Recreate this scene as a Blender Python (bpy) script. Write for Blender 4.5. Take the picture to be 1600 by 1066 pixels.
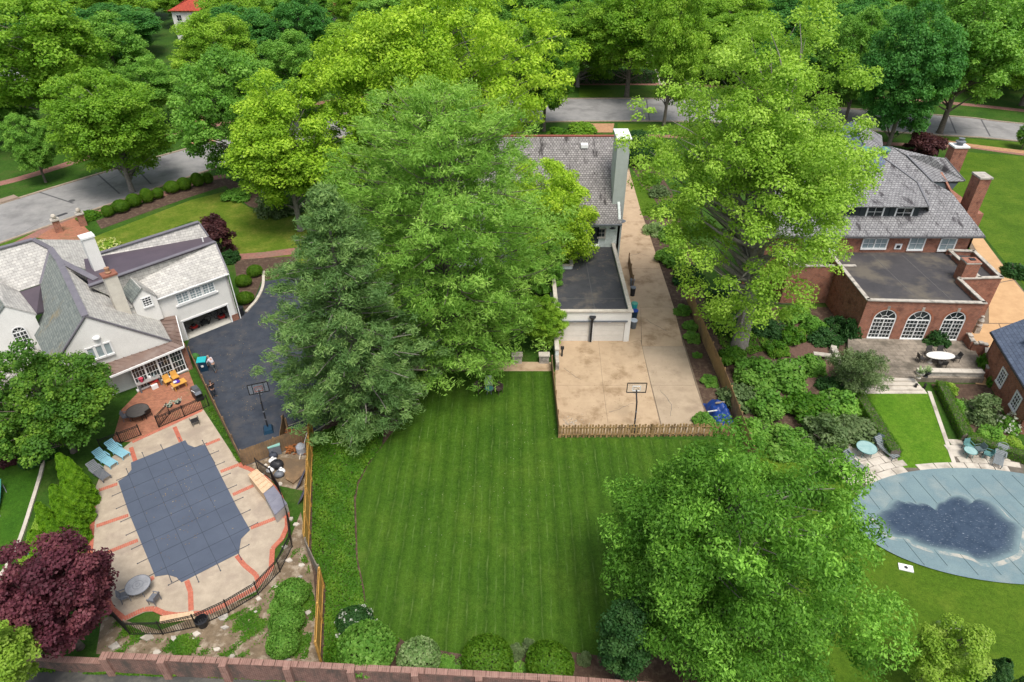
import bpy, math, random
import numpy as np
from mathutils import Vector, Matrix
for o in list(bpy.data.objects): bpy.data.objects.remove(o)
SC = bpy.context.scene
COL = SC.collection
R = math.radians
# ---------------------------------------------------------------- camera, sky, sun, exposure
HCAM, FOC, PITCH = 37.0, 1067.0, 35.5
cam_d = bpy.data.cameras.new('camera'); cam = bpy.data.objects.new('camera', cam_d); COL.objects.link(cam)
cam.location = (0, 0, HCAM); cam.rotation_euler = (R(90-PITCH), 0, 0)
cam_d.sensor_width = 36; cam_d.lens = 36*FOC/1600; cam_d.clip_end = 3000; cam_d.clip_start = .5
SC.camera = cam
SUN_EL, SUN_AZ = 66, 155            # azimuth clockwise from +Y (behind the camera, to the right)
W = bpy.data.worlds.new('World'); SC.world = W; W.use_nodes = True
wn = W.node_tree.nodes; wl = W.node_tree.links
sky = wn.new('ShaderNodeTexSky'); sky.sky_type = 'NISHITA'; sky.sun_disc = False
sky.sun_elevation = R(SUN_EL); sky.sun_rotation = R(SUN_AZ); sky.dust_density = 3; sky.air_density = 1
hs = wn.new('ShaderNodeHueSaturation'); hs.inputs['Saturation'].default_value = .5
wl.new(sky.outputs[0], hs.inputs['Color']); wl.new(hs.outputs[0], wn['Background'].inputs['Color'])
wn['Background'].inputs['Strength'].default_value = .14
sl = bpy.data.lights.new('sun', 'SUN'); sl.energy = 2.35; sl.angle = R(22); sl.color = (1, .955, .88)
sun = bpy.data.objects.new('sun', sl); COL.objects.link(sun)
sd = Vector((math.sin(R(SUN_AZ))*math.cos(R(SUN_EL)), math.cos(R(SUN_AZ))*math.cos(R(SUN_EL)), math.sin(R(SUN_EL))))
sun.rotation_euler = sd.to_track_quat('Z', 'Y').to_euler()
SC.render.engine = 'CYCLES'
SC.view_settings.view_transform = 'Standard'; SC.view_settings.look = 'None'
SC.view_settings.exposure = .60; SC.view_settings.gamma = 1
# ---------------------------------------------------------------- helpers
SP, CP = math.sin(R(PITCH)), math.cos(R(PITCH))
def ray(px, py):
    u = (px-800)/FOC; v = (py-533)/FOC
    return Vector((u, CP-v*SP, -(SP+v*CP)))
def at(px, py, h=0.):
    """a surveyed point: where the photographed spot stands when it is h metres above the ground"""
    d = ray(px, py); t = (h-HCAM)/d.z
    return Vector((d.x*t, d.y*t, h))
def hfor(px, py, y):
    """height of a photographed spot known to stand at distance y"""
    d = ray(px, py); t = y/d.y
    return Vector((d.x*t, y, HCAM+d.z*t))
class VP:
    """a vertical wall plane through two surveyed points"""
    def __init__(s, a, b):
        s.a = Vector(a); d = Vector((b[0]-a[0], b[1]-a[1], 0)); s.len = d.length; s.t = d.normalized(); s.n = Vector((s.t.y, -s.t.x, 0))
        if s.n.y > 0: s.n = -s.n
    def at(s, px, py, off=0.):
        d = ray(px, py); o = Vector((0, 0, HCAM)); a = s.a+s.n*off
        t = (a-o).dot(s.n)/d.dot(s.n); return o+d*t
    def w(s, u, z, off=0.):
        p = s.a+s.t*u+s.n*off; return Vector((p.x, p.y, z))
    def u(s, p): return (Vector(p)-s.a).dot(s.t)
class MB:
    def __init__(s): s.v = []; s.f = []
    def add(s, vs, fs):
        b = len(s.v); s.v += [tuple(p) for p in vs]; s.f += [tuple(i+b for i in f) for f in fs]; return s
    def poly(s, pts): return s.add(pts, [tuple(range(len(pts)))])
    def slab(s, pts, th, d=None):
        pts = [Vector(p) for p in pts]
        n = Vector((0, 0, 0))
        for i in range(len(pts)):
            a, b = pts[i], pts[(i+1) % len(pts)]; n += a.cross(b)
        n.normalize()
        if d is None:
            if n.z < 0: pts.reverse(); n = -n
            off = -n*th
        else:
            off = Vector(d)*th
            if n.dot(off) > 0: pts.reverse()
        k = len(pts)
        return s.add(pts+[p+off for p in pts], [tuple(range(k)), tuple(range(2*k-1, k-1, -1))]+[(i, i+k, (i+1) % k+k, (i+1) % k) for i in range(k)])
    def prism(s, pts, z0, z1): return s.slab([(p[0], p[1], z1) for p in pts], z1-z0, (0, 0, -1))
    def box(s, c, size, rz=0., taper=1.):
        x, y, z = [q/2 for q in size]; ca, sa = math.cos(rz), math.sin(rz); vs = []
        for dz, k in ((-z, 1), (z, taper)):
            for dx, dy in ((-x, -y), (x, -y), (x, y), (-x, y)):
                dx *= k; dy *= k
                vs.append((c[0]+dx*ca-dy*sa, c[1]+dx*sa+dy*ca, c[2]+dz))
        return s.add(vs, [(3, 2, 1, 0), (4, 5, 6, 7), (0, 1, 5, 4), (1, 2, 6, 5), (2, 3, 7, 6), (3, 0, 4, 7)])
    def beam(s, a, b, w, h, up=(0, 0, 1)):
        a, b = Vector(a), Vector(b); d = (b-a).normalized(); up = Vector(up)
        if abs(d.dot(up)) > .99: up = Vector((1, 0, 0))
        sd_ = d.cross(up).normalized(); u = sd_.cross(d).normalized(); vs = []
        for p in (a, b):
            for i, j in ((-1, -1), (1, -1), (1, 1), (-1, 1)): vs.append(p+sd_*(i*w/2)+u*(j*h/2))
        return s.add(vs, [(0, 1, 2, 3), (7, 6, 5, 4), (0, 4, 5, 1), (1, 5, 6, 2), (2, 6, 7, 3), (3, 7, 4, 0)])
    def tube(s, pts, rs, n=8, cap=True):
        pts = [Vector(p) for p in pts]
        if not hasattr(rs, '__len__'): rs = [rs]*len(pts)
        vs = []; ref = None
        for i, p in enumerate(pts):
            d = (pts[min(i+1, len(pts)-1)]-pts[max(i-1, 0)])
            if d.length < 1e-6: d = Vector((0, 0, 1))
            d.normalize()
            if ref is None: ref = Vector((1, 0, 0)) if abs(d.x) < .8 else Vector((0, 1, 0))
            a = (ref-d*ref.dot(d)).normalized(); b = d.cross(a); ref = a
            for k in range(n):
                t = 2*math.pi*k/n; vs.append(p+(a*math.cos(t)+b*math.sin(t))*rs[i])
        fs = [(i*n+k, i*n+(k+1) % n, (i+1)*n+(k+1) % n, (i+1)*n+k) for i in range(len(pts)-1) for k in range(n)]
        if cap: fs += [tuple(range(n-1, -1, -1)), tuple(range((len(pts)-1)*n, len(pts)*n))]
        return s.add(vs, fs)
    def lathe(s, prof, c=(0, 0, 0), n=16, sx=1., sy=1., rz=0.):
        vs = []
        for r, z in prof:
            for k in range(n):
                t = 2*math.pi*k/n; x, y = r*sx*math.cos(t), r*sy*math.sin(t)
                vs.append((c[0]+x*math.cos(rz)-y*math.sin(rz), c[1]+x*math.sin(rz)+y*math.cos(rz), c[2]+z))
        fs = [(i*n+k, i*n+(k+1) % n, (i+1)*n+(k+1) % n, (i+1)*n+k) for i in range(len(prof)-1) for k in range(n)]
        fs += [tuple(range(n-1, -1, -1)), tuple(range((len(prof)-1)*n, len(prof)*n))]
        return s.add(vs, fs)
    def ell(s, c, r, n=12, m=8):
        if not hasattr(r, '__len__'): r = (r, r, r)
        return s.lathe([(max(.001, math.sin(math.pi*i/m))*1., -math.cos(math.pi*i/m)*r[2]) for i in range(m+1)], c, n, r[0], r[1])
    def build(s, name, mat=None, parent=None, smooth=False, stuff=False):
        off = Vector((0, 0, 0))
        if parent is not None: off = world_loc(parent)
        me = bpy.data.meshes.new(name)
        me.from_pydata([(x-off.x, y-off.y, z-off.z) for x, y, z in s.v], [], s.f)
        auto_uv(me)
        if mat is not None: me.materials.append(mat)
        if smooth:
            for p in me.polygons: p.use_smooth = True
        return link(name, me, parent, stuff)
def world_loc(o):
    p = Vector(o.location)
    while o.parent is not None: o = o.parent; p += Vector(o.location)
    return p
def link(name, me, parent=None, stuff=False):
    o = bpy.data.objects.new(name, me); COL.objects.link(o)
    if parent is not None: o.parent = parent
    if stuff: o['kind'] = 'stuff'
    return o
def auto_uv(me):
    uv = me.uv_layers.new(name='UVMap'); co = [v.co for v in me.vertices]
    for p in me.polygons:
        n = p.normal
        if abs(n.z) > .985: t, b = Vector((1, 0, 0)), Vector((0, 1, 0))
        else:
            t = Vector((-n.y, n.x, 0)).normalized(); b = n.cross(t)
        for li in p.loop_indices:
            c = co[me.loops[li].vertex_index]; uv.data[li].uv = (c.dot(t), c.dot(b))
def thing(name, label, cat, loc=(0, 0, 0), group=None, rz=0.):
    o = bpy.data.objects.new(name, None); COL.objects.link(o); o.location = loc; o.rotation_euler[2] = rz; o.empty_display_size = .3
    tag(o, label, cat, group); return o
def tag(o, label, cat, group=None):
    o['label'] = label; o['category'] = cat
    if group: o['group'] = group
    return o
def struct(o): o['kind'] = 'structure'; return o
def copy_tree(o, parent=None):
    c = o.copy(); COL.objects.link(c)
    if parent is not None: c.parent = parent
    for ch in list(o.children): copy_tree(ch, c)
    return c
def dup(o, loc, rz=0., label=None, scale=None, group=None):
    c = copy_tree(o); c.location = loc; c.rotation_euler[2] = rz
    if label: c['label'] = label
    if group: c['group'] = group
    if scale is not None: c.scale = scale if hasattr(scale, '__len__') else (scale,)*3
    return c
# ---------------------------------------------------------------- materials
def newmat(name):
    m = bpy.data.materials.new(name); m.use_nodes = True
    return m, m.node_tree.nodes, m.node_tree.links, m.node_tree.nodes['Principled BSDF']
def c4(c): return (c[0], c[1], c[2], 1)
def noise(n, l, vec, scale, detail=5, rough=.6):
    t = n.new('ShaderNodeTexNoise'); t.inputs['Scale'].default_value = scale; t.inputs['Detail'].default_value = detail; t.inputs['Roughness'].default_value = rough
    l.new(vec, t.inputs['Vector']); return t.outputs['Fac']
def ramp(n, l, fac, stops):
    r = n.new('ShaderNodeValToRGB'); e = r.color_ramp.elements
    e[0].position, e[0].color = stops[0][0], c4(stops[0][1]); e[1].position, e[1].color = stops[-1][0], c4(stops[-1][1])
    for p, c in stops[1:-1]: q = e.new(p); q.color = c4(c)
    l.new(fac, r.inputs['Fac']); return r.outputs['Color']
def mix(n, l, fac, a, b, mode='MIX'):
    m = n.new('ShaderNodeMix'); m.data_type = 'RGBA'; m.blend_type = mode
    for k, x in ((0, fac), (6, a), (7, b)):
        if hasattr(x, 'is_linked'): l.new(x, m.inputs[k])
        elif k == 0: m.inputs[0].default_value = x
        else: m.inputs[k].default_value = c4(x)
    return m.outputs[2]
def mth(n, l, op, a, b=0.):
    m = n.new('ShaderNodeMath'); m.operation = op
    for k, x in ((0, a), (1, b)):
        if hasattr(x, 'is_linked'): l.new(x, m.inputs[k])
        else: m.inputs[k].default_value = x
    return m.outputs[0]
def wpos(n): return n.new('ShaderNodeNewGeometry').outputs['Position']
def bumpn(n, l, h, strength, dist, bs):
    b = n.new('ShaderNodeBump'); b.inputs['Strength'].default_value = strength; b.inputs['Distance'].default_value = dist
    l.new(h, b.inputs['Height']); l.new(b.outputs[0], bs.inputs['Normal'])
def M(name, c1, c2=None, scale=1.5, rough=.75, bump=.15, bscale=30, metal=0, spec=.3, c3=None, c3scale=.4, lo=.35, hi=.65):
    m, n, l, b = newmat(name); b.inputs['Roughness'].default_value = rough; b.inputs['Metallic'].default_value = metal
    b.inputs['Specular IOR Level'].default_value = spec
    if c2 is None: c2 = tuple(x*.82 for x in c1)
    p = wpos(n); f = noise(n, l, p, scale, 7, .65)
    col = ramp(n, l, f, [(lo, c1), (hi, c2)])
    if c3 is not None:
        f3 = noise(n, l, p, c3scale, 6, .65); r = ramp(n, l, f3, [(.5, (0, 0, 0)), (.64, (1, 1, 1))]); col = mix(n, l, r, col, c3)
    fine = noise(n, l, p, bscale, 4, .7); g = ramp(n, l, fine, [(.3, (.86, .86, .86)), (.7, (1.1, 1.1, 1.1))])
    col = mix(n, l, 1., col, g, 'MULTIPLY')
    l.new(col, b.inputs['Base Color'])
    if bump: bumpn(n, l, fine, bump, .03, b)
    return m
def brickmat(name, c1, c2, mortar, bw, bh, ms=.012, off=.5, rough=.85, stain=None, sscale=.5, sharp=(.5, .66), bias=0., streak=1., bump=.4):
    m, n, l, b = newmat(name); b.inputs['Roughness'].default_value = rough; b.inputs['Specular IOR Level'].default_value = .25
    uv = n.new('ShaderNodeTexCoord').outputs['UV']
    t = n.new('ShaderNodeTexBrick'); t.offset = off; t.inputs['Scale'].default_value = 1; t.inputs['Mortar Size'].default_value = ms
    t.inputs['Brick Width'].default_value = bw; t.inputs['Row Height'].default_value = bh; t.inputs['Bias'].default_value = bias
    t.inputs['Color1'].default_value = c4(c1); t.inputs['Color2'].default_value = c4(c2); t.inputs['Mortar'].default_value = c4(mortar); t.inputs['Mortar Smooth'].default_value = .2
    l.new(uv, t.inputs['Vector']); col = t.outputs['Color']; p = wpos(n)
    f = noise(n, l, p, 3, 6); col = mix(n, l, 1., col, ramp(n, l, f, [(.3, (.8, .8, .8)), (.7, (1.15, 1.15, 1.15))]), 'MULTIPLY')
    if stain is not None:
        mp = n.new('ShaderNodeMapping'); mp.inputs['Scale'].default_value = (1, 1/streak, 1); l.new(uv, mp.inputs['Vector'])
        f3 = noise(n, l, mp.outputs[0], sscale, 8, .75); col = mix(n, l, ramp(n, l, f3, [(sharp[0], (0, 0, 0)), (sharp[1], (1, 1, 1))]), col, stain)
    l.new(col, b.inputs['Base Color']); h = mth(n, l, 'SUBTRACT', 1., t.outputs['Fac']); bumpn(n, l, h, bump, .02, b)
    return m
def leafmat(name, stops, trans=.42, rough=.55):
    m, n, l, b = newmat(name); a = n.new('ShaderNodeAttribute'); a.attribute_name = 'tint'
    col = ramp(n, l, a.outputs['Fac'], [(i/(len(stops)-1), s) for i, s in enumerate(stops)])
    oi = n.new('ShaderNodeObjectInfo').outputs['Random']
    col = mix(n, l, 1., col, ramp(n, l, oi, [(0, (.86, .9, .85)), (1, (1.12, 1.06, 1.1))]), 'MULTIPLY')
    l.new(col, b.inputs['Base Color']); b.inputs['Roughness'].default_value = rough; b.inputs['Specular IOR Level'].default_value = .22
    tr = n.new('ShaderNodeBsdfTranslucent'); tc = mix(n, l, 1., col, (1.25, 1.3, .7), 'MULTIPLY'); l.new(tc, tr.inputs['Color'])
    ms = n.new('ShaderNodeMixShader'); ms.inputs[0].default_value = trans; l.new(b.outputs[0], ms.inputs[1]); l.new(tr.outputs[0], ms.inputs[2])
    l.new(ms.outputs[0], n['Material Output'].inputs['Surface']); return m
# ---------------------------------------------------------------- foliage
def unit(a): return a/np.maximum(np.linalg.norm(a, axis=1, keepdims=True), 1e-9)
def leaf_mesh(name, p, nrm, L, Wd, tint, rng, mat, dirs=None):
    N = len(p); nrm = unit(nrm)
    t = dirs if dirs is not None else rng.normal(size=(N, 3))
    t = unit(t-nrm*np.sum(t*nrm, axis=1, keepdims=True)); b = np.cross(nrm, t)
    L = np.broadcast_to(L, (N,))[:, None]; Wd = np.broadcast_to(Wd, (N,))[:, None]
    q = np.empty((N, 4, 3)); k = rng.uniform(-.12, .12, (N, 1))
    q[:, 0] = p-t*L/2; q[:, 1] = p+b*Wd/2-t*L*.05-nrm*L*k; q[:, 2] = p+t*L/2-nrm*L*.12; q[:, 3] = p-b*Wd/2-t*L*.05-nrm*L*k
    me = bpy.data.meshes.new(name); me.vertices.add(4*N); me.loops.add(4*N); me.polygons.add(N)
    me.vertices.foreach_set('co', q.astype(np.float32).ravel()); me.loops.foreach_set('vertex_index', np.arange(4*N, dtype=np.int32))
    me.polygons.foreach_set('loop_start', np.arange(0, 4*N, 4, dtype=np.int32)); me.update(calc_edges=True)
    a = me.attributes.new('tint', 'FLOAT', 'FACE'); a.data.foreach_set('value', np.clip(tint, 0, 1).astype(np.float32))
    me.materials.append(mat); return me
def sph(rng, n, zmin=-1.):
    z = rng.uniform(zmin, 1, n); a = rng.uniform(0, 2*math.pi, n); r = np.sqrt(np.maximum(0, 1-z*z))
    return np.stack([r*np.cos(a), r*np.sin(a), z], 1)
def lobes(rng, k=6, amp=.22):
    d = sph(rng, k); w = rng.uniform(.4, 1, k)*amp
    def f(u):
        s = np.ones(len(u))
        for i in range(k): s += w[i]*(np.maximum(0, u@d[i])**4-.18)
        return s
    return f
def puffs_to_leaves(rng, C, PR, nl, flat, up, rnd, shell=.55, zmin=-.55, tw=(.5, .5)):
    P_, N_, T_ = [], [], []
    for c, pr, k in zip(C, PR, nl):
        d = sph(rng, k, zmin); r = pr*(shell+(1-shell)*rng.random(k))[:, None]
        q = d*r; q[:, 2] *= flat; P_.append(c+q); N_.append(d*.7+np.array([0, 0, up])+rng.normal(size=(k, 3))*rnd)
        T_.append(rng.random()*tw[0]+rng.random(k)*tw[1])
    return np.concatenate(P_), np.concatenate(N_), np.concatenate(T_)
def curve_limb(mb, a, b, r0, r1, rng, sag=.15, n=5, sides=6):
    a, b = Vector(a), Vector(b); L = (b-a).length; pts = []; side = Vector(rng.normal(size=3))*L*.06
    for i in range(n):
        t = i/(n-1); p = a.lerp(b, t); p.z += L*sag*4*t*(1-t)*(.5); p += side*math.sin(math.pi*t); pts.append(p)
    mb.tube(pts, [r0+(r1-r0)*i/(n-1) for i in range(n)], sides, False); return pts
def broad_tree(seed, H, Rx, hb, npuff, pr, nleaf, L, Wd, lmat, bmat, tr=.35, flat=.8, up=.5, rnd=.45, rpow=.42, amp=.25, top=1., lean=(0, 0), limbs=34, crownshape=1., shell=.4, gap=0., tw=(.6, .4), spray=0.):
    """mesh data for a broadleaf tree, its base at the origin: (trunk with limbs, crown)"""
    rng = np.random.default_rng(seed); f = lobes(rng, 9, amp)
    d = sph(rng, npuff*2, -.95)
    if gap:
        g = sph(rng, 10, -.2); keep = np.ones(len(d), bool)
        for v in g: keep &= ~((d@v) > 1-gap*rng.uniform(.3, 1))
        d = d[keep]
    d = d[:npuff]; n = len(d)
    rad = f(d)*(rng.random(n)**rpow)*(.98 if n else 1)
    zc, rz = (H+hb)/2, (H-hb)/2
    C = d*rad[:, None]*np.array([Rx, Rx, rz]); zz = C[:, 2]/rz
    sc = np.where(zz < 0, 1-.28*zz*zz*crownshape, (1-.12*zz)*top); C[:, 0] *= sc; C[:, 1] *= sc; C[:, 2] += zc
    C[:, 2] = np.maximum(C[:, 2], hb*.6)
    C[:, 0] += lean[0]*(C[:, 2]/H); C[:, 1] += lean[1]*(C[:, 2]/H)
    PR = pr*rng.uniform(.45, 1.45, n); wts = PR**2/np.sum(PR**2)
    P_, N_, T_ = puffs_to_leaves(rng, C, PR, np.maximum(8, (wts*nleaf)).astype(int), flat, up, rnd, shell, tw=tw)
    s = rng.uniform(.7, 1.3, len(P_)); dd = None
    if spray: dd = unit(P_*np.array([1., 1., 0]))*spray+rng.normal(size=P_.shape)*.45+np.array([0, 0, -.3])
    me = leaf_mesh('crown', P_, N_, L*s, Wd*s, T_, rng, lmat, dd)
    mb = MB(); th = hb+(H-hb)*.55; tl = Vector((lean[0]*th/H, lean[1]*th/H, th))
    tp = [Vector((0, 0, -.2)), Vector((0, 0, .25)), Vector((0, 0, hb*.5)), Vector((tl.x*.6, tl.y*.6, hb+(H-hb)*.22)), tl, Vector((lean[0]*.9, lean[1]*.9, hb+(H-hb)*.68))]
    mb.tube(tp, [tr*1.45, tr*1.08, tr*.9, tr*.72, tr*.42, tr*.1], 10)
    order = np.argsort(-np.linalg.norm((C-np.array([0, 0, zc]))/np.array([Rx, Rx, rz]), axis=1))
    sel = order[:max(limbs*3, 1)]; rng.shuffle(sel)
    for i in sel[:limbs]:
        c = Vector(C[i]); c = Vector((c.x*.84, c.y*.84, c.z-pr*.5)); z0 = max(hb*.7, min(th*.98, c.z-(Vector((c.x, c.y, 0)).length)*.62)); k = min(1, z0/th)
        a = Vector((tl.x*k*.8, tl.y*k*.8, z0)); r0 = tr*(.46-.3*k)
        pts = curve_limb(mb, a, c, r0, .015, rng, .1)
        for _ in range(2):
            j = order[rng.integers(0, n)]; q = Vector(C[j])
            near = [p for p in pts[1:4] if (p-q).length < Rx*.55]
            if near: curve_limb(mb, near[0], q, r0*.45, .02, rng, .08, 4, 5)
    bm = bpy.data.meshes.new('trunk'); bm.from_pydata(mb.v, [], mb.f); bm.materials.append(bmat)
    for p in bm.polygons: p.use_smooth = True
    return bm, me
def pine_tree(seed, H, Rx, hb, levels, per, nleaf, L, Wd, lmat, bmat, tr=.4, prof='dome', tuft=.75, rise=.25, droop=0.):
    rng = np.random.default_rng(seed); C, PR, D = [], [], []; mb = MB()
    mb.tube([(0, 0, -.2), (0, 0, hb), (0, 0, H*.6), (0, 0, H*.97)], [tr*1.3, tr, tr*.5, .03], 9)
    for i in range(levels):
        t = (i+.5)/levels; z = hb+(H-hb)*t
        rr = Rx*(math.sqrt(max(.03, 1-t**3.6))*(.82+.18*min(1, t*2.5)) if prof == 'dome' else (1-t)**.75*(.72+.5*min(1, t*3.2)))
        for k in range(per):
            a = 2*math.pi*(k/per)+i*2.4+rng.uniform(-.35, .35); ln = rr*rng.uniform(.72, 1.12)
            e = Vector((math.cos(a)*ln, math.sin(a)*ln, z+ln*rise*rng.uniform(.3, 1.4)-droop*ln*(1-t))); s0 = Vector((0, 0, z-ln*.12))
            if e.z > H: e.z = H
            pts = curve_limb(mb, s0, e, max(.035, tr*.26*(1-t*.7)), .02, rng, -.05, 5, 5)
            m = max(3, int(ln/tuft*1.05))
            for j in range(m):
                q = .3+.72*(j+rng.random())/m; p = s0.lerp(e, q); sd_ = Vector((-math.sin(a), math.cos(a), 0))*rng.normal()*(.2+.2*q)*ln*.5
                C.append(p+sd_+Vector((0, 0, rng.uniform(-.1, .35)*tuft-.08*sd_.length))); PR.append(tuft*rng.uniform(.55, 1.2)); D.append((math.cos(a), math.sin(a), rng.uniform(.1, .7)))
    C = np.array([tuple(c) for c in C]); PR = np.array(PR); D = np.array(D); w = PR**2/np.sum(PR**2); nl = np.maximum(8, (w*nleaf)).astype(int)
    P_, N_, T_ = puffs_to_leaves(rng, C, PR, nl, .8, .5, .8, .2, -.6, (.6, .4))
    dd = np.repeat(D, nl, axis=0)+rng.normal(size=(len(P_), 3))*.55+np.array([0, 0, .15])
    s = rng.uniform(.7, 1.3, len(P_)); me = leaf_mesh('crown', P_, N_, L*s, Wd*s, T_, rng, lmat, dd)
    bm = bpy.data.meshes.new('trunk'); bm.from_pydata(mb.v, [], mb.f); bm.materials.append(bmat)
    return bm, me
def shrub_mesh(seed, Rr, H, npuff, pr, nleaf, L, Wd, lmat, clipped=False, up=.5, rnd=.45):
    rng = np.random.default_rng(seed)
    if clipped:
        d = sph(rng, nleaf, -.75); f = lobes(rng, 8, .07); r = f(d)*(1-.16*rng.random(nleaf)**1.5)
        p = d*r[:, None]*np.array([Rr, Rr, H/2*1.05]); p[:, 2] += H*.48; p = p[p[:, 2] > -.02]; k = len(p); dn = unit(p-np.array([0, 0, H*.48]))
        return leaf_mesh('foliage', p, dn+rng.normal(size=(k, 3))*rnd, L*rng.uniform(.7, 1.3, k), Wd*rng.uniform(.7, 1.3, k), rng.random(k)*.7+.3*np.clip(noise3(p*2.2/Rr), 0, 1), rng, lmat)
    f = lobes(rng, 7, .25); d = sph(rng, npuff, -.1); r = f(d)*rng.random(npuff)**.35
    C = d*r[:, None]*np.array([Rr-pr*.5, Rr-pr*.5, H-pr*.5]); C[:, 2] = np.maximum(C[:, 2], pr*.35); PR = pr*rng.uniform(.65, 1.25, npuff); w = PR**2/np.sum(PR**2)
    P_, N_, T_ = puffs_to_leaves(rng, C, PR, np.maximum(6, w*nleaf).astype(int), .75, up, rnd)
    s = rng.uniform(.7, 1.3, len(P_)); return leaf_mesh('foliage', P_, N_, L*s, Wd*s, T_, rng, lmat)
def noise3(p): return .5+.25*(np.sin(p[:, 0]*3.1+p[:, 1]*1.7)+np.sin(p[:, 1]*2.7-p[:, 2]*3.3+1.1))
def stems_mesh(seed, Rr, H, bmat, n=7):
    rng = np.random.default_rng(seed); mb = MB()
    for i in range(n):
        a = rng.uniform(0, 6.28); mb.tube([(0, 0, -.05), (math.cos(a)*Rr*.3, math.sin(a)*Rr*.3, H*.45), (math.cos(a)*Rr*.6, math.sin(a)*Rr*.6, H*.8)], [.035, .025, .01], 5, False)
    me = bpy.data.meshes.new('stem'); me.from_pydata(mb.v, [], mb.f); me.materials.append(bmat); return me
def plant(name, label, cat, meshes, loc, rz=0., scale=1., group=None, names=('trunk', 'crown'), mat=None):
    t = thing(name, label, cat, loc, group, rz); t.scale = scale if hasattr(scale, '__len__') else (scale,)*3
    for nm, me in zip(names, meshes):
        o = link(nm, me, t, stuff=(nm in ('crown', 'foliage')))
        if mat is not None and nm in ('crown', 'foliage'): o.material_slots[0].link = 'OBJECT'; o.material_slots[0].material = mat
    return t
# ---------------------------------------------------------------- material library
asphalt = M('asphalt', (.030, .036, .050), (.048, .055, .070), 1.2, .7, .3, 40, c3=(.062, .062, .068), c3scale=.8)
road_m = M('road', (.27, .26, .25), (.21, .205, .20), .6, .85, .2, 25, c3=(.17, .165, .16), c3scale=.25)
kerb_m = M('kerb', (.36, .29, .22), (.26, .2, .15), 3, .85)
concrete = M('tan_concrete', (.455, .335, .22), (.375, .27, .175), 1.1, .85, .2, 35, c3=(.27, .185, .11), c3scale=.5, lo=.3, hi=.7)
concrete_b = M('grey_concrete', (.405, .315, .225), (.325, .25, .175), .9, .85, .2, 35, c3=(.29, .22, .155), c3scale=.5, lo=.3, hi=.7)
pale_conc = M('pale_concrete', (.55, .5, .43), (.42, .37, .31), 2, .85)
joint_m = M('joint', (.20, .15, .105), (.14, .105, .075), 3, .9)
aggregate = M('aggregate', (.43, .355, .27), (.33, .27, .205), 1.3, .9, .5, 22, c3=(.31, .25, .195), c3scale=.5)
brick_red = M('brick_red', (.50, .16, .10), (.36, .10, .065), 6, .85, .2)
brick_pave = brickmat('brick_paving', (.40, .16, .09), (.30, .11, .065), (.2, .13, .09), .22, .11, .012, stain=(.16, .12, .06), sscale=.5, sharp=(.52, .68))
brick_walk = brickmat('brick_walk', (.33, .14, .11), (.25, .105, .085), (.19, .14, .11), .22, .11, .012, stain=(.2, .14, .1))
tan_walk = brickmat('tan_walk', (.46, .26, .14), (.37, .2, .105), (.28, .17, .1), .3, .15, .012)
brick_house = brickmat('house_brick', (.32, .098, .048), (.215, .064, .034), (.33, .25, .2), .24, .085, .012, bias=-.1, stain=(.13, .055, .04), sscale=1.2)
brick_wall = brickmat('garden_wall_brick', (.19, .090, .072), (.13, .060, .050), (.30, .22, .18), .24, .085, .012, stain=(.085, .07, .06), sscale=.7, streak=2.5, sharp=(.46, .6))
brick_cap = brickmat('cap_brick', (.275, .155, .125), (.205, .11, .088), (.3, .2, .16), .11, .5, .012, off=0)
slate_l = brickmat('light_slate', (.52, .50, .46), (.40, .385, .36), (.24, .23, .215), .40, .24, .014, stain=(.22, .21, .195), sscale=.42, sharp=(.52, .72), streak=1.5, bias=.15)
slate_g = brickmat('green_slate', (.20, .22, .20), (.145, .165, .155), (.08, .085, .08), .42, .24, .014, stain=(.22, .17, .09), sscale=.35, sharp=(.58, .72), streak=2)
slate_c = brickmat('centre_slate', (.30, .282, .272), (.195, .183, .178), (.085, .075, .075), .30, .26, .03, stain=(.045, .04, .04), sscale=1.0, sharp=(.54, .62), streak=3.5)
slate_r = brickmat('right_slate', (.272, .27, .272), (.192, .19, .194), (.075, .07, .075), .36, .28, .028, stain=(.05, .046, .05), sscale=.9, sharp=(.53, .61), streak=2.5)
slate_b = brickmat('blue_slate', (.12, .15, .215), (.09, .115, .17), (.05, .06, .09), .42, .27, .016)
white_w = M('white_stucco', (.74, .725, .69), (.68, .665, .63), .8, .8, .15, 20)
white_b = brickmat('white_painted_brick', (.66, .70, .67), (.60, .645, .62), (.5, .54, .52), .24, .085, .01, stain=(.5, .52, .5), sscale=.6)
trim_w = M('white_paint', (.78, .78, .77), (.72, .72, .71), 2, .5, .05)
stone = M('limestone', (.48, .44, .38), (.34, .31, .27), 2.5, .85, .3, c3=(.2, .185, .165), c3scale=1.2)
flag_m = M('flagstone', (.54, .49, .42), (.43, .385, .325), .9, .85, .25, c3=(.29, .255, .21), c3scale=.5)
terrace_m = brickmat('terrace_stone', (.29, .245, .195), (.225, .19, .15), (.13, .11, .09), .75, .55, .02, stain=(.105, .09, .07), sscale=.35, sharp=(.45, .62))
zinc = M('purple_metal', (.088, .068, .085), (.072, .057, .072), .7, .55, .05)
ridge_m = M('ridge_metal', (.165, .155, .175), (.13, .122, .14), 2, .5, .05)
copper = M('brown_metal', (.185, .125, .10), (.14, .095, .08), 1, .5, .1, c3=(.22, .165, .14))
flatroof = M('flat_roof', (.060, .060, .066), (.042, .043, .05), .7, .75, .2, 25, c3=(.125, .108, .092), c3scale=.33)
flatroof_r = M('brown_flat_roof', (.062, .058, .06), (.043, .041, .044), .6, .75, .2, 25, c3=(.115, .10, .08), c3scale=.28)
glass = M('dark_glass', (.012, .016, .018), (.03, .04, .042), 1.2, .06, 0, spec=.6)
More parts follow.
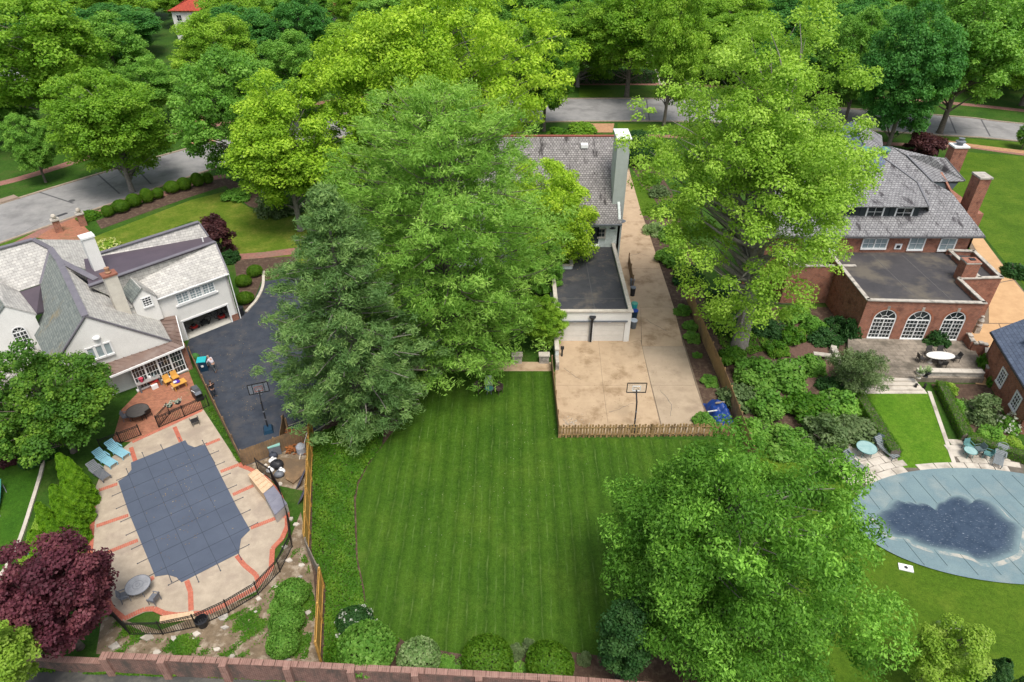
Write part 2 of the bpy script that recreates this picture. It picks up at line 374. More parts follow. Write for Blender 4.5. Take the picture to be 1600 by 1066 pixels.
glass_l = M('curtained_glass', (.30, .36, .37), (.2, .26, .28), 1.5, .12, 0, spec=.6)
iron = M('black_iron', (.012, .012, .013), (.02, .018, .017), 6, .45, .05)
blackp = M('black_plastic', (.016, .017, .02), (.025, .026, .03), 5, .5, .05)
greyp = M('grey_plastic', (.16, .17, .19), (.12, .13, .15), 4, .55, .05)
wood_y = M('new_pine_board', (.50, .29, .075), (.40, .22, .055), 2.2, .75, .2)
wood_b = M('weathered_board', (.26, .165, .085), (.175, .11, .06), 2.5, .85, .3, c3=(.13, .09, .055))
wood_f = M('picket_board', (.36, .235, .105), (.25, .155, .07), 3, .85, .3, c3=(.15, .095, .05), c3scale=1.3)
wood_d = M('honey_board', (.36, .23, .10), (.26, .16, .07), 2.5, .85, .3, c3=(.18, .12, .07))
wood_g = M('grey_board', (.25, .215, .17), (.18, .15, .12), 3, .85, .3)
wood_t = M('teak', (.62, .33, .07), (.52, .26, .055), 4, .6, .1)
crate_m = M('raw_wood', (.62, .45, .29), (.5, .35, .22), 4, .8, .1)
mulch = M('mulch', (.090, .055, .038), (.055, .033, .024), 5, .95, .8, 18, c3=(.13, .09, .06), c3scale=2)
soil = M('stony_soil', (.21, .155, .10), (.13, .095, .06), 2.2, .95, .8, 14, c3=(.33, .27, .2), c3scale=1.5)
cover_m = M('pool_cover', (.080, .097, .134), (.066, .081, .114), .5, .65, .25, 55)
strap_m = M('strap', (.046, .054, .074), (.036, .043, .058), 5, .7)
teal = M('teal_plastic', (.02, .40, .42), (.02, .33, .36), 3, .45, .03)
navy = M('navy_plastic', (.012, .045, .085), (.01, .034, .065), 3, .45, .03)
blue_p = M('light_blue_paint', (.27, .53, .63), (.22, .46, .56), 5, .55, .05)
tarp = M('blue_tarp', (.012, .05, .24), (.007, .03, .15), 3, .42, .25, 9)
verdigris = M('verdigris', (.10, .23, .22), (.075, .17, .17), 4, .6, .1)
aqua_g = M('aqua_glass', (.30, .44, .42), (.22, .36, .35), 3, .15, .03, spec=.6)
grey_g = M('frosted_glass', (.30, .30, .31), (.22, .225, .235), 3, .15, .03, spec=.6)
red_t = brickmat('clay_tile', (.50, .085, .045), (.36, .055, .035), (.16, .03, .02), .32, .42, .05, off=0)
terracotta = M('terracotta', (.42, .13, .07), (.32, .09, .05), 5, .8)
skin_m = M('skin', (.50, .29, .20), (.46, .26, .18), 5, .6, 0)
bark = M('bark', (.17, .145, .115), (.085, .072, .058), 6, .95, .8, 12)
bark_g = M('grey_bark', (.27, .245, .215), (.15, .135, .115), 4, .95, .8, 12)
def cloth(name, c): return M(name, c, tuple(q*.7 for q in c), 6, .85, .2, 20)
def grassmat(name, cols, stripes=False, sc=1.):
    m, n, l, b = newmat(name); b.inputs['Roughness'].default_value = .8; b.inputs['Specular IOR Level'].default_value = .12; p = wpos(n)
    f1 = noise(n, l, p, .22*sc, 6, .7); col = ramp(n, l, f1, [(.32, cols[0]), (.5, cols[1]), (.68, cols[2])])
    f2 = noise(n, l, p, 3.2, 5, .8); col = mix(n, l, 1., col, ramp(n, l, f2, [(.3, (.66, .70, .56)), (.7, (1.34, 1.28, 1.36))]), 'MULTIPLY')
    f3 = noise(n, l, p, 15, 4, .8); col = mix(n, l, 1., col, ramp(n, l, f3, [(.32, (.62, .66, .55)), (.68, (1.4, 1.34, 1.4))]), 'MULTIPLY')
    if stripes:
        sx = n.new('ShaderNodeSeparateXYZ'); l.new(p, sx.inputs[0]); nz = noise(n, l, p, .5, 2); nz2 = noise(n, l, p, 5, 3)
        x = mth(n, l, 'ADD', sx.outputs[0], mth(n, l, 'MULTIPLY', nz, .25)); x = mth(n, l, 'ADD', x, mth(n, l, 'MULTIPLY', nz2, .07))
        s = mth(n, l, 'SINE', mth(n, l, 'MULTIPLY', x, 2*math.pi/1.12)); col = mix(n, l, 1., col, ramp(n, l, mth(n, l, 'MULTIPLY_ADD', s, .5), [(.05, (.86, .88, .85)), (.55, (1.15, 1.13, 1.15))]), 'MULTIPLY')
        pw = mth(n, l, 'POWER', mth(n, l, 'ABSOLUTE', mth(n, l, 'SINE', mth(n, l, 'MULTIPLY', x, math.pi/.56))), 26.)
        mp = n.new('ShaderNodeMapping'); mp.inputs['Scale'].default_value = (5, .45, 1); l.new(p, mp.inputs[0]); st = noise(n, l, mp.outputs[0], 1.6, 5, .75)
        pw = mth(n, l, 'MULTIPLY', pw, ramp(n, l, st, [(.48, (0, 0, 0)), (.70, (.55, .55, .55))])); col = mix(n, l, pw, col, (.17, .25, .07))
    f4 = noise(n, l, p, .55, 7, .75); col = mix(n, l, ramp(n, l, f4, [(.56, (0, 0, 0)), (.74, (.45, .45, .45))]), col, tuple(q*1.35+.012 for q in (cols[2][0]*1.25, cols[2][1], cols[2][2])))
    l.new(col, b.inputs['Base Color']); bumpn(n, l, mth(n, l, 'ADD', f3, f2), .7, .06, b); return m
lawn_m = grassmat('striped_lawn', [(.029, .075, .006), (.038, .090, .007), (.054, .107, .010)], True)
grass_m = grassmat('lawn_grass', [(.046, .100, .006), (.062, .122, .008), (.088, .145, .012)], sc=1.6)
grass_y = grassmat('yellowed_lawn', [(.060, .115, .008), (.095, .145, .014), (.16, .18, .03)], sc=1.8)
ground_m = grassmat('rough_grass', [(.022, .06, .008), (.035, .09, .01), (.06, .09, .02)], sc=1.)
# ---------------------------------------------------------------- ground, street, walks
def sheet(name, pts, z, mat, parent=None, px=True):
    q = [at(a, b, z) if px else Vector((a, b, z)) for a, b in pts]; ar = sum(q[i].x*q[(i+1) % len(q)].y-q[(i+1) % len(q)].x*q[i].y for i in range(len(q)))
    if ar < 0: q.reverse()
    return MB().poly(q).build(name, mat, parent)
def smooth_line(pts, k=6):
    pts = [Vector((p[0], p[1], 0)) for p in pts]; out = []
    for i in range(len(pts)-1):
        p0, p1, p2, p3 = pts[max(i-1, 0)], pts[i], pts[i+1], pts[min(i+2, len(pts)-1)]
        for j in range(k):
            t = j/k; out.append(.5*((2*p1)+(p2-p0)*t+(2*p0-5*p1+4*p2-p3)*t*t+(3*p1-p0-3*p2+p3)*t**3))
    return out+[pts[-1]]
def normals(L): return [Vector((-(L[min(i+1, len(L)-1)]-L[max(i-1, 0)]).normalized().y, (L[min(i+1, len(L)-1)]-L[max(i-1, 0)]).normalized().x, 0)) for i in range(len(L))]
def ribbon(name, L, a, b, z0, z1, mat, parent=None):
    N = normals(L); mb = MB(); vs = []
    for p, n in zip(L, N):
        q, r = p+n*a, p+n*b; vs += [(q.x, q.y, z1), (r.x, r.y, z1), (r.x, r.y, z0), (q.x, q.y, z0)]
    fs = []
    for i in range(len(L)-1):
        k = 4*i
        for j in range(4): fs.append((k+j, k+4+j, k+4+(j+1) % 4, k+(j+1) % 4))
    fs += [(0, 1, 2, 3), (4*len(L)-1, 4*len(L)-2, 4*len(L)-3, 4*len(L)-4)]
    return MB().add(vs, fs).build(name, mat, parent)
struct(sheet('ground', [(-900, -300), (900, -300), (900, 1500), (-900, 1500)], 0, ground_m, px=False))
near = smooth_line([(-120, -10), (-85, 35), (-59.8, 71.6), (-42.7, 95.2), (-30, 106.5), (-12, 114), (10.9, 116.1), (35.7, 115.4), (70.2, 109), (81, 106), (125, 90), (200, 55)])
far = smooth_line([(-130, 0), (-95, 40), (-66.3, 82.3), (-47.5, 105.4), (-33, 118), (-13, 127), (11.9, 129.1), (38, 128), (75.4, 118.9), (86, 114.6), (130, 99), (206, 64)])
mb = MB(); k = len(near); mb.add([(p.x, p.y, .012) for p in near]+[(p.x, p.y, .012) for p in far], [(i, i+1, k+i+1, k+i) for i in range(k-1)]); street = struct(mb.build('street', road_m))
struct(ribbon('kerb', near, -.32, 0, -.1, .13, kerb_m)); struct(ribbon('kerb', far, 0, .32, -.1, .13, kerb_m))
tarm = M('tar', (.10, .098, .1), (.07, .07, .072), 4, .7)
for a, b in (((150, 270), (187, 303)), ((205, 255), (236, 288)), ((1483, 182), (1494, 209)), ((1533, 187), (1547, 213)), ((1010, 155), (1015, 190)), ((60, 300), (115, 318))):
    p, q = at(*a), at(*b); MB().beam((p.x, p.y, .014), (q.x, q.y, .014), .22, .006).build('road_joint', tarm, street)
sn = smooth_line([at(*p)[:2] for p in ((-90, 300), (0, 287), (82, 264), (140, 246), (265, 212), (320, 199))]+[(-30, 130), (-8, 138.5), (12, 139.4), (38, 138), (76, 128), (100, 118), (150, 98)])
struct(ribbon('far_pavement', sn, -.9, .9, -.1, .02, brick_walk))
sl_ = smooth_line([at(*p)[:2] for p in ((-60, 420), (20, 385), (90, 352), (175, 326), (260, 302), (337, 278))]+[(-22, 102), (-5, 107), (12, 108.5), (35, 108), (68, 104), at(1480, 224)[:2], at(1600, 241)[:2], (110, 86)])
struct(ribbon('near_pavement', sl_, -.75, .75, -.1, .02, brick_walk))
struct(ribbon('side_walk', smooth_line([at(*p)[:2] for p in ((1462, 219), (1520, 228), (1600, 238), (1700, 250))]), -.8, .8, -.1, .026, tan_walk))
# tan walk on the far left of the street and the pale walk of the house over the street
struct(sheet('front_walk', [(297, 228), (336, 222), (331, 212), (320, 205), (318, 195), (321, 180), (328, 165), (329, 159), (318, 160), (308, 172), (304, 185), (304, 200)], .034, tan_walk))
struct(sheet('stepping_walk', [(1030, 132), (1042, 132), (1040, 118), (1032, 100), (1040, 92), (1036, 80), (1016, 78), (1017, 92), (1022, 106), (1027, 118)], .03, pale_conc))
struct(sheet('pale_walk', [(1000, 98), (1105, 98), (1105, 92), (1000, 92)], .026, pale_conc))
struct(sheet('front_path', [(895, 193), (960, 193), (957, 207), (902, 207)], .03, tan_walk))
struct(sheet('left_front_path', [(90, 352), (118, 340), (148, 370), (125, 382), (58, 372), (65, 366)], .032, brick_pave))
struct(sheet('left_garden_path', [(358, 398), (412, 394), (470, 386), (470, 396), (412, 403), (360, 407)], .03, brick_walk))
# lawns
struct(sheet('left_front_lawn', [(142, 372), (300, 312), (350, 300), (385, 322), (430, 345), (480, 330), (480, 420), (360, 393), (300, 345), (160, 400)], .008, grass_y))
struct(sheet('left_verge', [(0, 377), (88, 346), (98, 352), (60, 372), (0, 398)], .006, grass_m))
struct(sheet('hedge_bed', [(150, 345), (345, 275), (353, 290), (300, 307), (240, 328), (158, 358)], .012, mulch)); struct(sheet('corner_bed', [(346, 276), (400, 296), (425, 335), (388, 322), (354, 292)], .0125, mulch))
struct(sheet('far_verge', [(905, 140), (1100, 140), (1100, 152), (905, 152)], .006, grass_m))
struct(sheet('near_verge', [(965, 193), (1110, 195), (1110, 206), (965, 204)], .006, grass_m))
struct(sheet('right_verge', [(1468, 213), (1700, 231), (1700, 246), (1480, 222)], .007, grass_m))
struct(sheet('right_side_lawn', [(1490, 236), (1700, 252), (1900, 600), (1620, 470), (1530, 360), (1488, 300)], .008, grass_m))
struct(sheet('drive_lawn', [(979, 262), (1000, 290), (1020, 305), (1035, 330), (1004, 338), (990, 300)], .008, grass_m))
struct(sheet('drive_bed', [(983, 250), (1020, 255), (1050, 300), (1120, 520), (1165, 690), (1110, 665), (1064, 520), (1020, 400), (1004, 338), (1034, 330), (1015, 300), (1000, 288)], .012, mulch))
struct(sheet('back_lawn', [(640, 580), (862, 580), (868, 684), (1150, 688), (1165, 705), (1200, 800), (1150, 1000), (1010, 1010), (940, 1025), (830, 1010), (720, 1022), (640, 1008), (627, 999), (589, 969), (571, 939), (569, 919), (559, 873), (556, 782), (560, 757), (575, 727), (597, 697), (640, 640)], .010, lawn_m))
struct(sheet('bed_edging', [(640, 640), (597, 697), (575, 727), (560, 757), (556, 782), (559, 873), (569, 919), (571, 939), (589, 969), (627, 999), (720, 1022), (830, 1010), (940, 1025), (1010, 1010), (1150, 1000), (1150, 1085), (500, 1040), (480, 830), (490, 670), (600, 600)], .005, mulch))
struct(sheet('right_pool_lawn', [(1180, 700), (1285, 715), (1345, 780), (1700, 790), (1800, 1100), (1100, 1100), (1050, 900)], .007, grass_m))
struct(sheet('shrub_bed', [(1080, 480), (1340, 480), (1350, 610), (1300, 720), (1170, 712), (1120, 560)], .004, mulch))
struct(sheet('bark_path', [(1195, 505), (1290, 505), (1295, 580), (1262, 610), (1235, 650), (1215, 655), (1255, 590), (1240, 555), (1195, 540)], .016, M('bark_chip', (.15, .085, .065), (.10, .058, .045), 5, .95, .8, 16)))
struct(sheet('rough_bed', [(160, 960), (250, 985), (400, 930), (450, 850), (470, 800), (490, 900), (500, 1035), (150, 1022)], .006, soil))
struct(sheet('left_side_lawn', [(-60, 690), (70, 715), (50, 790), (8, 890), (-60, 960)], .007, grassmat('side_lawn', [(.026, .085, .006), (.036, .105, .007), (.06, .13, .012)])))
kl = smooth_line([at(*p)[:2] for p in ((70, 700), (66, 735), (50, 790), (30, 850), (6, 895), (-40, 960))]); ed = ribbon('lawn_edging', kl, -.12, .12, -.05, .16, pale_conc); struct(ed)
# low ground beyond the garden wall
lane = struct(sheet('lane', [(-200, 1040), (150, 1046), (500, 1066), (900, 1085), (1300, 1110), (1300, 1400), (-200, 1400)], .005, M('lane_tarmac', (.075, .073, .07), (.05, .05, .047), 1.5, .9, c3=(.13, .12, .1))))
# ---------------------------------------------------------------- centre drive: slabs with recessed joints
drive = struct(sheet('driveway', [(872, 678), (1147, 678), (1065, 520), (1035, 430), (1001, 330), (983, 262), (948, 300), (957, 385), (981, 531), (866, 531)], .008, joint_m))
def slab_piece(pts, mat, gap=.02, z=.03, parent=drive, name='slab'):
    q = [at(a, b, z) for a, b in pts]; c = sum(q, Vector())/len(q); q = [p+(c-p).normalized()*gap for p in q]
    return MB().slab(q, .1, (0, 0, -1)).build(name, mat, parent)
for i, pts in enumerate([[(866, 532), (935, 532), (942, 602), (868, 602)], [(935, 532), (1001, 532), (1016.8, 602), (942, 602)], [(1003, 541), (1069, 541), (1087, 602), (1018, 602)],
        [(868, 602), (942, 602), (951, 670), (872, 670)], [(942, 602), (1016.8, 602), (1032.5, 666), (951, 670)], [(1018, 602), (1087, 602), (1100, 640), (1098, 662), (1034, 666)],
        [(872, 670), (951, 670), (952, 680), (873, 680)], [(951, 670), (1032.5, 666), (1036, 680), (952, 680)], [(1034, 666), (1098, 662), (1112, 658), (1116, 679), (1037, 680)],
        [(972, 480), (1001, 480), (1002, 532), (981, 532)], [(1001, 480), (1053, 480), (1068, 541), (1003, 541)], [(962, 420), (1033, 420), (1053, 480), (972, 480)],
        [(955, 370), (1016, 370), (1033, 420), (962, 420)], [(950, 325), (1000, 325), (1016, 370), (955, 370)], [(945, 265), (983, 265), (1000, 325), (950, 325)]]):
    slab_piece(pts, concrete_b if i in (2, 5, 8) else concrete)
struct(sheet('lawn_path', [(640, 563), (862, 566), (862, 580), (640, 580)], .02, concrete))
# ---------------------------------------------------------------- left asphalt yard
struct(sheet('asphalt_yard', [(288, 552), (300, 520), (372, 486), (384, 486), (395, 475), (410, 440), (480, 430), (560, 560), (520, 650), (486, 690), (383, 729), (328, 620), (302, 562)], .015, asphalt))
struct(sheet('yard_bed', [(365, 405), (470, 400), (440, 430), (408, 440), (394, 476), (384, 490), (376, 470)], .02, mulch))
struct(ribbon('bed_edging', smooth_line([at(*p)[:2] for p in ((412, 425), (411, 448), (402, 468), (392, 480), (385, 488))]), -.14, .14, -.05, .14, pale_conc))
# ---------------------------------------------------------------- pool terrace
DECK = [(146, 770), (141, 840), (138, 871), (150, 905), (173, 954), (194, 971), (212, 962), (226, 956), (241, 955), (256, 962), (275, 965), (327, 961), (352, 949), (400, 924), (426, 893), (428, 858), (443, 843), (451, 823), (451, 803), (438, 770), (415, 745), (392, 732), (373, 724), (318, 640), (205, 690), (165, 722)]
deck = struct(MB().slab([at(a, b, .05) for a, b in DECK], .15, (0, 0, -1)).build('pool_terrace', aggregate))
patio = struct(MB().slab([at(a, b, .055) for a, b in [(190, 640), (217, 612), (295, 580), (318, 640), (206, 690), (175, 690)]], .15, (0, 0, -1)).build('brick_patio', brick_pave))
def brick_course(pts, w, mb, step=.11, z=.06):
    L = [at(a, b, 0) for a, b in pts]; rng = random.Random(len(mb.v))
    for a, b in zip(L, L[1:]):
        d = b-a; n = max(1, int(d.length/step)); u = d.normalized(); ang = math.atan2(u.y, u.x)
        for i in range(n):
            p = a+u*((i+.5)*d.length/n); mb.box((p.x, p.y, z-.02+rng.uniform(-.003, .003)), (d.length/n-.018, w, .06), ang)
mb = MB()
for pts in ([(205, 700), (212, 722)], [(273, 668), (283, 691)], [(322, 696), (344, 687)], [(345, 738), (378, 725)], [(364, 774), (402, 757)], [(392, 826), (430, 811), (451, 806)], [(370, 869), (382, 884), (400, 899), (406, 915)], [(292, 908), (298, 925), (299, 955)], [(155, 767), (184, 757)], [(151, 823), (201, 806)], [(146, 873), (216, 845)], [(201, 924), (241, 903)]): brick_course(pts, .3, mb)
mb.build('brick_band', brick_red, deck, stuff=True)
mb = MB(); brick_course([(147, 775), (143, 840), (141, 871), (153, 905), (175, 952), (194, 968), (212, 959), (226, 953), (241, 952), (256, 959), (275, 962), (327, 958), (352, 946), (399, 920), (424, 890), (426, 858), (441, 842), (449, 823), (449, 803), (436, 771), (413, 746), (391, 734), (375, 728)], .32, mb); brick_course([(207, 692), (316, 642)], .26, mb)
mb.build('brick_border', brick_red, deck, stuff=True)
COVER = [(185, 753), (197, 746), (206, 735), (205, 724), (290, 689), (294, 696), (304, 700), (321, 696), (370, 792), (391, 829), (377, 843), (375, 855), (374, 865), (284, 911), (276, 903), (262, 899), (243, 902), (202, 803)]
pc = thing('pool_cover', 'slate blue fitted safety cover over the angular pool at left', 'pool cover', at(290, 800))
CW = [at(a, b, 0) for a, b in COVER]
MB().slab([(p.x, p.y, .075) for p in CW], .05, (0, 0, -1)).build('sheet', cover_m, pc)
def clip(p, d, poly):
    ts = []
    for a, b in zip(poly, poly[1:]+poly[:1]):
        e = b-a; den = d.x*e.y-d.y*e.x
        if abs(den) < 1e-9: continue
        w_ = a-p; t = (w_.x*e.y-w_.y*e.x)/den; s_ = (w_.x*d.y-w_.y*d.x)/den
        if 0 <= s_ < 1: ts.append(t)
    ts.sort(); return ts
e1 = Vector((math.cos(R(37)), math.sin(R(37)), 0)); e2 = Vector((e1.y, -e1.x, 0)); c0 = sum(CW, Vector())/len(CW)
an = thing('cover_anchor', 'black webbing tail pegged to the paving around the blue pool cover', 'anchor strap', (0, 0, 0), 'anchor straps around the pool cover'); first = True
for d, o, n_, sp in ((e1, e2, 8, 1.42), (e2, e1, 3, 1.35)):
    for i in range(-n_, n_+1):
        p = c0+o*(i*sp+.4); ts = clip(p, d, CW)
        if len(ts) < 2 or ts[-1]-ts[0] < .8: continue
        a, b = p+d*ts[0], p+d*ts[-1]
        MB().beam((a.x, a.y, .078), (b.x, b.y, .078), .03, .010).build('seam', strap_m, pc)
        for q, s_ in ((a, -1), (b, 1)):
            f = q+d*(s_*.62)
            if first: t = an; t.location = (q.x, q.y, .06); first = False
            else: t = thing('cover_anchor', an['label'], an['category'], (q.x, q.y, .06), an['group'])
            MB().beam((q.x, q.y, .075), (f.x, f.y, .062), .045, .012).build('webbing', strap_m, t); MB().tube([(f.x, f.y, .05), (f.x, f.y, .075)], .045, 8).build('peg', M_peg if 'M_peg' in globals() else strap_m, t)
# ---------------------------------------------------------------- building helpers
class PL:
    def __init__(s, a, b, c): s.a = Vector(a); s.n = (Vector(b)-s.a).cross(Vector(c)-s.a).normalized()
    def at(s, px, py):
        d = ray(px, py); o = Vector((0, 0, HCAM)); return o+d*((s.a-o).dot(s.n)/d.dot(s.n))
    def z(s, x, y): return s.a.z-(s.n.x*(x-s.a.x)+s.n.y*(y-s.a.y))/s.n.z
def wallquad(mb, vp, u0, u1, z0, z1, off=0., th=.22):
    mb.slab([vp.w(u0, z0, off), vp.w(u1, z0, off), vp.w(u1, z1, off), vp.w(u0, z1, off)], th, -vp.n)
def win(vp, u0, u1, z0, z1, cols, rows, parent, g=None, fr=None, name='window', fw=.09, bw=.035, off=.0, arch=False, label=None, leaves=1):
    g = g or glass; fr = fr or trim_w
    if u1 < u0: u0, u1 = u1, u0
    f = MB(); o = off+.05
    def bar(mb, a0, b0, a1, b1, w, d=.07, oo=0.): mb.beam(vp.w(a0, b0, o+oo), vp.w(a1, b1, o+oo), w, d, vp.n)
    r = (u1-u0)/2; uc = (u0+u1)/2; zs = z1-r if arch else z1
    bar(f, u0, z0, u0, zs, fw); bar(f, u1, z0, u1, zs, fw); bar(f, u0-fw/2, z0, u1+fw/2, z0, fw*1.3, .12, .03)
    if arch:
        pts = [(uc+r*math.cos(t), zs+r*math.sin(t)) for t in [math.pi*i/12 for i in range(13)]]
        for p, q in zip(pts, pts[1:]): bar(f, p[0], p[1], q[0], q[1], fw)
        bar(f, u0, zs, u1, zs, fw)
    else: bar(f, u0-fw/2, z1, u1+fw/2, z1, fw)
    for k in range(1, leaves): u = u0+(u1-u0)*k/leaves; bar(f, u, z0, u, zs, fw*.9)
    w = f.build(name, fr, parent)
    if label: w['label'] = label
    pane = MB()
    if arch:
        pane.slab([vp.w(u0, z0, off+.02), vp.w(u1, z0, off+.02)]+[vp.w(a, b, off+.02) for a, b in pts], .04, -vp.n)
    else: pane.slab([vp.w(u0, z0, off+.02), vp.w(u1, z0, off+.02), vp.w(u1, z1, off+.02), vp.w(u0, z1, off+.02)], .04, -vp.n)
    pane_o = pane.build('pane', g, w)
    b = MB()
    for i in range(1, cols): u = u0+(u1-u0)*i/cols; b.beam(vp.w(u, z0, o-.012), vp.w(u, zs, o-.012), bw, .04, vp.n)
    for j in range(1, rows): z = z0+(zs-z0)*j/rows; b.beam(vp.w(u0, z, o-.014), vp.w(u1, z, o-.014), bw, .036, vp.n)
    if arch:
        for t in (.25, .5, .75):
            a = math.pi*t; b.beam(vp.w(uc+r*.35*math.cos(a), zs+r*.35*math.sin(a), o-.012), vp.w(uc+r*math.cos(a), zs+r*math.sin(a), o-.012), bw, .04, vp.n)
        q = [(uc+r*.35*math.cos(math.pi*i/8), zs+r*.35*math.sin(math.pi*i/8)) for i in range(9)]
        for p, s_ in zip(q, q[1:]): b.beam(vp.w(p[0], p[1], o-.014), vp.w(s_[0], s_[1], o-.014), bw, .036, vp.n)
    if b.v: b.build('glazing_bar', fr, w)
    return w
def chimney(name, base, top_px, y, sx, sy, z1, mat, capmat, parent, rz=0., pot=None, z0=0):
    c = MB().box((base[0], base[1], (z0+z1)/2), (sx, sy, z1-z0), rz).build(name, mat, parent)
    MB().box((base[0], base[1], z1+.05), (sx+.16, sy+.16, .16), rz).build('chimney_cap', capmat, c)
    if pot: MB().lathe([(.2, 0), (.24, .1), (.17, .2), (.2, .5), (.14, .52)], (base[0], base[1], z1+.13), 12).build('chimney_pot', pot, c)
    return c
# ---------------------------------------------------------------- left house
LH = thing('white_house', 'white stucco house with pale slate roofs and purple metal flats beside the covered blue pool', 'house', at(250, 500))
Lb, Rb = at(80, 578, 4.2), at(268, 533, 3.2); VG = VP(Lb, Rb); A = VG.at(133, 494); zA = A.z; B = at(92, 407, zA)
PLl, PLr = PL(A, B, Lb), PL(A, B, Rb)
C_ = at(78, 388, zA+.1); h63 = PLl.at(63, 444).z; q63, q30 = at(63, 444, h63), at(30, 455, h63); PH = PL(C_, q63, q30); D_ = PH.at(51, 374)
roofs = []
def roof(name, pts, mat, th=.12, parent=LH): return MB().slab(pts, th).build(name, mat, parent)
roof('roof_slope', [A, B, C_, q63, PLl.at(69, 486), PLl.at(50, 517), Lb], slate_g)
rv = [PLr.at(248, 497), PLr.at(222, 489), PLr.at(197, 486), PLr.at(172, 466), PLr.at(139, 446)]
roof('roof_slope', [A, Rb]+rv+[PLr.at(94, 411), B], slate_l)
roof('roof_slope', [D_, C_, q63, q30, PH.at(0, 440), PH.at(-60, 412), PH.at(-130, 424), PH.at(-130, 420), PH.at(-60, 402), PH.at(0, 388)], slate_l)
bk = [D_, C_, B, at(152, 440, 6.3), at(141, 424, zA-2.3), at(129, 375, zA-1.9)]
roof('roof_slope', [D_, bk[5], bk[4], bk[3], B, C_], slate_l)
wr = at(150, 437, zA-.55); roof('roof_slope', [B, wr, at(140, 441, zA-1.35), PLr.at(95, 414)], slate_l); roof('roof_slope', [B, wr, at(138, 421, zA-1.5)], slate_g)
VW = VP(at(57, 490, h63), at(57, 490, h63)-e1*5); ap = VW.at(7, 477)
roof('roof_slope', [PH.at(0, 440), q30, at(57, 490, h63), ap, at(-12, 452, ap.z)], slate_l)
apx = VW.u(ap); lft = VW.w(2*apx, h63); roof('roof_slope', [ap, at(-12, 452, ap.z), lft+(q30-at(57, 490, h63)), lft], slate_g)
MB().slab([q30+Vector((0, 0, -.06)), q63+Vector((0, 0, -.06)), PLl.at(69, 486)+Vector((0, 0, -.06)), at(57, 490, h63-.06)], .15).build('flat_roof', zinc, LH)
mb = MB()
for a, b, w in ((A, B, .5), (B, C_, .5), (C_, D_, .5), (D_, PH.at(0, 388), .45), (PH.at(0, 388), PH.at(-60, 402), .45), (B, wr, .5), (C_, q63, .3), (Lb, A, .16), (A, Rb, .16)): mb.beam(a+Vector((0, 0, .03)), b+Vector((0, 0, .03)), w, .09)
mb.build('ridge_cap', ridge_m, LH)
# gable wall, its window, left gable with arched window, plain walls below
gw = MB(); uA, uR = VG.u(A), VG.u(Rb); gw.slab([VG.w(0, 0, -.05), VG.w(uR, 0, -.05), VG.w(uR, Rb.z-.1, -.05), VG.w(uA, A.z-.1, -.05), VG.w(0, Lb.z-.1, -.05)], .25, -VG.n); gw.build('gable_wall', white_w, LH)
p, q = VG.at(133, 547), VG.at(171, 532); p2 = VG.at(185, 557); u0, u1 = VG.u(p), VG.u(q); z1 = (p.z+q.z)/2
for i in range(3): win(VG, u0+(u1-u0)*i/3+.04, u0+(u1-u0)*(i+1)/3-.04, z1-1.15, z1, 1, 1, LH, glass_l, fw=.12)
MB().lathe([(.28, 0), (.26, .1), (.1, .2)], (VG.at(150, 527).x, VG.at(150, 527).y, VG.at(150, 527).z-.1), 12).build('wall_vent', trim_w, LH)
w1 = VP(VW.w(-9, 0), VW.w(0, 0)); U = lambda u: u
gw = MB().slab([VW.w(2*apx, 0, -.05), VW.w(.2, 0, -.05), VW.w(.2, h63-.3, -.05), VW.w(0, h63-.1, -.05), VW.w(apx, ap.z-.1, -.05), VW.w(2*apx, h63-.1, -.05)], .25, -VW.n).build('gable_wall', white_w, LH)
p, q = VW.at(21, 526), VW.at(42, 519); win(VW, VW.u(p), VW.u(q), VW.at(40, 543).z, VW.at(29, 510).z, 4, 4, LH, arch=True, leaves=2, fw=.08, bw=.03)
for a, b in ((Lb, PLl.at(50, 517)), (PLl.at(50, 517), PLl.at(69, 486))):
    mb = MB(); for_ = VP(a, b); wallquad(mb, for_, .1, for_.len, 0, min(a.z, b.z)-.15, -.25); mb.build('side_wall', white_w, LH)
tz = VW.at(30, 552).z; MB().slab([VW.at(-40, 580), VW.at(0, 562)+Vector((0,0,0)), VW.at(58, 545), at(100, 600, tz), at(60, 640, tz), at(-40, 640, tz)], .3, (0, 0, -1)).build('tiled_terrace', brickmat('pale_pavers', (.42, .40, .36), (.34, .32, .29), (.12, .11, .1), .42, .42, .04, off=0, stain=(.17, .16, .13), sscale=.6), LH)
MB().slab([at(*p, 4.9) for p in ((52, 452), (150, 402), (330, 374), (345, 420), (240, 462), (150, 452), (88, 470))], .1, (0, 0, -1)).build('valley_roof', zinc, LH)
# two-storey garage wing
E1, E2 = at(357, 427, 5.2), at(245, 467, 5.2); E3 = at(200, 483, 5.2); VE = VP(E2, E1); L_E = VE.len
G1, G2 = at(336, 378, 7.3), at(138, 447, 7.3)
Vg = VE; n_in = -VE.n
roof('roof_slope', [E1, G1, G2, PLr.at(172, 464)+Vector((0, 0, .1)), E3, E2], slate_l)
F1, F2 = at(326, 370, 7.15), at(131, 405, 7.15)
MB().slab([G1+Vector((0, 0, -.05)), F1, F2, G2+Vector((0, 0, -.05))], .15).build('flat_roof', zinc, LH)
H1, H2 = at(310, 347, 8.5), at(152, 397, 7.3); roof('roof_slope', [F1+Vector((0, 0, -.1)), H1, H2, F2+Vector((0, 0, -.1))], slate_l)
dn = Vector((-.6, .8, 0)).normalized()*3.2; roof('roof_slope', [H1, H2, H2+dn-Vector((0, 0, 2.6)), H1+dn-Vector((0, 0, 2.6))], slate_g)
mb = MB()
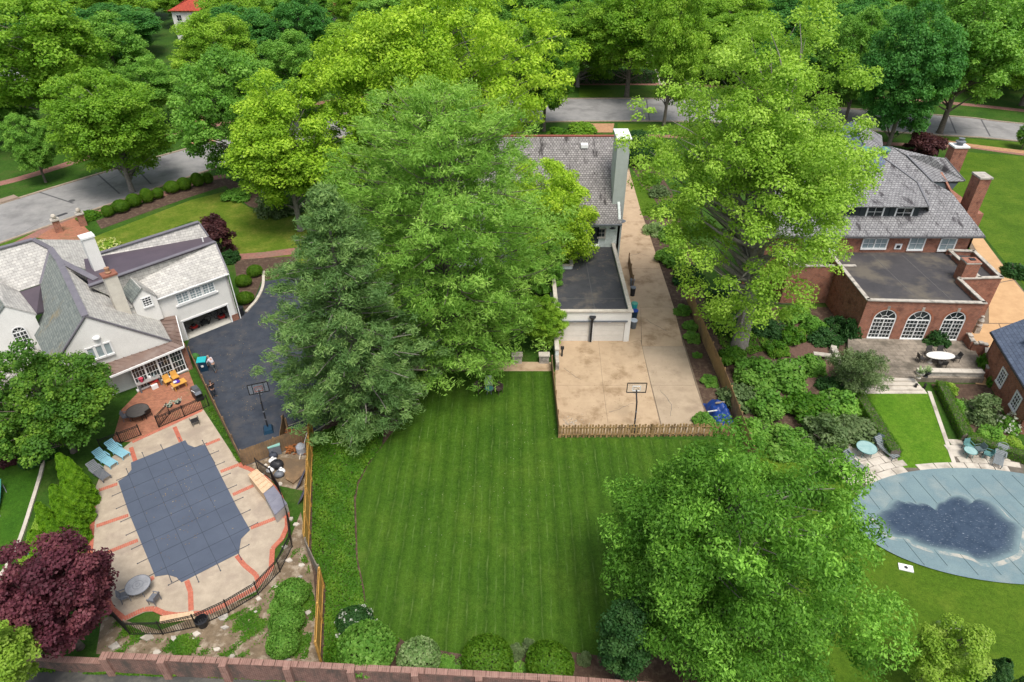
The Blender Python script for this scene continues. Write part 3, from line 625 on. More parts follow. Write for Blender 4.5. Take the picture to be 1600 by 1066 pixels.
for a, b, w in ((G1, G2, .4), (H1, H2, .4), (H1, F1, .14), (G1, E1, .14)): mb.beam(a+Vector((0, 0, .03)), b+Vector((0, 0, .03)), w, .08)
mb.build('ridge_cap', ridge_m, LH)
MB().beam(E2+VE.n*.06-Vector((0, 0, .06)), E1+VE.n*.06-Vector((0, 0, .06)), .12, .1).build('gutter', trim_w, LH)
for px, py in ((267, 366), (316, 372)): p = at(px, py, 7.6); MB().tube([(p.x, p.y, 7.1), (p.x, p.y, 7.65)], .07, 8).build('vent_pipe', trim_w, LH)
OFW = -.22; a0, a1 = VE.at(284, 503, OFW), VE.at(354, 475, OFW); g0, g1 = VE.u(a0), VE.u(a1)+.05; gz = (a0.z+a1.z)/2
ul = VE.u(E3)-.2; mb = MB(); wallquad(mb, VE, ul, g0, 0, 5.1, OFW); wallquad(mb, VE, g1, L_E-.1, .7, 5.1, OFW); wallquad(mb, VE, g0, g1, gz, 5.1, OFW)
mb.build('front_wall', white_w, LH); mb = MB(); wallquad(mb, VE, g1+.02, L_E-.08, 0, .69, OFW+.02); mb.build('brick_base', brick_house, LH)
mb = MB(); mb.beam(VE.w(g0, 0, OFW), VE.w(g0, gz, OFW), .14, .12, VE.n); mb.beam(VE.w(g1, 0, OFW), VE.w(g1, gz, OFW), .14, .12, VE.n); mb.beam(VE.w(g0-.1, gz, OFW), VE.w(g1+.1, gz, OFW), .16, .12, VE.n); mb.build('door_frame', trim_w, LH)
D5 = 5.; mb = MB(); mb.slab([VE.w(g0-.6, .02, OFW), VE.w(g1+.4, .02, OFW), VE.w(g1+.4, .02, OFW-D5), VE.w(g0-.6, .02, OFW-D5)], .1, (0, 0, -1)); mb.build('garage_floor', M('garage_floor', (.5, .48, .43), None, 2), LH)
mb = MB(); wallquad(mb, VE, g0-.8, g1+.6, 0, 2.6, OFW-D5)
for u in (g0-.7, g1+.5): mb.beam(VE.w(u, 1.3, OFW-.2), VE.w(u, 1.3, OFW-D5), .12, 2.6)
mb.build('garage_inner_wall', M('garage_inside', (.2, .18, .16), None, 2), LH)
MB().slab([VE.w(g0-.8, 2.66, OFW-.2), VE.w(g1+.6, 2.66, OFW-.2), VE.w(g1+.6, 2.66, OFW-D5), VE.w(g0-.8, 2.66, OFW-D5)], .1, (0, 0, -1)).build('garage_ceiling', white_w, LH)
# east gable of the wing
mb = MB(); e_ = VE.w(L_E-.1, 0, -.22); depth = (G1-E1); bx = VE.w(L_E-.1, 0, -7.5); r1 = Vector((G1.x, G1.y, 0))
mb.slab([(e_.x, e_.y, 0), (bx.x, bx.y, 0), (bx.x, bx.y, 5), (bx.x, bx.y, 7), VE.w(L_E-.1, 7.1, -3), (e_.x, e_.y, 5.1)], .22, -VE.t); mb.build('end_wall', white_w, LH)
MB().tube([VE.w(L_E+.02, 5.1, -.1), VE.w(L_E+.02, .1, -.1)], .05, 8).build('downspout', trim_w, LH)
p, q = VE.at(272, 461, OFW), VE.at(333, 439, OFW); b_ = VE.at(278, 477, OFW); u0, u1 = VE.u(p), VE.u(q); z1 = (p.z+q.z)/2; z0 = b_.z+.05
for i in range(3): win(VE, u0+(u1-u0)*i/3+.06, u0+(u1-u0)*(i+1)/3-.06, z0, z1, 4, 4, LH, glass_l, off=OFW, leaves=2, fw=.1, bw=.03)
MB().beam(VE.w(u0-.15, z0-.12, OFW+.06), VE.w(u1+.15, z0-.12, OFW+.06), .12, .14, VE.n).build('window_sill', trim_w, LH)
# wall dormer
da, dl, dr = VE.at(221, 450, .2), VE.at(205, 473, .2), VE.at(246, 462, .2); bk = -VE.n*2.6
roof('dormer_roof', [da, dl, dl+bk, da+bk], slate_g, .1); roof('dormer_roof', [da, dr, dr+bk, da+bk], slate_l, .1)
ua, u_l, u_r = VE.u(da), VE.u(dl)+.12, VE.u(dr)-.12
MB().slab([VE.w(u_l, 3.2, .1), VE.w(u_r, 3.2, .1), VE.w(u_r, dr.z-.1, .1), VE.w(ua, da.z-.12, .1), VE.w(u_l, dl.z-.1, .1)], .5, -VE.n).build('dormer_wall', white_w, LH)
p, q = VE.at(220, 467, .1), VE.at(234, 462, .1); b_ = VE.at(224, 481, .1); win(VE, VE.u(p), VE.u(q), b_.z, p.z, 3, 4, LH, off=.11, fw=.1, bw=.035)
# chimneys
def top_of(base, px, py):
    d = ray(px, py); t = (base.x*d.x+base.y*d.y)/(d.x*d.x+d.y*d.y); return HCAM+d.z*t
ang = math.atan2(VE.t.y, VE.t.x)
b1 = at(156, 422, 7); t1 = top_of(b1, 139, 369); chimney('chimney', b1, None, 0, .95, .8, t1, white_w, trim_w, LH, ang, None, 3)
b2 = at(190, 480, 5.6); t2 = top_of(b2, 166, 430); chimney('chimney', b2, None, 0, 1.0, .8, t2, M('cream_stucco', (.60, .56, .48), (.52, .48, .41), 1.5, .85), M('dull_brick_cap', (.27, .11, .07), (.2, .08, .055), 4), LH, ang, M('pot_clay', (.36, .2, .12), None, 4), 3)
# glazed garden room with a brown metal roof
GB = VP(at(217, 612, .06), at(293, 579, .06)); ez = 2.75; ga, gb = GB.w(-1.6, ez, .35), GB.w(GB.len+.25, ez, .35); gc = GB.w(GB.len+.1, ez+.4, -4.2)
k1 = PLr.at(248, 497); gr = VG.w(uR, Rb.z, .05); gl = VG.w(uR*.12, Rb.z, .05)
cr = MB().slab([gl, gr, gb, ga], .08); cr.slab([gr, k1, at(274, 493, ez+.25), gb], .08); gro = cr.build('garden_room_roof', copper, LH)
for i in range(1, 12): t = i/12; MB().beam(gl.lerp(gr, t)+Vector((0, 0, .02)), ga.lerp(gb, t)+Vector((0, 0, .02)), .04, .06).build('standing_seam', copper, gro)
k2 = at(274, 493, ez+.25)
for i in range(0, 7): t = i/7; MB().beam(gr.lerp(k1, t)+Vector((0, 0, .02)), gb.lerp(k2, t)+Vector((0, 0, .02)), .04, .06).build('standing_seam', copper, gro)
mb = MB(); mb.beam(ga-Vector((0, 0, .07)), gb-Vector((0, 0, .07)), .16, .16); mb.beam(gb-Vector((0, 0, .07)), k2-Vector((0, 0, .07)), .14, .14); mb.build('gutter', trim_w, LH)
for i in range(4): win(GB, GB.len*i/4+.03, GB.len*(i+1)/4-.03, .25, 2.55, 4, 4, LH, name='garden_window', fw=.075, bw=.02)
mb = MB(); wallquad(mb, GB, -.1, GB.len+.1, 0, .2, .02, .3); wallquad(mb, GB, -.1, GB.len+.1, 2.6, 2.72, .02, .2); mb.build('window_plinth', trim_w, LH)
mb = MB(); v2 = VP(GB.w(GB.len+.1, 0, 0), GB.w(GB.len+.1, 0, -4.2)); wallquad(mb, v2, 0, v2.len, 0, 2.7, 0, .3); wallquad(mb, GB, GB.len+.1, GB.len+.5, 0, 2.7, -.02, .3); mb.build('brick_pier', brick_house, LH)
# ---------------------------------------------------------------- centre house
CH = thing('centre_house', 'white painted house with weathered grey slate roof and flat roofed double garage', 'house', (7.5, 66, 0))
XR, XL, YW, ZE = 11.3, -6., 65.0, 5.8
def hp(px, py, y): return hfor(px, py, y)
VB = VP((0, YW, 0), (12, YW, 0))
mb = MB(); wallquad(mb, VB, 4.7, XR, 0, ZE+.2); mb.box(((XL+4.5)/2, YW+.9, 2.8), (4.5-XL, .25, 5.6)); mb.build('back_wall', white_b, CH)
mb = MB(); mb.slab([(XR, YW, 0), (XR, 80.5, 0), (XR, 80.5, 7.2), (XR, 73.4, 11.8), (XR, YW, ZE+.4)], .25, (-1, 0, 0)); mb.build('side_wall', white_b, CH)
RY, RZ = 73.4, 12.; kz = 7.0; ky = YW+1.6
roof('roof_slope', [(XL, ky, kz), (XR+.12, ky, kz), (XR+.12, RY, RZ), (XL, RY, RZ)], slate_c, .15, CH)
roof('roof_slope', [(4.5, YW-.45, ZE), (XR+.12, YW-.45, ZE), (XR+.12, ky, kz), (4.5, ky, kz)], slate_c, .15, CH)
roof('roof_slope', [(XL, YW+.4, ZE), (4.5, YW+.4, ZE), (4.5, ky, kz), (XL, ky, kz)], slate_c, .15, CH)
roof('roof_slope', [(XL, RY, RZ), (XR+.12, RY, RZ), (XR+.12, 81, 6.8), (XL, 81, 6.8)], slate_c, .15, CH)
mb = MB(); n_ = 46
for i in range(n_): x = XL+(XR-XL)*(i+.5)/n_; mb.tube([(x-.19, RY, RZ+.03), (x+.19, RY, RZ+.05)], .13, 8)
mb.build('ridge_tile', M('dull_ridge_tile', (.27, .085, .06), (.2, .06, .045), 5, .8), CH)
MB().beam((4.5, YW-.5, ZE-.05), (XR+.1, YW-.5, ZE-.05), .14, .12).build('gutter', greyp, CH); MB().tube([(4.62, YW-.08, ZE), (4.62, YW-.08, 3.2)], .06, 8).build('downspout', blackp, CH)
sk = Vector(PL((0, ky, kz), (1, ky, kz), (0, RY, RZ)).at(913, 229)); MB().box((sk.x, sk.y, sk.z+.1), (.75, .75, .35)).build('roof_hatch', trim_w, CH)
chim = MB().box((11.15, 68.15, 6.85), (1.25, 2.9, 13.7)).build('chimney', M('sage_stucco', (.44, .475, .455), (.38, .415, .395), 1.2, .85), CH)
MB().box((11.15, 68.15, 13.72), (1.1, 2.6, .12)).build('chimney_shoulder', greyp, chim); MB().box((11.15, 68.15, 14.0), (1.5, 3.1, .12)).build('chimney_cap', trim_w, chim)
mb = MB()
for dx in (-.5, .5):
    for dy in (-1.3, 0, 1.3): mb.box((11.15+dx, 68.15+dy, 13.85), (.12, .12, .2))
mb.build('cap_leg', greyp, chim)
dkf = M('dark_teal_door', (.018, .028, .034), None, 3, .4); stonef = M('stone_frame', (.38, .35, .31), None, 4)
for x0, x1, py0, py1, c in ((878, 899, 361, 378, 2), (935, 945, 357, 371, 1)):
    p, q = VB.at(x0, py0), VB.at(x1, py1); win(VB, VB.u(p), VB.u(q), q.z, p.z, 2*c, 2, CH, leaves=c, fr=stonef, fw=.13)
p, q = VB.at(920.5, 356), VB.at(933, 381); win(VB, VB.u(p), VB.u(q), 3.28, p.z, 3, 4, CH, fr=dkf, name='terrace_door', fw=.16, bw=.05)
MB().box(((p.x+q.x)/2, YW-.3, 3.3), (1.2, .6, .12)).build('door_step', trim_w, CH)
p = VB.at(957, 356); MB().ell((p.x, p.y-.15, p.z), (.3, .12, .12)).build('wall_lamp', blackp, CH)
# garage block
ZR, GX0, GX1, GY0 = 2.95, 3.95, 10.85, 51.75
mb = MB(); mb.prism([(GX0+.2, GY0+.2), (GX1-.2, GY0+.2), (GX1-.2, YW-.05), (6.1, YW-.05), (6.1, 60.2), (GX0+.2, 60.2)], ZR-.2, ZR); mb.build('flat_roof', flatroof, CH)
mb = MB()
for y in (54.6, 58.4, 62.2): mb.box((7.4 if y < 60 else 8.4, y, ZR+.006), (6.2 if y < 60 else 4.3, .07, .02))
mb.box((7.6, 57, ZR+.003), (.06, 10, .012)); mb.build('roof_seam', M('seam', (.10, .1, .1), None, 4), CH)
mb = MB(); pz = 3.32
mb.box((GX1-.11, (GY0+YW)/2+.1, pz/2), (.24, YW-GY0-.2, pz)); mb.box((GX0+.11, (GY0+60.2)/2, pz/2), (.24, 60.2-GY0, pz)); mb.box((5, 60.3, pz/2), (2.0, .24, pz)); mb.box((6.0, 62.7, pz/2), (.24, 4.6, pz)); mb.build('parapet_wall', white_b, CH)
mb = MB(); mb.box((GX1-.11, (GY0+YW)/2+.1, pz+.04), (.36, YW-GY0-.2, .09)); mb.box((GX0+.11, (GY0+60.2)/2, pz+.04), (.36, 60.2-GY0-.4, .09)); mb.box((5.1, 60.3, pz+.045), (2.1, .34, .09)); mb.box((6.0, 62.8, pz+.04), (.34, 4.3, .09)); mb.box(((GX0+GX1)/2, GY0+.1, pz+.05), (GX1-GX0+.24, .42, .1)); mb.build('coping', pale_conc, CH)
VF = VP((GX0, GY0, 0), (GX1, GY0, 0)); Lf = GX1-GX0
mb = MB(); wallquad(mb, VF, 0, Lf, 2.3, pz); wallquad(mb, VF, 0, .42, 0, 2.3); wallquad(mb, VF, Lf-.5, Lf, 0, 2.3); wallquad(mb, VF, 3.16, 3.54, 0, 2.3); mb.build('garage_front', white_w, CH)
doorm = M('garage_door', (.66, .63, .58), (.60, .57, .52), 1.5, .6, .05)
MB().beam(VF.w(.2, 2.32, .06), VF.w(Lf-.3, 2.32, .06), .12, .12, VF.n).build('lintel', greyp, CH)
for a, b in ((.42, 3.16), (3.54, Lf-.5)):
    d = MB(); wallquad(d, VF, a, b, 0, 2.3, -.14, .04); do = d.build('garage_door', doorm, CH)
    for k in range(4): m_ = MB(); wallquad(m_, VF, a+.04, b-.04, .03+.57*k, .57*(k+1), -.11, .03); m_.build('panel', doorm, do)
    MB().box(tuple(VF.w((a+b)/2, 2.1, -.07)), (.3, .05, .1)).build('lamp', trim_w, do)
dp = MB(); dp.tube([VF.w(3.35, 2.75, .1), VF.w(3.35, .1, .1)], .09, 8); dpo = dp.build('drain_pipe', blackp, CH); MB().lathe([(.12, 0), (.3, .25), (.32, .32)], tuple(VF.w(3.35, 2.6, .2)), 10).build('rain_head', blackp, dpo)
MB().tube([VF.w(3.2, 2.3, .08), VF.w(3.2, .05, .08)], .03, 6).build('conduit', greyp, CH)
MB().tube([(4.6, 61.5, ZR), (4.6, 61.5, ZR+.5)], .05, 8).build('vent_pipe', trim_w, CH)
MB().slab([(XR-.6, GY0-.4, .06), (11.9, GY0+.2, .06), (12.1, GY0+3, .06), (10.9, GY0+3.5, .06)], .1, (0, 0, -1)).build('step', concrete, CH)
# ---------------------------------------------------------------- right brick house
RH = thing('brick_house', 'red brick house with dark slate roofs, tall chimneys and arched garden doors', 'house', at(1430, 450))
fa, fb = at(1335, 528, .5), at(1512, 533, .5); VR = VP(fa, fb); LR = VR.len; PZ = 4.6; RZF = 4.15; YM = 61.5
doors = []
mb = MB(); prev = 0.
spans = [((1354, 527), (1389, 528), (1382, 484)), ((1406, 528), (1442, 530), (1437, 486)), ((1461, 530), (1494, 532), (1490, 487))]
for a, b, c in spans:
    u0, u1 = VR.u(VR.at(*a)), VR.u(VR.at(*b)); zt = VR.at(*c).z; r = (u1-u0)/2; doors.append((u0, u1, zt))
    wallquad(mb, VR, prev, u0, 0, PZ)
    uc = (u0+u1)/2; pts = [(uc+r*math.cos(math.pi*i/14), zt-r+r*math.sin(math.pi*i/14)) for i in range(15)]
    for (ua_, za_), (ub_, zb_) in zip(pts, pts[1:]): mb.slab([VR.w(ub_, zb_), VR.w(ua_, za_), VR.w(ua_, PZ), VR.w(ub_, PZ)], .22, -VR.n)
    prev = u1
wallquad(mb, VR, prev, LR, 0, PZ); mb.build('garden_front', brick_house, RH)
for u0, u1, zt in doors: win(VR, u0+.05, u1-.05, .55, zt-.03, 6, 5, RH, name='arched_door', arch=True, leaves=2, off=-.1, fw=.1, bw=.028)
archm = M('arch_brick', (.33, .13, .075), (.24, .09, .05), 5)
for u0, u1, zt in doors:
    r = (u1-u0)/2+.12; uc = (u0+u1)/2; pts = [(uc+r*math.cos(math.pi*i/14), zt-r+.12+r*math.sin(math.pi*i/14)) for i in range(15)]
    mb = MB()
    for p, q in zip(pts, pts[1:]): mb.beam(VR.w(p[0], p[1], .005), VR.w(q[0], q[1], .005), .2, .03, VR.n)
    mb.build('arch_trim', archm, RH); mb = MB(); wallquad(mb, VR, uc-.12, uc+.12, zt-.02, zt+.38, .04, .06); mb.build('keystone', stone, RH)
fL, fR = VR.w(0, 0), VR.w(LR, 0); xr2 = 46.
MB().slab([(fL.x, fL.y, 0), (fL.x-.05, YM, 0), (fL.x-.05, YM, PZ), (fL.x, fL.y, PZ)], .22, (1, 0, 0)).build('side_wall', brick_house, RH)
MB().slab([(fR.x, fR.y, 0), (fR.x, 55.4, 0), (fR.x, 55.4, PZ), (fR.x, fR.y, PZ)], .22, (-1, 0, 0)).build('side_wall', brick_house, RH)
MB().slab([(fR.x-.2, 55.4, 0), (xr2, 55.6, 0), (xr2, 55.6, PZ), (fR.x-.2, 55.4, PZ)], .22, (0, 1, 0)).build('side_wall', brick_house, RH)
MB().slab([(xr2, 55.6, 0), (xr2+.3, 61, 0), (xr2+.3, 61, PZ), (xr2, 55.6, PZ)], .22, (-1, 0, 0)).build('side_wall', brick_house, RH)
MB().slab([(xr2+.3, 61, 0), (43.7, 61.2, 0), (43.7, 61.2, PZ), (xr2+.3, 61, PZ)], .2, (0, -1, 0)).build('side_wall', brick_house, RH)
MB().box((43.9, 57.9, 4.3), (.22, 4.8, .6)).build('side_wall', brick_house, RH)
mb = MB(); mb.prism([(fL.x+.2, fL.y+.25), (fR.x-.2, fR.y+.25), (fR.x-.2, 55.6), (xr2-.2, 55.8), (xr2+.1, 60.9), (43.7, 61.1), (43.7, YM), (fL.x+.2, YM)], RZF-.2, RZF); mb.build('flat_roof', flatroof_r, RH)
mb = MB(); mb.box((36.5, 56.5, RZF+.004), (.06, 9, .012), .06); mb.box((39.5, 56.5, RZF+.004), (.06, 9, .012), .06); mb.build('roof_seam', M('roof_seam', (.12, .115, .11), None, 4), RH)
mb = MB()
for a, b in (((fL.x-.05, fL.y+.05), (fR.x+.1, fR.y+.05)), ((fL.x+.05, fL.y), (fL.x, YM-.1)), ((fR.x-.1, fR.y), (fR.x-.1, 55.5)), ((fR.x-.1, 55.5), (xr2+.1, 55.7)), ((xr2-.05, 55.6), (xr2+.25, 61)), ((xr2+.3, 60.9), (43.8, 61.1)), ((43.9, 55.6), (43.9, 61))): mb.beam((a[0], a[1], PZ+.04), (b[0], b[1], PZ+.04), .36, .1)
mb.build('coping', stone, RH)
c3 = Vector((42.95, 55.3, 0)); t3 = top_of(at(1515, 444, RZF), 1520, 417); cc = MB().box((42.75, 56.1, (RZF+6.1)/2), (1.35, 1.1, 6.1-RZF+.3)).build('chimney', brick_house, RH); MB().box((42.75, 56.1, 6.15), (1.4, 1.15, .12)).build('chimney_cap', stone, cc); MB().box((42.85, 56.15, 6.26), (.5, .4, .14)).build('flue', blackp, cc)
# low left annex
mb = MB(); mb.box((30.3, 58.6, 2.1), (6.4, .22, 4.2)); mb.box((27.2, 60.2, 2.1), (.22, 3.4, 4.2)); mb.build('annex_wall', brick_house, RH)
MB().prism([(27.2, 58.7), (fL.x, 58.7), (fL.x, YM), (27.2, YM)], 3.7, 3.85).build('flat_roof', flatroof_r, RH)
mb = MB(); mb.box((30.3, 58.6, 4.25), (6.6, .34, .1)); mb.box((27.2, 60.3, 4.25), (.34, 3.1, .1)); mb.build('coping', stone, RH)
# main block
EZ = hfor(1450, 369, YM-.5).z; XE = hfor(1537, 371, YM-.5).x; XW = 24.
VM = VP((XW, YM, 0), (60, YM, 0))
mb = MB(); wallquad(mb, VM, 0, XE-.6-XW, 0, EZ+.1); mb.slab([(XE-.6, YM, 0), (XE-.6, 74, 0), (XE-.6, 74, EZ+2.5), (XE-.6, 70, EZ+3), (XE-.6, YM, EZ)], .22, (-1, 0, 0)); mb.build('back_wall', brick_house, RH)
for a, b, cur in (((1424, 370), (1441, 391), 0), ((1472, 372), (1489, 392), 0), ((1291, 373), (1306, 391), 0), ((1258, 372), (1272, 390), 0), ((1350, 372), (1384, 389), 1)):
    p, q = VM.at(*a), VM.at(*b); u0, u1 = VM.u(p), VM.u(q)
    z1 = min(p.z, EZ-.15); win(VM, u0, u1-.1, q.z+.05, z1, 2 if not cur else 4, 2, RH, glass_l, leaves=1+cur, fw=.13)
p = VM.at(1403, 385); MB().box((p.x, YM-.04, p.z), (.7, .08, .6)).build('vent_plate', trim_w, RH); MB().box((p.x, YM-.09, p.z), (.35, .06, .3)).build('vent_plate', blackp, RH)
EY = YM-.55; RZM = 11.5; r1 = at(1332, 231, RZM); r2 = at(1395, 231, RZM); wl_, wr_ = at(1458, 285, 7.9), at(1508, 283, 7.9); w3 = at(1477, 247, 10.1); PM = PL((XW, EY, EZ), (XE, EY, EZ), r1)
ea, eb = Vector((XW, EY, EZ)), Vector((XE+.1, EY, EZ)); mid = PM.at(1458, 285); midr = PM.at(1488, 302)
roof('roof_slope', [ea, eb, midr, mid, PM.at(1416, 245), PM.at(1395, 231), PM.at(1332, 231), PM.at(1225, 232)], slate_r, .15, RH)
w0 = PM.at(1416, 244)+Vector((0, 0, .1)); roof('roof_slope', [PM.at(1395, 231)+Vector((0, 0, .06)), w0, mid+Vector((0, 0, .05)), wr_, w3, at(1453, 244, 10.9)], slate_r, .15, RH)
dkg = M('dark_gable', (.032, .042, .046), (.025, .033, .036), 3, .6); wv = VP((mid.x, mid.y, 0), (wr_.x, wr_.y, 0))
MB().slab([mid+Vector((0, .15, -.05)), wr_+Vector((-.5, .15, -.05)), at(1487, 300, mid.z-1.5)+Vector((0, .15, 0)), midr+Vector((0, .1, 0))], .15).build('dark_gable', dkg, RH)
MB().prism([(47.2, 66.2), (49.6, 66.2), (49.6, 75), (46, 75)], 0, 6.2).build('side_block', brick_house, RH)
# hipped dormer with sashes and shutters
fy = PM.at(1400, 342).y; dB = hfor(1452, 323, fy-.35); dz = dB.z; dC = hfor(1300, 321, fy-.35); dC.z = dz; dA = PM.at(1364, 239)+Vector((0, -.1, .25)); dS = PM.at(1432, 289)+Vector((0, -.1, .25)); dT = PM.at(1320, 262)+Vector((0, -.1, .3))
roof('dormer_roof', [dA, dS, dB, dC, dT], slate_r, .12, RH)
roof('dormer_roof', [dA, dS, dB, PM.at(1452, 330), PM.at(1442, 296), PM.at(1380, 240)], slate_r, .1, RH)
roof('saddle_roof', [PM.at(a, b)+Vector((0, -.35, .6)) for a, b in ((1364, 238), (1379, 260), (1368, 271), (1346, 258))], slate_b, .1, RH)
VD = VP((dC.x, fy+.35, 0), (dB.x-.4, fy+.35, 0)); mb = MB(); uu1 = VD.u(VD.at(1434, 333)); wallquad(mb, VD, 0, uu1, PM.z(36, fy)-.6, dz, 0, .2); mb.slab([VD.w(uu1, dz-2), VD.w(uu1, dz), (VD.w(uu1, 0).x, fy+4, dz), (VD.w(uu1, 0).x, fy+4, dz-1)], .15, (-1, 0, 0)); mb.build('dormer_wall', dkg, RH)
for a, b in (((1402, 324), (1423, 341)), ((1357, 322), (1378, 340))):
    p, q = VD.at(*a), VD.at(*b); win(VD, VD.u(p), VD.u(q)-.1, q.z, min(p.z, dz-.1), 2, 2, RH, fw=.14)
    for s_ in (VD.u(q)+.25, VD.u(p)-.4): m_ = MB(); wallquad(m_, VD, s_-.3, s_+.3, q.z, min(p.z, dz-.12), .05, .05); m_.build('shutter', dkg, RH)
# rear wing roof in blue slate, roof fans, chimneys
ra = at(1334, 189, 12.2); roof('rear_roof', [ra, at(1353, 231, 10.4), at(1322, 232, 10.4), at(1285, 225, 9.6), at(1303, 203, 11)], slate_b, .12, RH); roof('rear_roof', [ra, at(1380, 231, 9.8), at(1353, 231, 10.4)], slate_r, .12, RH); roof('rear_roof', [ra, at(1380, 231, 9.8), at(1378, 212, 9.5)], slate_r, .12, RH)
for px in (1351, 1381): p = PM.at(px, 240); f_ = MB().lathe([(.3, -.5), (.3, .25), (.55, .3), (.55, .5), (.3, .68), (.02, .72)], p, 14).build('roof_fan', verdigris, RH); MB().lathe([(.36, -.02), (.36, .12)], (p.x, p.y, p.z+.1), 12).build('fan_collar', blackp, f_)
mb = MB()
for a, b in ((PM.at(1395, 231), PM.at(1300, 231)), (dA, dS), (dS, dB), (w0, mid), (ra, at(1353, 231, 10.4)), (w3, wr_)): mb.beam(a+Vector((0, 0, .05)), b+Vector((0, 0, .05)), .2, .07)
mb.build('ridge_cap', M('lead', (.17, .17, .18), (.13, .13, .14), 3, .6), RH); MB().beam((XW, EY-.02, EZ-.12), (XE+.1, EY-.02, EZ-.12), .15, .13).build('gutter', M('gutter', (.09, .09, .095), None, 3), RH)
b2 = Vector((47.45, 65.75, 6.5)); t2 = top_of(at(1508, 336, 6.5), 1532, 278); chimney('chimney', b2, None, 0, 1.15, 1.5, t2, brick_house, stone, RH)
b1 = at(1488, 256, 9.2); t1 = top_of(b1, 1497, 228); c1 = chimney('chimney', b1, None, 0, 1.5, 1.2, t1, brick_house, trim_w, RH); MB().lathe([(.3, 0), (.34, .3), (.5, .32), (.5, .45), (.25, .55), (.25, .75), (.33, .76), (.02, .8)], (b1.x, b1.y, t1+.1), 12).build('chimney_pot', greyp, c1)
# brick paving yard right of the house, terrace, steps
court = struct(sheet('tan_courtyard', [(1505, 365), (1535, 372), (1600, 455), (1700, 560), (1700, 700), (1590, 620), (1520, 590), (1490, 530), (1540, 440)], .012, joint_m)); tanb = M('tan_paving', (.52, .33, .17), (.44, .27, .135), 1, .85, .15)
for pts in ([(1512, 368), (1536, 372), (1583, 437), (1555, 442)], [(1545, 445), (1584, 438), (1640, 505), (1545, 505)], [(1520, 506), (1560, 506), (1585, 560), (1500, 560)], [(1561, 506), (1641, 506), (1700, 560), (1586, 560)], [(1500, 561), (1586, 561), (1610, 610), (1525, 600)], [(1587, 561), (1702, 561), (1702, 640), (1611, 610)]): slab_piece(pts, tanb, .02, .04, court)
ter = struct(MB().slab([at(a, b, .5) for a, b in [(1325, 528), (1516, 533), (1536, 570), (1538, 592), (1427, 590), (1372, 588), (1325, 580)]], .6, (0, 0, -1)).build('stone_terrace', terrace_m))
tw = thing('terrace_wall', 'low stone wall with pale coping along the garden edge of the terrace', 'wall', at(1480, 592)); wq = (at(1428, 592), at(1530, 594)); MB().beam(wq[0]+Vector((0, 0, .45)), wq[1]+Vector((0, 0, .45)), .4, .9).build('masonry', stone, tw)
for k in range(6): a, b = wq[0].lerp(wq[1], k/6), wq[0].lerp(wq[1], (k+1)/6); MB().beam(a.lerp(b, .01)+Vector((0, 0, .95)), a.lerp(b, .99)+Vector((0, 0, .95)), .55, .1).build('coping_stone', flag_m, tw)
st = thing('garden_steps', 'pale stone steps down from the terrace to the small lawn', 'steps', at(1400, 605))
for k, (yy, z) in enumerate(((590, .42), (597, .29), (604, .16), (610, .05))):
    a, b = at(1362-k*6, yy, z), at(1428+k*6, yy+1, z); MB().box(((a.x+b.x)/2, (a.y+b.y)/2, z-.3), (b.x-a.x, .75, .6)).build('step', flag_m, st)
# crenellated low wall by the courtyard, stone bench
cw = thing('stepped_wall', 'low brick wall with stepped stone cap beside the terrace', 'wall', at(1525, 560)); pts = [at(1501, 535), at(1512, 553), at(1536, 556), at(1538, 590)]
for (a, b), hh in zip(zip(pts, pts[1:]), (1.3, 1.2, .9)):
    MB().beam(a+Vector((0, 0, hh/2)), b+Vector((0, 0, hh/2)), .3, hh).build('brickwork', brick_house, cw)
    for k in range(3): p, q = a.lerp(b, k/3+.02), a.lerp(b, (k+1)/3-.02); MB().beam(p+Vector((0, 0, hh+.06+.1*(k % 2))), q+Vector((0, 0, hh+.06+.1*(k % 2))), .4, .12).build('cap_stone', stone, cw)
sb = thing('stone_ornament', 'carved pale stone ornament at the right corner of the brick house', 'statue', at(1524, 520)); p = at(1524, 520); MB().box((p.x, p.y, .35), (.5, .4, .7)).build('plinth', stone, sb); MB().lathe([(.2, 0), (.3, .2), (.22, .4), (.28, .7), (.12, 1.0), (.16, 1.15), (.02, 1.25)], (p.x, p.y, .7), 12).build('figure', stone, sb)
# garden: lawn, edging, hedge
struct(sheet('terrace_lawn', [(1352, 615), (1450, 615), (1492, 732), (1450, 731), (1408, 731)], .014, grassmat('fresh_lawn', [(.055, .14, .008), (.075, .17, .010), (.10, .19, .016)], sc=2)))
ribbon_px = lambda nm, pts, w, z, m: struct(ribbon(nm, [at(*p) for p in pts], -w/2, w/2, -.05, z, m))
ribbon_px('lawn_edging', [(1350, 614), (1407, 732)], .14, .05, flag_m); ribbon_px('lawn_edging', [(1452, 612), (1494, 734)], .3, .05, flag_m)
struct(sheet('garden_bed', [(1455, 600), (1545, 600), (1590, 700), (1560, 700), (1500, 690)], .006, mulch))
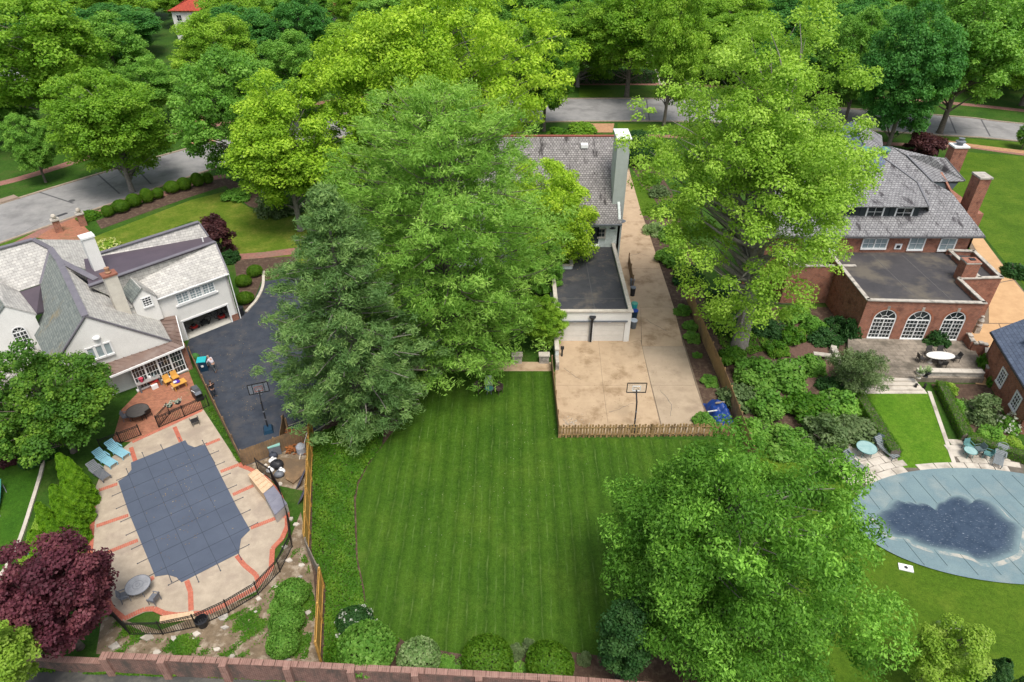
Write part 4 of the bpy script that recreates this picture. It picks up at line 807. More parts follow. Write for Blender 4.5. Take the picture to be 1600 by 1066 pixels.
# right slate-roofed outbuilding
OB = thing('brick_outbuilding', 'brick outbuilding with blue slate roof at the right edge of the garden', 'building', at(1590, 640)); oz = 3.6
oa, ob = at(1548, 518, oz), at(1608, 616, oz); VO = VP(oa, ob); d_ = VO.t*9; oc = oa+d_; out = Vector((-VO.n.x, -VO.n.y, 0))
if out.x < 0: out = -out
VO.n = -out
OB_top = [oa-VO.t*.0, oc, oc+out*4.5+Vector((0, 0, 3.6)), oa+out*4.5+Vector((0, 0, 3.6))]; roof('roof_slope', OB_top, slate_b, .14, OB); roof('roof_slope', [OB_top[3], OB_top[2], oc+out*9, oa+out*9], slate_b, .14, OB)
mb = MB(); wallquad(mb, VO, .3, 9, 0, oz, -.35); g_ = VP(VO.w(.3, 0, -.35), VO.w(.3, 0, -8.6)); mb.slab([g_.w(0, 0), g_.w(g_.len, 0), g_.w(g_.len, oz), g_.w(g_.len/2, oz+3.2), g_.w(0, oz)], .2, VO.t); mb.build('wall', brick_house, OB); g2 = VP(VO.w(9., 0, -.35), VO.w(9., 0, -8.6)); MB().slab([g2.w(0, 0), g2.w(g2.len, 0), g2.w(g2.len, oz), g2.w(g2.len/2, oz+3.2), g2.w(0, oz)], .2, -VO.t).build('end_wall', brick_house, OB); mb = MB(); wallquad(mb, VO, .3, 9, 0, oz, -8.6); mb.build('rear_wall', brick_house, OB)
MB().beam(oa+Vector((0, 0, -.1)), oc+Vector((0, 0, -.1)), .12, .12).build('gutter', blackp, OB)
for a, b in (((1559, 600), (1571, 586)), ((1581, 640), (1593, 620))):
    p, q = VO.at(a[0], a[1], -.35), VO.at(b[0], b[1], -.35); u = (VO.u(p)+VO.u(q))/2; win(VO, u-.5, u+.5, 1.0, 2.4, 3, 4, OB, off=-.34, fw=.13, bw=.045)
p = OB_top[0].lerp(OB_top[1], .35)+out*1.6+Vector((0, 0, 1.28)); MB().box(p+Vector((0, 0, .12)), (.8, .8, .25)).build('roof_window', trim_w, OB)
# ---------------------------------------------------------------- oval pool: cover, puddle, flagstones
OX, OY, RX_, RY_ = 32.9, 30.65, 9.7, 4.95
def oval(k, off=0.): return [Vector((OX+(RX_+off)*math.cos(2*math.pi*i/k), OY+(RY_+off)*math.sin(2*math.pi*i/k), 0)) for i in range(k)]
covm, n, l, b = newmat('oval_cover'); p_ = wpos(n); f = noise(n, l, p_, .35, 6, .65); b.inputs['Roughness'].default_value = .6
col = ramp(n, l, f, [(.3, (.165, .235, .245)), (.5, (.13, .195, .215)), (.7, (.21, .255, .25))]); f2 = noise(n, l, p_, 14, 4); col = mix(n, l, 1., col, ramp(n, l, f2, [(.3, (.85, .85, .85)), (.7, (1.12, 1.12, 1.12))]), 'MULTIPLY'); l.new(col, b.inputs['Base Color'])
oc_ = thing('oval_pool_cover', 'faded teal cover over the oval pool with rainwater pooled on it', 'pool cover', (OX, OY, 0))
K = 96; mb = MB(); rings = [1., .97, .9, .8, .65, .5, .3, .1]
vs = []
for r in rings:
    for q in oval(K): vs.append((OX+(q.x-OX)*r, OY+(q.y-OY)*r, .10-.10*(1-r*r)*.6))
fs = [(i*K+k, i*K+(k+1) % K, (i+1)*K+(k+1) % K, (i+1)*K+k) for i in range(len(rings)-1) for k in range(K)]+[tuple(range((len(rings)-1)*K, len(rings)*K))]
mb.add(vs, fs); m_ = mb.build('sheet', covm, oc_, True)
def cz(x, y): r2 = min(1, ((x-OX)/RX_)**2+((y-OY)/RY_)**2); return .10-.06*(1-r2)
seam_m = M('cover_seam', (.06, .095, .10), None, 4)
for i in range(-6, 7):
    x0 = OX+i*1.45; mb = MB(); prevp = None
    for j in range(15):
        t = -1+2*j/14; y = OY+t*RY_; x = x0-(t*.9); r2 = ((x-OX)/RX_)**2+((y-OY)/RY_)**2
        if r2 > .985: prevp = None; continue
        q = Vector((x, y, cz(x, y)+.006))
        if prevp is not None: mb.beam(prevp, q, .035, .008)
        prevp = q
    if mb.v: mb.build('seam', seam_m, oc_)
pud_m, n, l, b = newmat('puddle'); p_ = wpos(n); b.inputs['Roughness'].default_value = .12; f = noise(n, l, p_, 1.3, 6, .7); col = ramp(n, l, f, [(.35, (.020, .037, .064)), (.65, (.038, .060, .094))])
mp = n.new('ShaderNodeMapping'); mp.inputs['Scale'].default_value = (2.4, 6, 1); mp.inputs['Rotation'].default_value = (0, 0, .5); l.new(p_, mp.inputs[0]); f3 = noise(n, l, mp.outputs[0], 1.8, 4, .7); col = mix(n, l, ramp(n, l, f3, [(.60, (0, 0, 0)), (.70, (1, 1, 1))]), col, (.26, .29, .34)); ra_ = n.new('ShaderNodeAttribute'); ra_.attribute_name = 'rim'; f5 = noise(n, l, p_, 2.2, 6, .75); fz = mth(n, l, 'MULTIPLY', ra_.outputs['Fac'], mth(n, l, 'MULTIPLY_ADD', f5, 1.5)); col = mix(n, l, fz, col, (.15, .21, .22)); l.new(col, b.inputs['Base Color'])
PUD = [(1366, 808), (1374, 799), (1385, 795), (1392, 786), (1402, 781), (1412, 787), (1420, 784), (1430, 788), (1438, 786), (1450, 789), (1460, 797), (1466, 786), (1476, 783), (1484, 777), (1500, 775), (1514, 781), (1521, 789), (1526, 780), (1540, 781), (1556, 791), (1570, 806), (1580, 814), (1591, 820), (1594, 830), (1590, 850), (1587, 862), (1572, 870), (1552, 877), (1530, 878), (1515, 869), (1490, 863), (1455, 857), (1428, 848), (1420, 842), (1395, 838), (1380, 828)]
q = [at(a, b_, .05) for a, b_ in PUD]; q = smooth_line(q+q[:1], 3)[:-1]; q = [Vector((p.x, p.y, .0)) for p in q]; c_ = sum(q, Vector())/len(q)
def pud(s, dz, sy=0.):
    vs = []; rr = [1.03, .92, .8, .4]
    for r in rr:
        for p in q: x, y = c_.x+(p.x-c_.x)*r*s, c_.y+(p.y-c_.y)*r*s; vs.append((x, y+sy, cz(x, y+sy)+dz))
    k = len(q); return MB().add(vs, [(i*k+j, i*k+(j+1) % k, (i+1)*k+(j+1) % k, (i+1)*k+j) for i in range(3) for j in range(k)]+[tuple(range(3*k, 4*k))])
sed, n, l, b = newmat('silt_ring'); f = noise(n, l, wpos(n), 1.1, 6, .7); l.new(ramp(n, l, f, [(.44, (.145, .21, .225)), (.60, (.36, .345, .30))]), b.inputs['Base Color']); b.inputs['Roughness'].default_value = .8
pud(1.03, .009, -.22).build('silt_mark', sed, oc_); pw_ = pud(1., .016).build('rainwater', pud_m, oc_); at_ = pw_.data.attributes.new('rim', 'FLOAT', 'POINT'); at_.data.foreach_set('value', [(.95, .25, 0., 0.)[i//len(q)] for i in range(4*len(q))])
def inside(p, poly):
    c = False
    for a, b in zip(poly, poly[1:]+poly[:1]):
        if (a.y > p.y) != (b.y > p.y) and p.x < (b.x-a.x)*(p.y-a.y)/(b.y-a.y)+a.x: c = not c
    return c
fp = struct(sheet('flagstone_base', [(1405, 728), (1492, 730), (1490, 690), (1530, 690), (1600, 722), (1600, 745), (1585, 790), (1490, 790), (1345, 780), (1285, 716), (1320, 698), (1370, 680)], .012, M('mortar', (.15, .13, .105), (.10, .085, .07), 3, .9)))
wings = [[at(*p) for p in w] for w in ([(1292, 716), (1325, 700), (1378, 684), (1410, 732), (1395, 745), (1352, 772)], [(1485, 690), (1520, 696), (1560, 702), (1592, 735), (1600, 760), (1590, 778), (1560, 765), (1494, 735)])]
rng = random.Random(5); row = .02
for ri, wd in enumerate((.62, .6, .7, .55, .65, .6)):
    per = math.pi*(3*(RX_+RY_)-math.sqrt((3*RX_+RY_)*(RX_+3*RY_))); a = .0+rng.random()*.1
    while a < math.pi:
        st_ = rng.uniform(.75, 1.2)*(1.3 if ri == 0 else 1); x0, y0 = (RX_)*math.sin(a), RY_*math.cos(a); da = st_/math.hypot(x0, y0); a2 = a+da
        P4 = []
        for t, o in ((a+.012/RX_*2, row+.02), (a2-.012/RX_*2, row+.02), (a2-.024/RX_, row+wd-.02), (a+.024/RX_, row+wd-.02)):
            n2 = Vector((math.cos(t)/RX_, math.sin(t)/RY_, 0)).normalized(); P4.append(Vector((OX+RX_*math.cos(t), OY+RY_*math.sin(t), 0))+n2*o)
        c = sum(P4, Vector())/4
        ok = any(inside(c, w) for w in wings) or (ri == 0 and 30.2 < c.x < 36.4)
        if ok: z = .05+rng.uniform(-.006, .008); MB().slab([(p.x+rng.uniform(-.015, .015), p.y+rng.uniform(-.015, .015), z) for p in P4], .08, (0, 0, -1)).build('flagstone', flag_m, fp)
        a = a2
    row += wd
sk_ = thing('skimmer_lid', 'small white square lid set in the grass by the oval pool', 'drain lid', at(1415, 888)); p = at(1415, 888); MB().box((p.x, p.y, .04), (.85, .5, .08), -.3).build('lid', trim_w, sk_); MB().lathe([(.11, 0), (.11, .02)], (p.x, p.y, .08), 12).build('knob', blackp, sk_)
# ---------------------------------------------------------------- far houses with clay tile roofs
def far_house(label, x, y, wx, wy, hz, z0=0):
    t = thing('tiled_house', label, 'house', (x, y, 0)); ov = .6; rh = 2.6
    m = MB().box((x, y, hz/2), (wx, wy, hz)); m.build('wall', white_w, t)
    a, b, c, d = (x-wx/2-ov, y-wy/2-ov, hz), (x+wx/2+ov, y-wy/2-ov, hz), (x+wx/2+ov, y+wy/2+ov, hz), (x-wx/2-ov, y+wy/2+ov, hz); r_a, r_b = (x-wx/2+wy/2, y, hz+rh), (x+wx/2-wy/2, y, hz+rh)
    for pts in ([a, b, r_b, r_a], [c, d, r_a, r_b], [b, c, r_b], [d, a, r_a]): MB().slab(pts, .18).build('roof_slope', red_t, t)
    v = VP((x-wx/2, y-wy/2, 0), (x+wx/2, y-wy/2, 0))
    for k in range(int(wx/3)):
        for z in ((1., 2.4),)+(((4.2, 5.6),) if hz > 6 else ()): win(v, 1+k*3., 2.2+k*3., z[0], z[1], 2, 2, t, off=0)
    return t
h1 = hfor(285, 17, 178); far_house('cream house with a red tile roof among the trees at the top left', h1.x+1.5, 184, 9, 11, h1.z); h1b = far_house('low cream wing with red tile roof in front of the top left house', h1.x+4, 176.5, 5, 3.4, hfor(290, 50, 175).z)
h2 = hfor(490, 22, 200); far_house('house showing a patch of red tile roof above the bright tree', h2.x+1, 206, 10, 11, h2.z)
h3 = hfor(1098, 6, 205); far_house('house with a red tile roof at the very top behind the right trees', h3.x+1, 211, 9, 10, h3.z)
h4 = hfor(640, 14, 200); far_house('half hidden house with red tile roof behind the top centre trees', h4.x, 208, 9, 10, h4.z-1)
# ---------------------------------------------------------------- garden brick wall along the bottom
gwl = thing('garden_wall', 'long weathered red brick wall with brick coping across the bottom edge', 'wall', at(400, 1040))
TW = 1.55; wp = [at(157, 1024, TW), at(430, 1037, TW), at(700, 1051, TW), at(860, 1060, TW), at(1100, 1078, TW), at(1400, 1100, TW)]
def wall_run(pts, top, nm='brickwork'):
    for a, b in zip(pts, pts[1:]):
        v = VP((a.x, a.y, 0), (b.x, b.y, 0)); m = MB(); m.beam((a.x, a.y, top/2-.1), (b.x, b.y, top/2-.1), .32, top+.1); m.build(nm, brick_wall, gwl)
        n_ = max(1, int((b-a).length/.62))
        for i in range(n_):
            p, q = a.lerp(b, i/n_+.002), a.lerp(b, (i+1)/n_-.002); MB().beam((p.x, p.y, top+.035), (q.x, q.y, top+.035), .34, .07).build('coping_brick', brick_cap, gwl)
wall_run(wp, TW)
lw = [at(-60, 1014, 1.), at(90, 1030, 1.), Vector((wp[0].x, wp[0].y-.02, 1.))]; wall_run(lw, .95, 'low_brickwork')
for px, py in ((162, 1024), (252, 1029), (348, 1034), (448, 1039), (548, 1044), (648, 1049), (748, 1056), (850, 1062), (955, 1069)):
    p = at(px, py, TW+.15); MB().box((p.x, p.y-.02, (TW+.12)/2), (.38, .48, TW+.12), .05).build('pier', brick_cap, gwl)
# ---------------------------------------------------------------- fences
def board_fence(label, pts, h, mat, bw=.14, gap=.012, alt=0., name='board_fence', group=None, dog=True, post=2.4, topfn=None):
    pts = [Vector((p[0], p[1], 0)) for p in pts]; t = thing(name, label, 'fence', pts[0], group); me = None; rng = random.Random(int(abs(pts[0].x*100)))
    for a, b in zip(pts, pts[1:]):
        L = (b-a).length; u = (b-a).normalized(); nn = Vector((-u.y, u.x, 0)); n_ = max(1, int(L/(bw+gap))); an_ = math.atan2(u.y, u.x)
        if me is None:
            m = MB(); w2 = bw/2; c = .03 if dog else 0
            m.slab([(-w2, -.01, .03), (w2, -.01, .03), (w2, -.01, h-c), (w2-c, -.01, h), (-w2+c, -.01, h), (-w2, -.01, h-c)], .02, (0, 1, 0)); o0 = m.build('board', mat); me = o0.data; bpy.data.objects.remove(o0)
        for i in range(n_):
            p = a+u*((i+.5)*L/n_)+nn*(alt*(1 if i % 2 else -1)); o = link('board', me, t); o.location = p-pts[0]+Vector((0, 0, rng.uniform(-.015, .015))); o.rotation_euler[2] = an_+rng.uniform(-.02, .02); o.scale = (L/n_/(bw+gap) if alt == 0 else 1.15, 1, 1)
        for z in (.3, h-.3): m = MB(); m.beam(a+Vector((0, 0, z))+nn*(.0 if alt else .045), b+Vector((0, 0, z))+nn*(.0 if alt else .045), .045 if alt else .05, .09); m.build('rail', mat, t)
        for i in range(int(L/post)+1): p = a+u*min(L, i*post)+nn*(.0 if alt else .07); MB().box((p.x, p.y, (h+.04)/2), (.1, .1, h+.04), an_).build('post', mat, t)
    return t
ff = (at(873, 684), at(1148, 681)); fh = top_of(ff[0], 871, 664); board_fence('low shadowbox picket fence between the striped lawn and the tan drive', ff, min(1.3, max(1., fh)), wood_f, .135, .09, .05, 'picket_fence')
board_fence('low brown board fence along the left side of the tan drive', (at(861, 572), at(873, 684)), 1.15, wood_b, name='board_fence')
board_fence('tall tan board fence between the tan drive bed and the wooded garden', (at(1073, 470), at(1098, 535), at(1126, 600), at(1152, 670), at(1170, 720), at(1180, 760)), 1.75, wood_d)
board_fence('dark brown board fence between the pool terrace and the asphalt yard', (at(299, 560), at(327, 620), at(381, 730)), 1.25, wood_b)
board_fence('wide brown board fence closing the asphalt yard behind the basketball hoop', (at(383, 728), at(486, 689)), 1.6, wood_b, .17)
board_fence('bright new pine fence beside the ground cover strip', (at(489, 682), at(482, 868)), 2.2, wood_y, name='pine_fence')
board_fence('grey kinked fence section between the two bright pine lengths', (at(482, 868), at(505, 917)), 1.7, wood_g)
board_fence('short bright pine fence running down to the garden wall', (at(505, 919), at(500, 1036)), 2.0, wood_y, name='pine_fence')
board_fence('short wooden divider beside the utility corner', (at(441, 703), at(447, 665)), 1.3, wood_b)
board_fence('brown gate leaf standing open in the utility corner', (at(449, 672), at(455, 700)), 1.2, wood_b, .16, name='wooden_gate')
board_fence('leaning brown timber trellis against the right garage wall', (at(981, 412), at(988, 452)), 1.3, wood_b, .1, .06, name='trellis')
def iron_fence(label, pts, h=1.25, group=None, sp=.125):
    pts = [Vector((p.x, p.y, 0)) for p in pts]; t = thing('iron_fence', label, 'fence', pts[0], group); me = MB().beam((0, 0, .08), (0, 0, h), .022, .022).build('picket', iron); md = me.data; bpy.data.objects.remove(me)
    for a, b in zip(pts, pts[1:]):
        L = (b-a).length; u = (b-a).normalized()
        for z in (.12, h-.14, h-.02): MB().beam(a+Vector((0, 0, z)), b+Vector((0, 0, z)), .035, .04).build('rail', iron, t)
        for i in range(1, int(L/sp)): o = link('picket', md, t); o.location = a+u*(i*sp)-pts[0]
    for p in pts: MB().box((p.x, p.y, (h+.1)/2), (.06, .06, h+.1)).build('post', iron, t)
    return t
iron_fence('long curved black iron fence around the lower side of the pool terrace', [at(*p) for p in ((172, 960), (204, 993), (255, 992), (308, 981), (358, 958), (404, 930), (438, 894), (457, 855), (452, 815), (440, 775), (427, 752), (404, 736))])
iron_fence('black iron fence with hanging flower baskets on the brick patio', [at(*p) for p in ((249, 669), (289, 652), (327, 635))], 1.15)
iron_fence('open black iron gate leaf on the brick patio', [at(*p) for p in ((249, 668), (266, 648))], 1.15)
iron_fence('short black iron fence under the leafy patio tree', [at(*p) for p in ((160, 704), (190, 693), (221, 681))], 1.1)
# ---------------------------------------------------------------- furniture builders (local origin on the ground, facing +x)
def chaise(label, loc, rz, mat, group=None, rounded=False, name='chaise_longue'):
    t = thing(name, label, 'lounge chair', (0, 0, 0))
    m = MB()
    for s_ in (-.3, .3): m.beam((-.2, s_, .32), (1.15, s_, .32), .05, .06); m.beam((-.2, s_, .32), (-.85, s_, .85), .05, .06)
    m.build('frame', mat, t); me = MB().box((0, 0, 0), (.09, .62, .02)).build('slat', mat); md = me.data; bpy.data.objects.remove(me)
    for i in range(10): o = link('slat', md, t); o.location = (-.12+i*.128, 0, .36)
    for i in range(7): o = link('slat', md, t); o.location = (-.24-i*.095, 0, .40+i*.075); o.rotation_euler[1] = .68
    for x in (-.15, 1.0):
        for s_ in (-.28, .28): MB().beam((x, s_, 0), (x, s_, .32), .05, .05).build('leg', mat, t)
    for s_ in (-.36, .36): MB().beam((-.5, s_, .56), (.15, s_, .52), .08, .03).build('armrest', mat, t); MB().beam((.1, s_, .3), (.1, s_, .52), .04, .04).build('arm_post', mat, t)
    if rounded: MB().tube([(-.55+.0, .42*math.cos(a), .62+.38*math.sin(a)) if 0 else (-.72-.2*math.sin(a), .42*math.cos(a), .6+.42*math.sin(a)) for a in [math.pi*i/8 for i in range(9)]], .025, 6).build('hood_frame', mat, t)
    t.location = loc; t.rotation_euler[2] = rz; 
    if group: t['group'] = group
    return t
def chair(label, loc, rz, mat, group=None, name='patio_chair', arms=True, w=.56, hb=.88):
    t = thing(name, label, 'chair'); MB().box((0, 0, .43), (.5, w, .05)).build('seat', mat, t); m = MB(); m.slab([(-.24, -w/2, .45), (-.24, w/2, .45), (-.36, w/2*.85, hb), (-.36, -w/2*.85, hb)], .035, (1, 0, .2)); m.build('backrest', mat, t)
    for x in (-.22, .22):
        for y in (-w/2+.03, w/2-.03): MB().beam((x*1.1, y, 0), (x, y, .42), .035, .035).build('leg', mat, t)
    if arms:
        for y in (-w/2-.02, w/2+.02): m = MB(); m.beam((-.28, y, .64), (.2, y, .62), .05, .03); m.beam((.2, y, .42), (.2, y, .63), .03, .03); m.build('armrest', mat, t)
    t.location = loc; t.rotation_euler[2] = rz
    if group: t['group'] = group
    return t
def round_table(label, loc, r, mat, leg, h=.72, sx=1., rz=0., hole=None):
    t = thing('round_table', label, 'table'); top = MB().lathe([(r*.98, h-.03), (r, h-.02), (r, h), (r*.97, h+.005)], (0, 0, 0), 28, sx, 1).build('tabletop', mat, t); MB().tube([(r*sx*math.cos(a), r*math.sin(a), h) for a in [2*math.pi*i/28 for i in range(29)]], .022, 6).build('rim', leg, top)
    if hole:
        for rr in (.12, .3): MB().tube([(rr*math.cos(a), rr*math.sin(a), h+.008) for a in [2*math.pi*i/20 for i in range(21)]], .012, 5).build('ring', hole, top)
    for a in (.8, 2.35, 3.93, 5.5): MB().tube([(r*sx*.7*math.cos(a), r*.7*math.sin(a), 0), (r*sx*.55*math.cos(a), r*.55*math.sin(a), h-.03)], .025, 6).build('leg', leg, t)
    t.location = loc; t.rotation_euler[2] = rz; return t
def ang_px(a, b): p, q = at(*a), at(*b); return math.atan2(q.y-p.y, q.x-p.x)
# pool terrace furniture
az = ang_px((160, 716), (184, 731))
chaise('light blue slatted lounge chair nearer the pool tree, upper of the two blue ones', at(185, 708, .05), ang_px((176, 702), (200, 716)), blue_p, 'light blue loungers'); chaise('light blue slatted lounge chair beside the grey lounger, lower of the two blue ones', at(166, 722, .05), az, blue_p, 'light blue loungers')
chaise('grey sling lounger below the light blue loungers', at(156, 742, .05), ang_px((148, 735), (168, 750)), greyp, name='sling_lounger')
chair('dark mesh armchair alone on the terrace near the patio fence', at(306, 663, .05), 2.2, M('dark_mesh', (.05, .05, .055), None, 8), name='mesh_chair')
round_table('round frosted glass table beside the purple tree', at(221, 925, .05), .72, grey_g, greyp, hole=greyp)
chair('grey armchair right of the frosted glass table', at(243, 941, .05), 2.9, greyp, 'chairs at the frosted glass table'); chair('grey armchair half under the purple tree', at(198, 937, .05), .5, greyp, 'chairs at the frosted glass table')
stp = thing('pool_ramp', 'pale ribbed pool ramp lying inside the black iron fence', 'pool equipment', at(275, 975)); a, b = at(249, 974, .12), at(306, 966, .12); c, d = at(302, 955, .12), at(250, 963, .12); MB().slab([a, b, c, d], .08).build('deck', crate_m, stp)
for k in range(1, 11): p, q = a.lerp(b, k/11), d.lerp(c, k/11); MB().beam(p+Vector((0, 0, .01)), q+Vector((0, 0, .01)), .05, .02).build('rib', crate_m, stp)
# storage against the terrace edge
def obox(name, label, cat, quad, h, mat, lidm, z0=.05, group=None):
    q = [at(x, y, z0+h) for x, y in quad]; c = sum(q, Vector())/4; t = thing(name, label, cat, (c.x, c.y, z0), group); m = MB().slab([(p.x, p.y, z0+h) for p in q], h, (0, 0, -1)).build('body', mat, t)
    return t, q
t, q = obox('wooden_crate', 'raw timber crate with open slatted top beside the grey deck box', 'crate', [(388, 742), (401, 734), (426, 758), (411, 771)], .8, crate_m, None)
for k in range(6): a, b = q[0].lerp(q[3], k/5), q[1].lerp(q[2], k/5); MB().beam(a+Vector((0, 0, .03)), b+Vector((0, 0, .03)), .1 if k % 2 else .06, .05).build('slat', crate_m, t)
for a, b in ((q[0], q[3]), (q[1], q[2])): MB().beam(a+Vector((0, 0, .02)), b+Vector((0, 0, .02)), .08, .08).build('edge_rail', crate_m, t)
dbx = M('grey_box', (.20, .20, .24), (.16, .16, .2), 2, .6, .05); t, q = obox('deck_box', 'long grey storage box standing on the terrace edge beside the timber crate', 'storage box', [(412, 772), (428, 760), (449, 788), (430, 806)], .75, M('box_side', (.42, .40, .38), None, 2), None)
MB().slab([p+Vector((0, 0, .08)) for p in q], .07).build('lid', dbx, t); a, b = q[0].lerp(q[3], .5), q[1].lerp(q[2], .5); MB().beam(a+Vector((0, 0, .085)), b+Vector((0, 0, .085)), .03, .02).build('lid_rib', dbx, t)
bt = thing('black_tub', 'round black tub outside the iron fence on the rough bed', 'tub', at(318, 977)); p = at(318, 977); MB().lathe([(.27, 0), (.36, .55), (.38, .56), (.38, .6), (.33, .6), (.3, .3)], p, 16).build('body', blackp, bt)
# utility corner
ut = struct(MB().slab([at(*p, .02) for p in ((385, 728), (484, 690), (480, 768), (440, 760))], .1, (0, 0, -1)).build('utility_ground', soil))
pl = thing('plywood_deck', 'flat brown plywood decking in the utility corner', 'platform', at(462, 733)); MB().slab([at(*p, .18) for p in ((441, 715), (480, 719), (477, 738), (458, 755), (446, 748))], .12, (0, 0, -1)).build('board', wood_b, pl)
lb = thing('leaf_pile', 'rust brown heap of leaves in the wooden compost bay', 'compost', at(460, 692), None); lb2 = MB()
rng = random.Random(3)
for i in range(420): p = at(rng.uniform(448, 478), rng.uniform(672, 712), 0); h = .05+.35*max(0, 1-((p.x+17)**2+(p.y-37.3)**2)/3)*rng.random(); lb2.beam((p.x, p.y, h), (p.x+rng.uniform(-.18, .18), p.y+rng.uniform(-.18, .18), h+.03), .1, .012)
lb2.build('leaves', M('dry_leaf', (.33, .12, .035), (.22, .075, .025), 3, .9), lb, stuff=True)
gb = thing('storage_bin', 'grey bin with mint green lid behind the black and white bags', 'bin', at(431, 708)); p = at(431, 708); MB().box((p.x, p.y, .45), (.85, .6, .9), .4).build('body', greyp, gb); MB().box((p.x, p.y, .93), (.9, .65, .08), .4).build('lid', M('mint', (.24, .47, .42), None, 3), gb)
rng = random.Random(8)
for i, (px, py, r, m_, lab) in enumerate(((434, 731, .5, blackp, 'shiny black rubbish bag heaped in the utility corner'), (428, 724, .34, trim_w, 'white plastic bag beside the black rubbish bag'), (423, 738, .3, trim_w, 'white plastic bag nearest the pool fence'), (441, 739, .28, trim_w, 'small white bag right of the black rubbish bag'), (437, 745, .36, greyp, 'grey bundle lying in front of the black rubbish bag'), (428, 715, .34, strap_m, 'dark blue bundle behind the white plastic bags'))):
    p = at(px, py); t = thing('rubbish_bag', lab, 'bag', p); m = MB().ell((p.x, p.y, r*.7), (r, r*.8, r*.75), 14, 9); m.v = [(x+rng.uniform(-.07, .07)*r, y+rng.uniform(-.07, .07)*r, max(0, z+rng.uniform(-.1, .1)*r)) for x, y, z in m.v]; m.build('bag', m_, t, True); MB().lathe([(.05, 0), (.03, .05), (.09, .14)], (p.x, p.y, r*1.38), 8).build('knot', m_, t)
wbd = thing('leaning_sheet', 'white panel leaning on the pine fence in the utility corner', 'panel', at(479, 700)); a, b = at(476, 708), at(481, 690); MB().slab([a, b, b+Vector((.15, 0, 1.1)), a+Vector((.15, 0, 1.1))], .04).build('board', trim_w, wbd)
ps = thing('pool_pump', 'round grey pool filter with a pipe in the utility corner', 'pool equipment', at(472, 708)); p = at(472, 708); MB().lathe([(.3, 0), (.36, .2), (.36, .7), (.2, .9), (.02, .95)], p, 16).build('tank', M('light_grey', (.40, .42, .45), None, 3), ps); q = at(468, 722); MB().tube([(p.x, p.y, .3), (q.x, q.y, .12)], .05, 7).build('pipe', pale_conc, ps)
for k, (px, py) in enumerate(((472, 752), (475, 775))): p = at(px, py); t = thing('blue_grey_panel', ['upper', 'lower'][k]+' blue grey panel leaning along the pine fence', 'panel', p, 'panels leaning on the pine fence'); MB().slab([(p.x-.25, p.y-.8, .05), (p.x-.15, p.y+.8, .05), (p.x+.2, p.y+.8, .6), (p.x+.1, p.y-.8, .6)], .05).build('panel', M('panel_blue', (.10, .10, .14), None, 2), t)
# flat stones and scraps on the rough bed
rng = random.Random(21)
for i, (px, py, s_, w) in enumerate(((232, 998, .62, 1), (272, 998, .36, 0), (307, 991, .42, 2), (303, 999, .14, 2), (350, 965, .48, 0), (404, 937, .32, 2), (179, 1012, .55, 0), (352, 981, .4, 0), (245, 1020, .36, 2), (340, 1015, .3, 2), (363, 1026, .3, 1), (452, 877, .42, 2), (471, 884, .34, 1), (470, 902, .3, 0), (463, 820, .42, 2), (455, 812, .3, 0), (446, 855, .4, 0), (430, 918, .3, 1), (482, 958, .4, 0), (400, 957, .3, 0), (448, 1032, .4, 0), (412, 742, .3, 1), (415, 728, .3, 2), (438, 757, .4, 1), (393, 900+15, .2, 2))):
    p = at(px, py); n_ = rng.randint(4, 6); s_ *= .8; m = MB().slab([(p.x+s_*rng.uniform(.5, 1)*math.cos(6.28*j/n_), p.y+s_*.75*rng.uniform(.5, 1)*math.sin(6.28*j/n_), .07+rng.uniform(0, .05)) for j in range(n_)], .14, (0, 0, -1))
    o = m.build('flat_stone', (stone, flag_m, trim_w if i in (7,) else pale_conc)[w]); o.location = (p.x, p.y, 0); o.data.transform(Matrix.Translation((-p.x, -p.y, 0))); tag(o, ('flat grey stone', 'flat cream stone', 'flat whitish stone')[w]+' lying on the rough bed below the pool terrace', 'stone', ('grey', 'cream', 'whitish')[w]+' flat stones on the rough bed')
# brick patio things
gr = thing('gas_grill', 'dark gas grill with grey hood by the board fence', 'grill', at(310, 624)); p = at(310, 622); ga_ = ang_px((304, 612), (320, 632))
m = MB().box((p.x, p.y, .45), (.6, 1.1, .8), ga_+1.57).build('cabinet', blackp, gr); MB().box((p.x, p.y, 1.0), (.62, .8, .3), ga_+1.57, .75).build('hood', M('hood', (.09, .095, .105), None, 3, .35), gr); MB().box((p.x+.35, p.y-.45, .88), (.5, .45, .05), ga_+1.57).build('side_shelf', greyp, gr); MB().tube([(p.x-.2, p.y-.3, 1.05), (p.x+.2, p.y-.55, 1.05)], .025, 6).build('handle', trim_w, gr)
round_table('dark round metal patio table half under the leafy tree', at(219, 652, .06), .85, M('dark_table', (.085, .075, .07), (.06, .055, .05), 4, .6), iron)
chair('dark metal chair beside the round patio table', at(231, 651, .06), 2.6, iron, name='iron_chair', group='chairs at the dark patio table'); chair('dark metal chair with grey cushion left of the round patio table', at(200, 656, .06), .3, greyp, name='iron_chair', group='chairs at the dark patio table')
bn = thing('console_table', 'long grey slab table against the garden room windows', 'table', at(235, 597)); bc = at(232, 600); va = math.atan2(GB.t.y, GB.t.x); q0, q1 = at(213, 601, .9), at(249, 587, .9); q0.z = q1.z = .06
MB().beam(q0+Vector((0, 0, .85)), q1+Vector((0, 0, .85)), .6, .08).build('top', M('slab_top', (.30, .28, .27), None, 3), bn)
for k in (.06, .94): p = q0.lerp(q1, k); MB().box((p.x, p.y, .44), (.12, .5, .78), va).build('leg', greyp, bn)
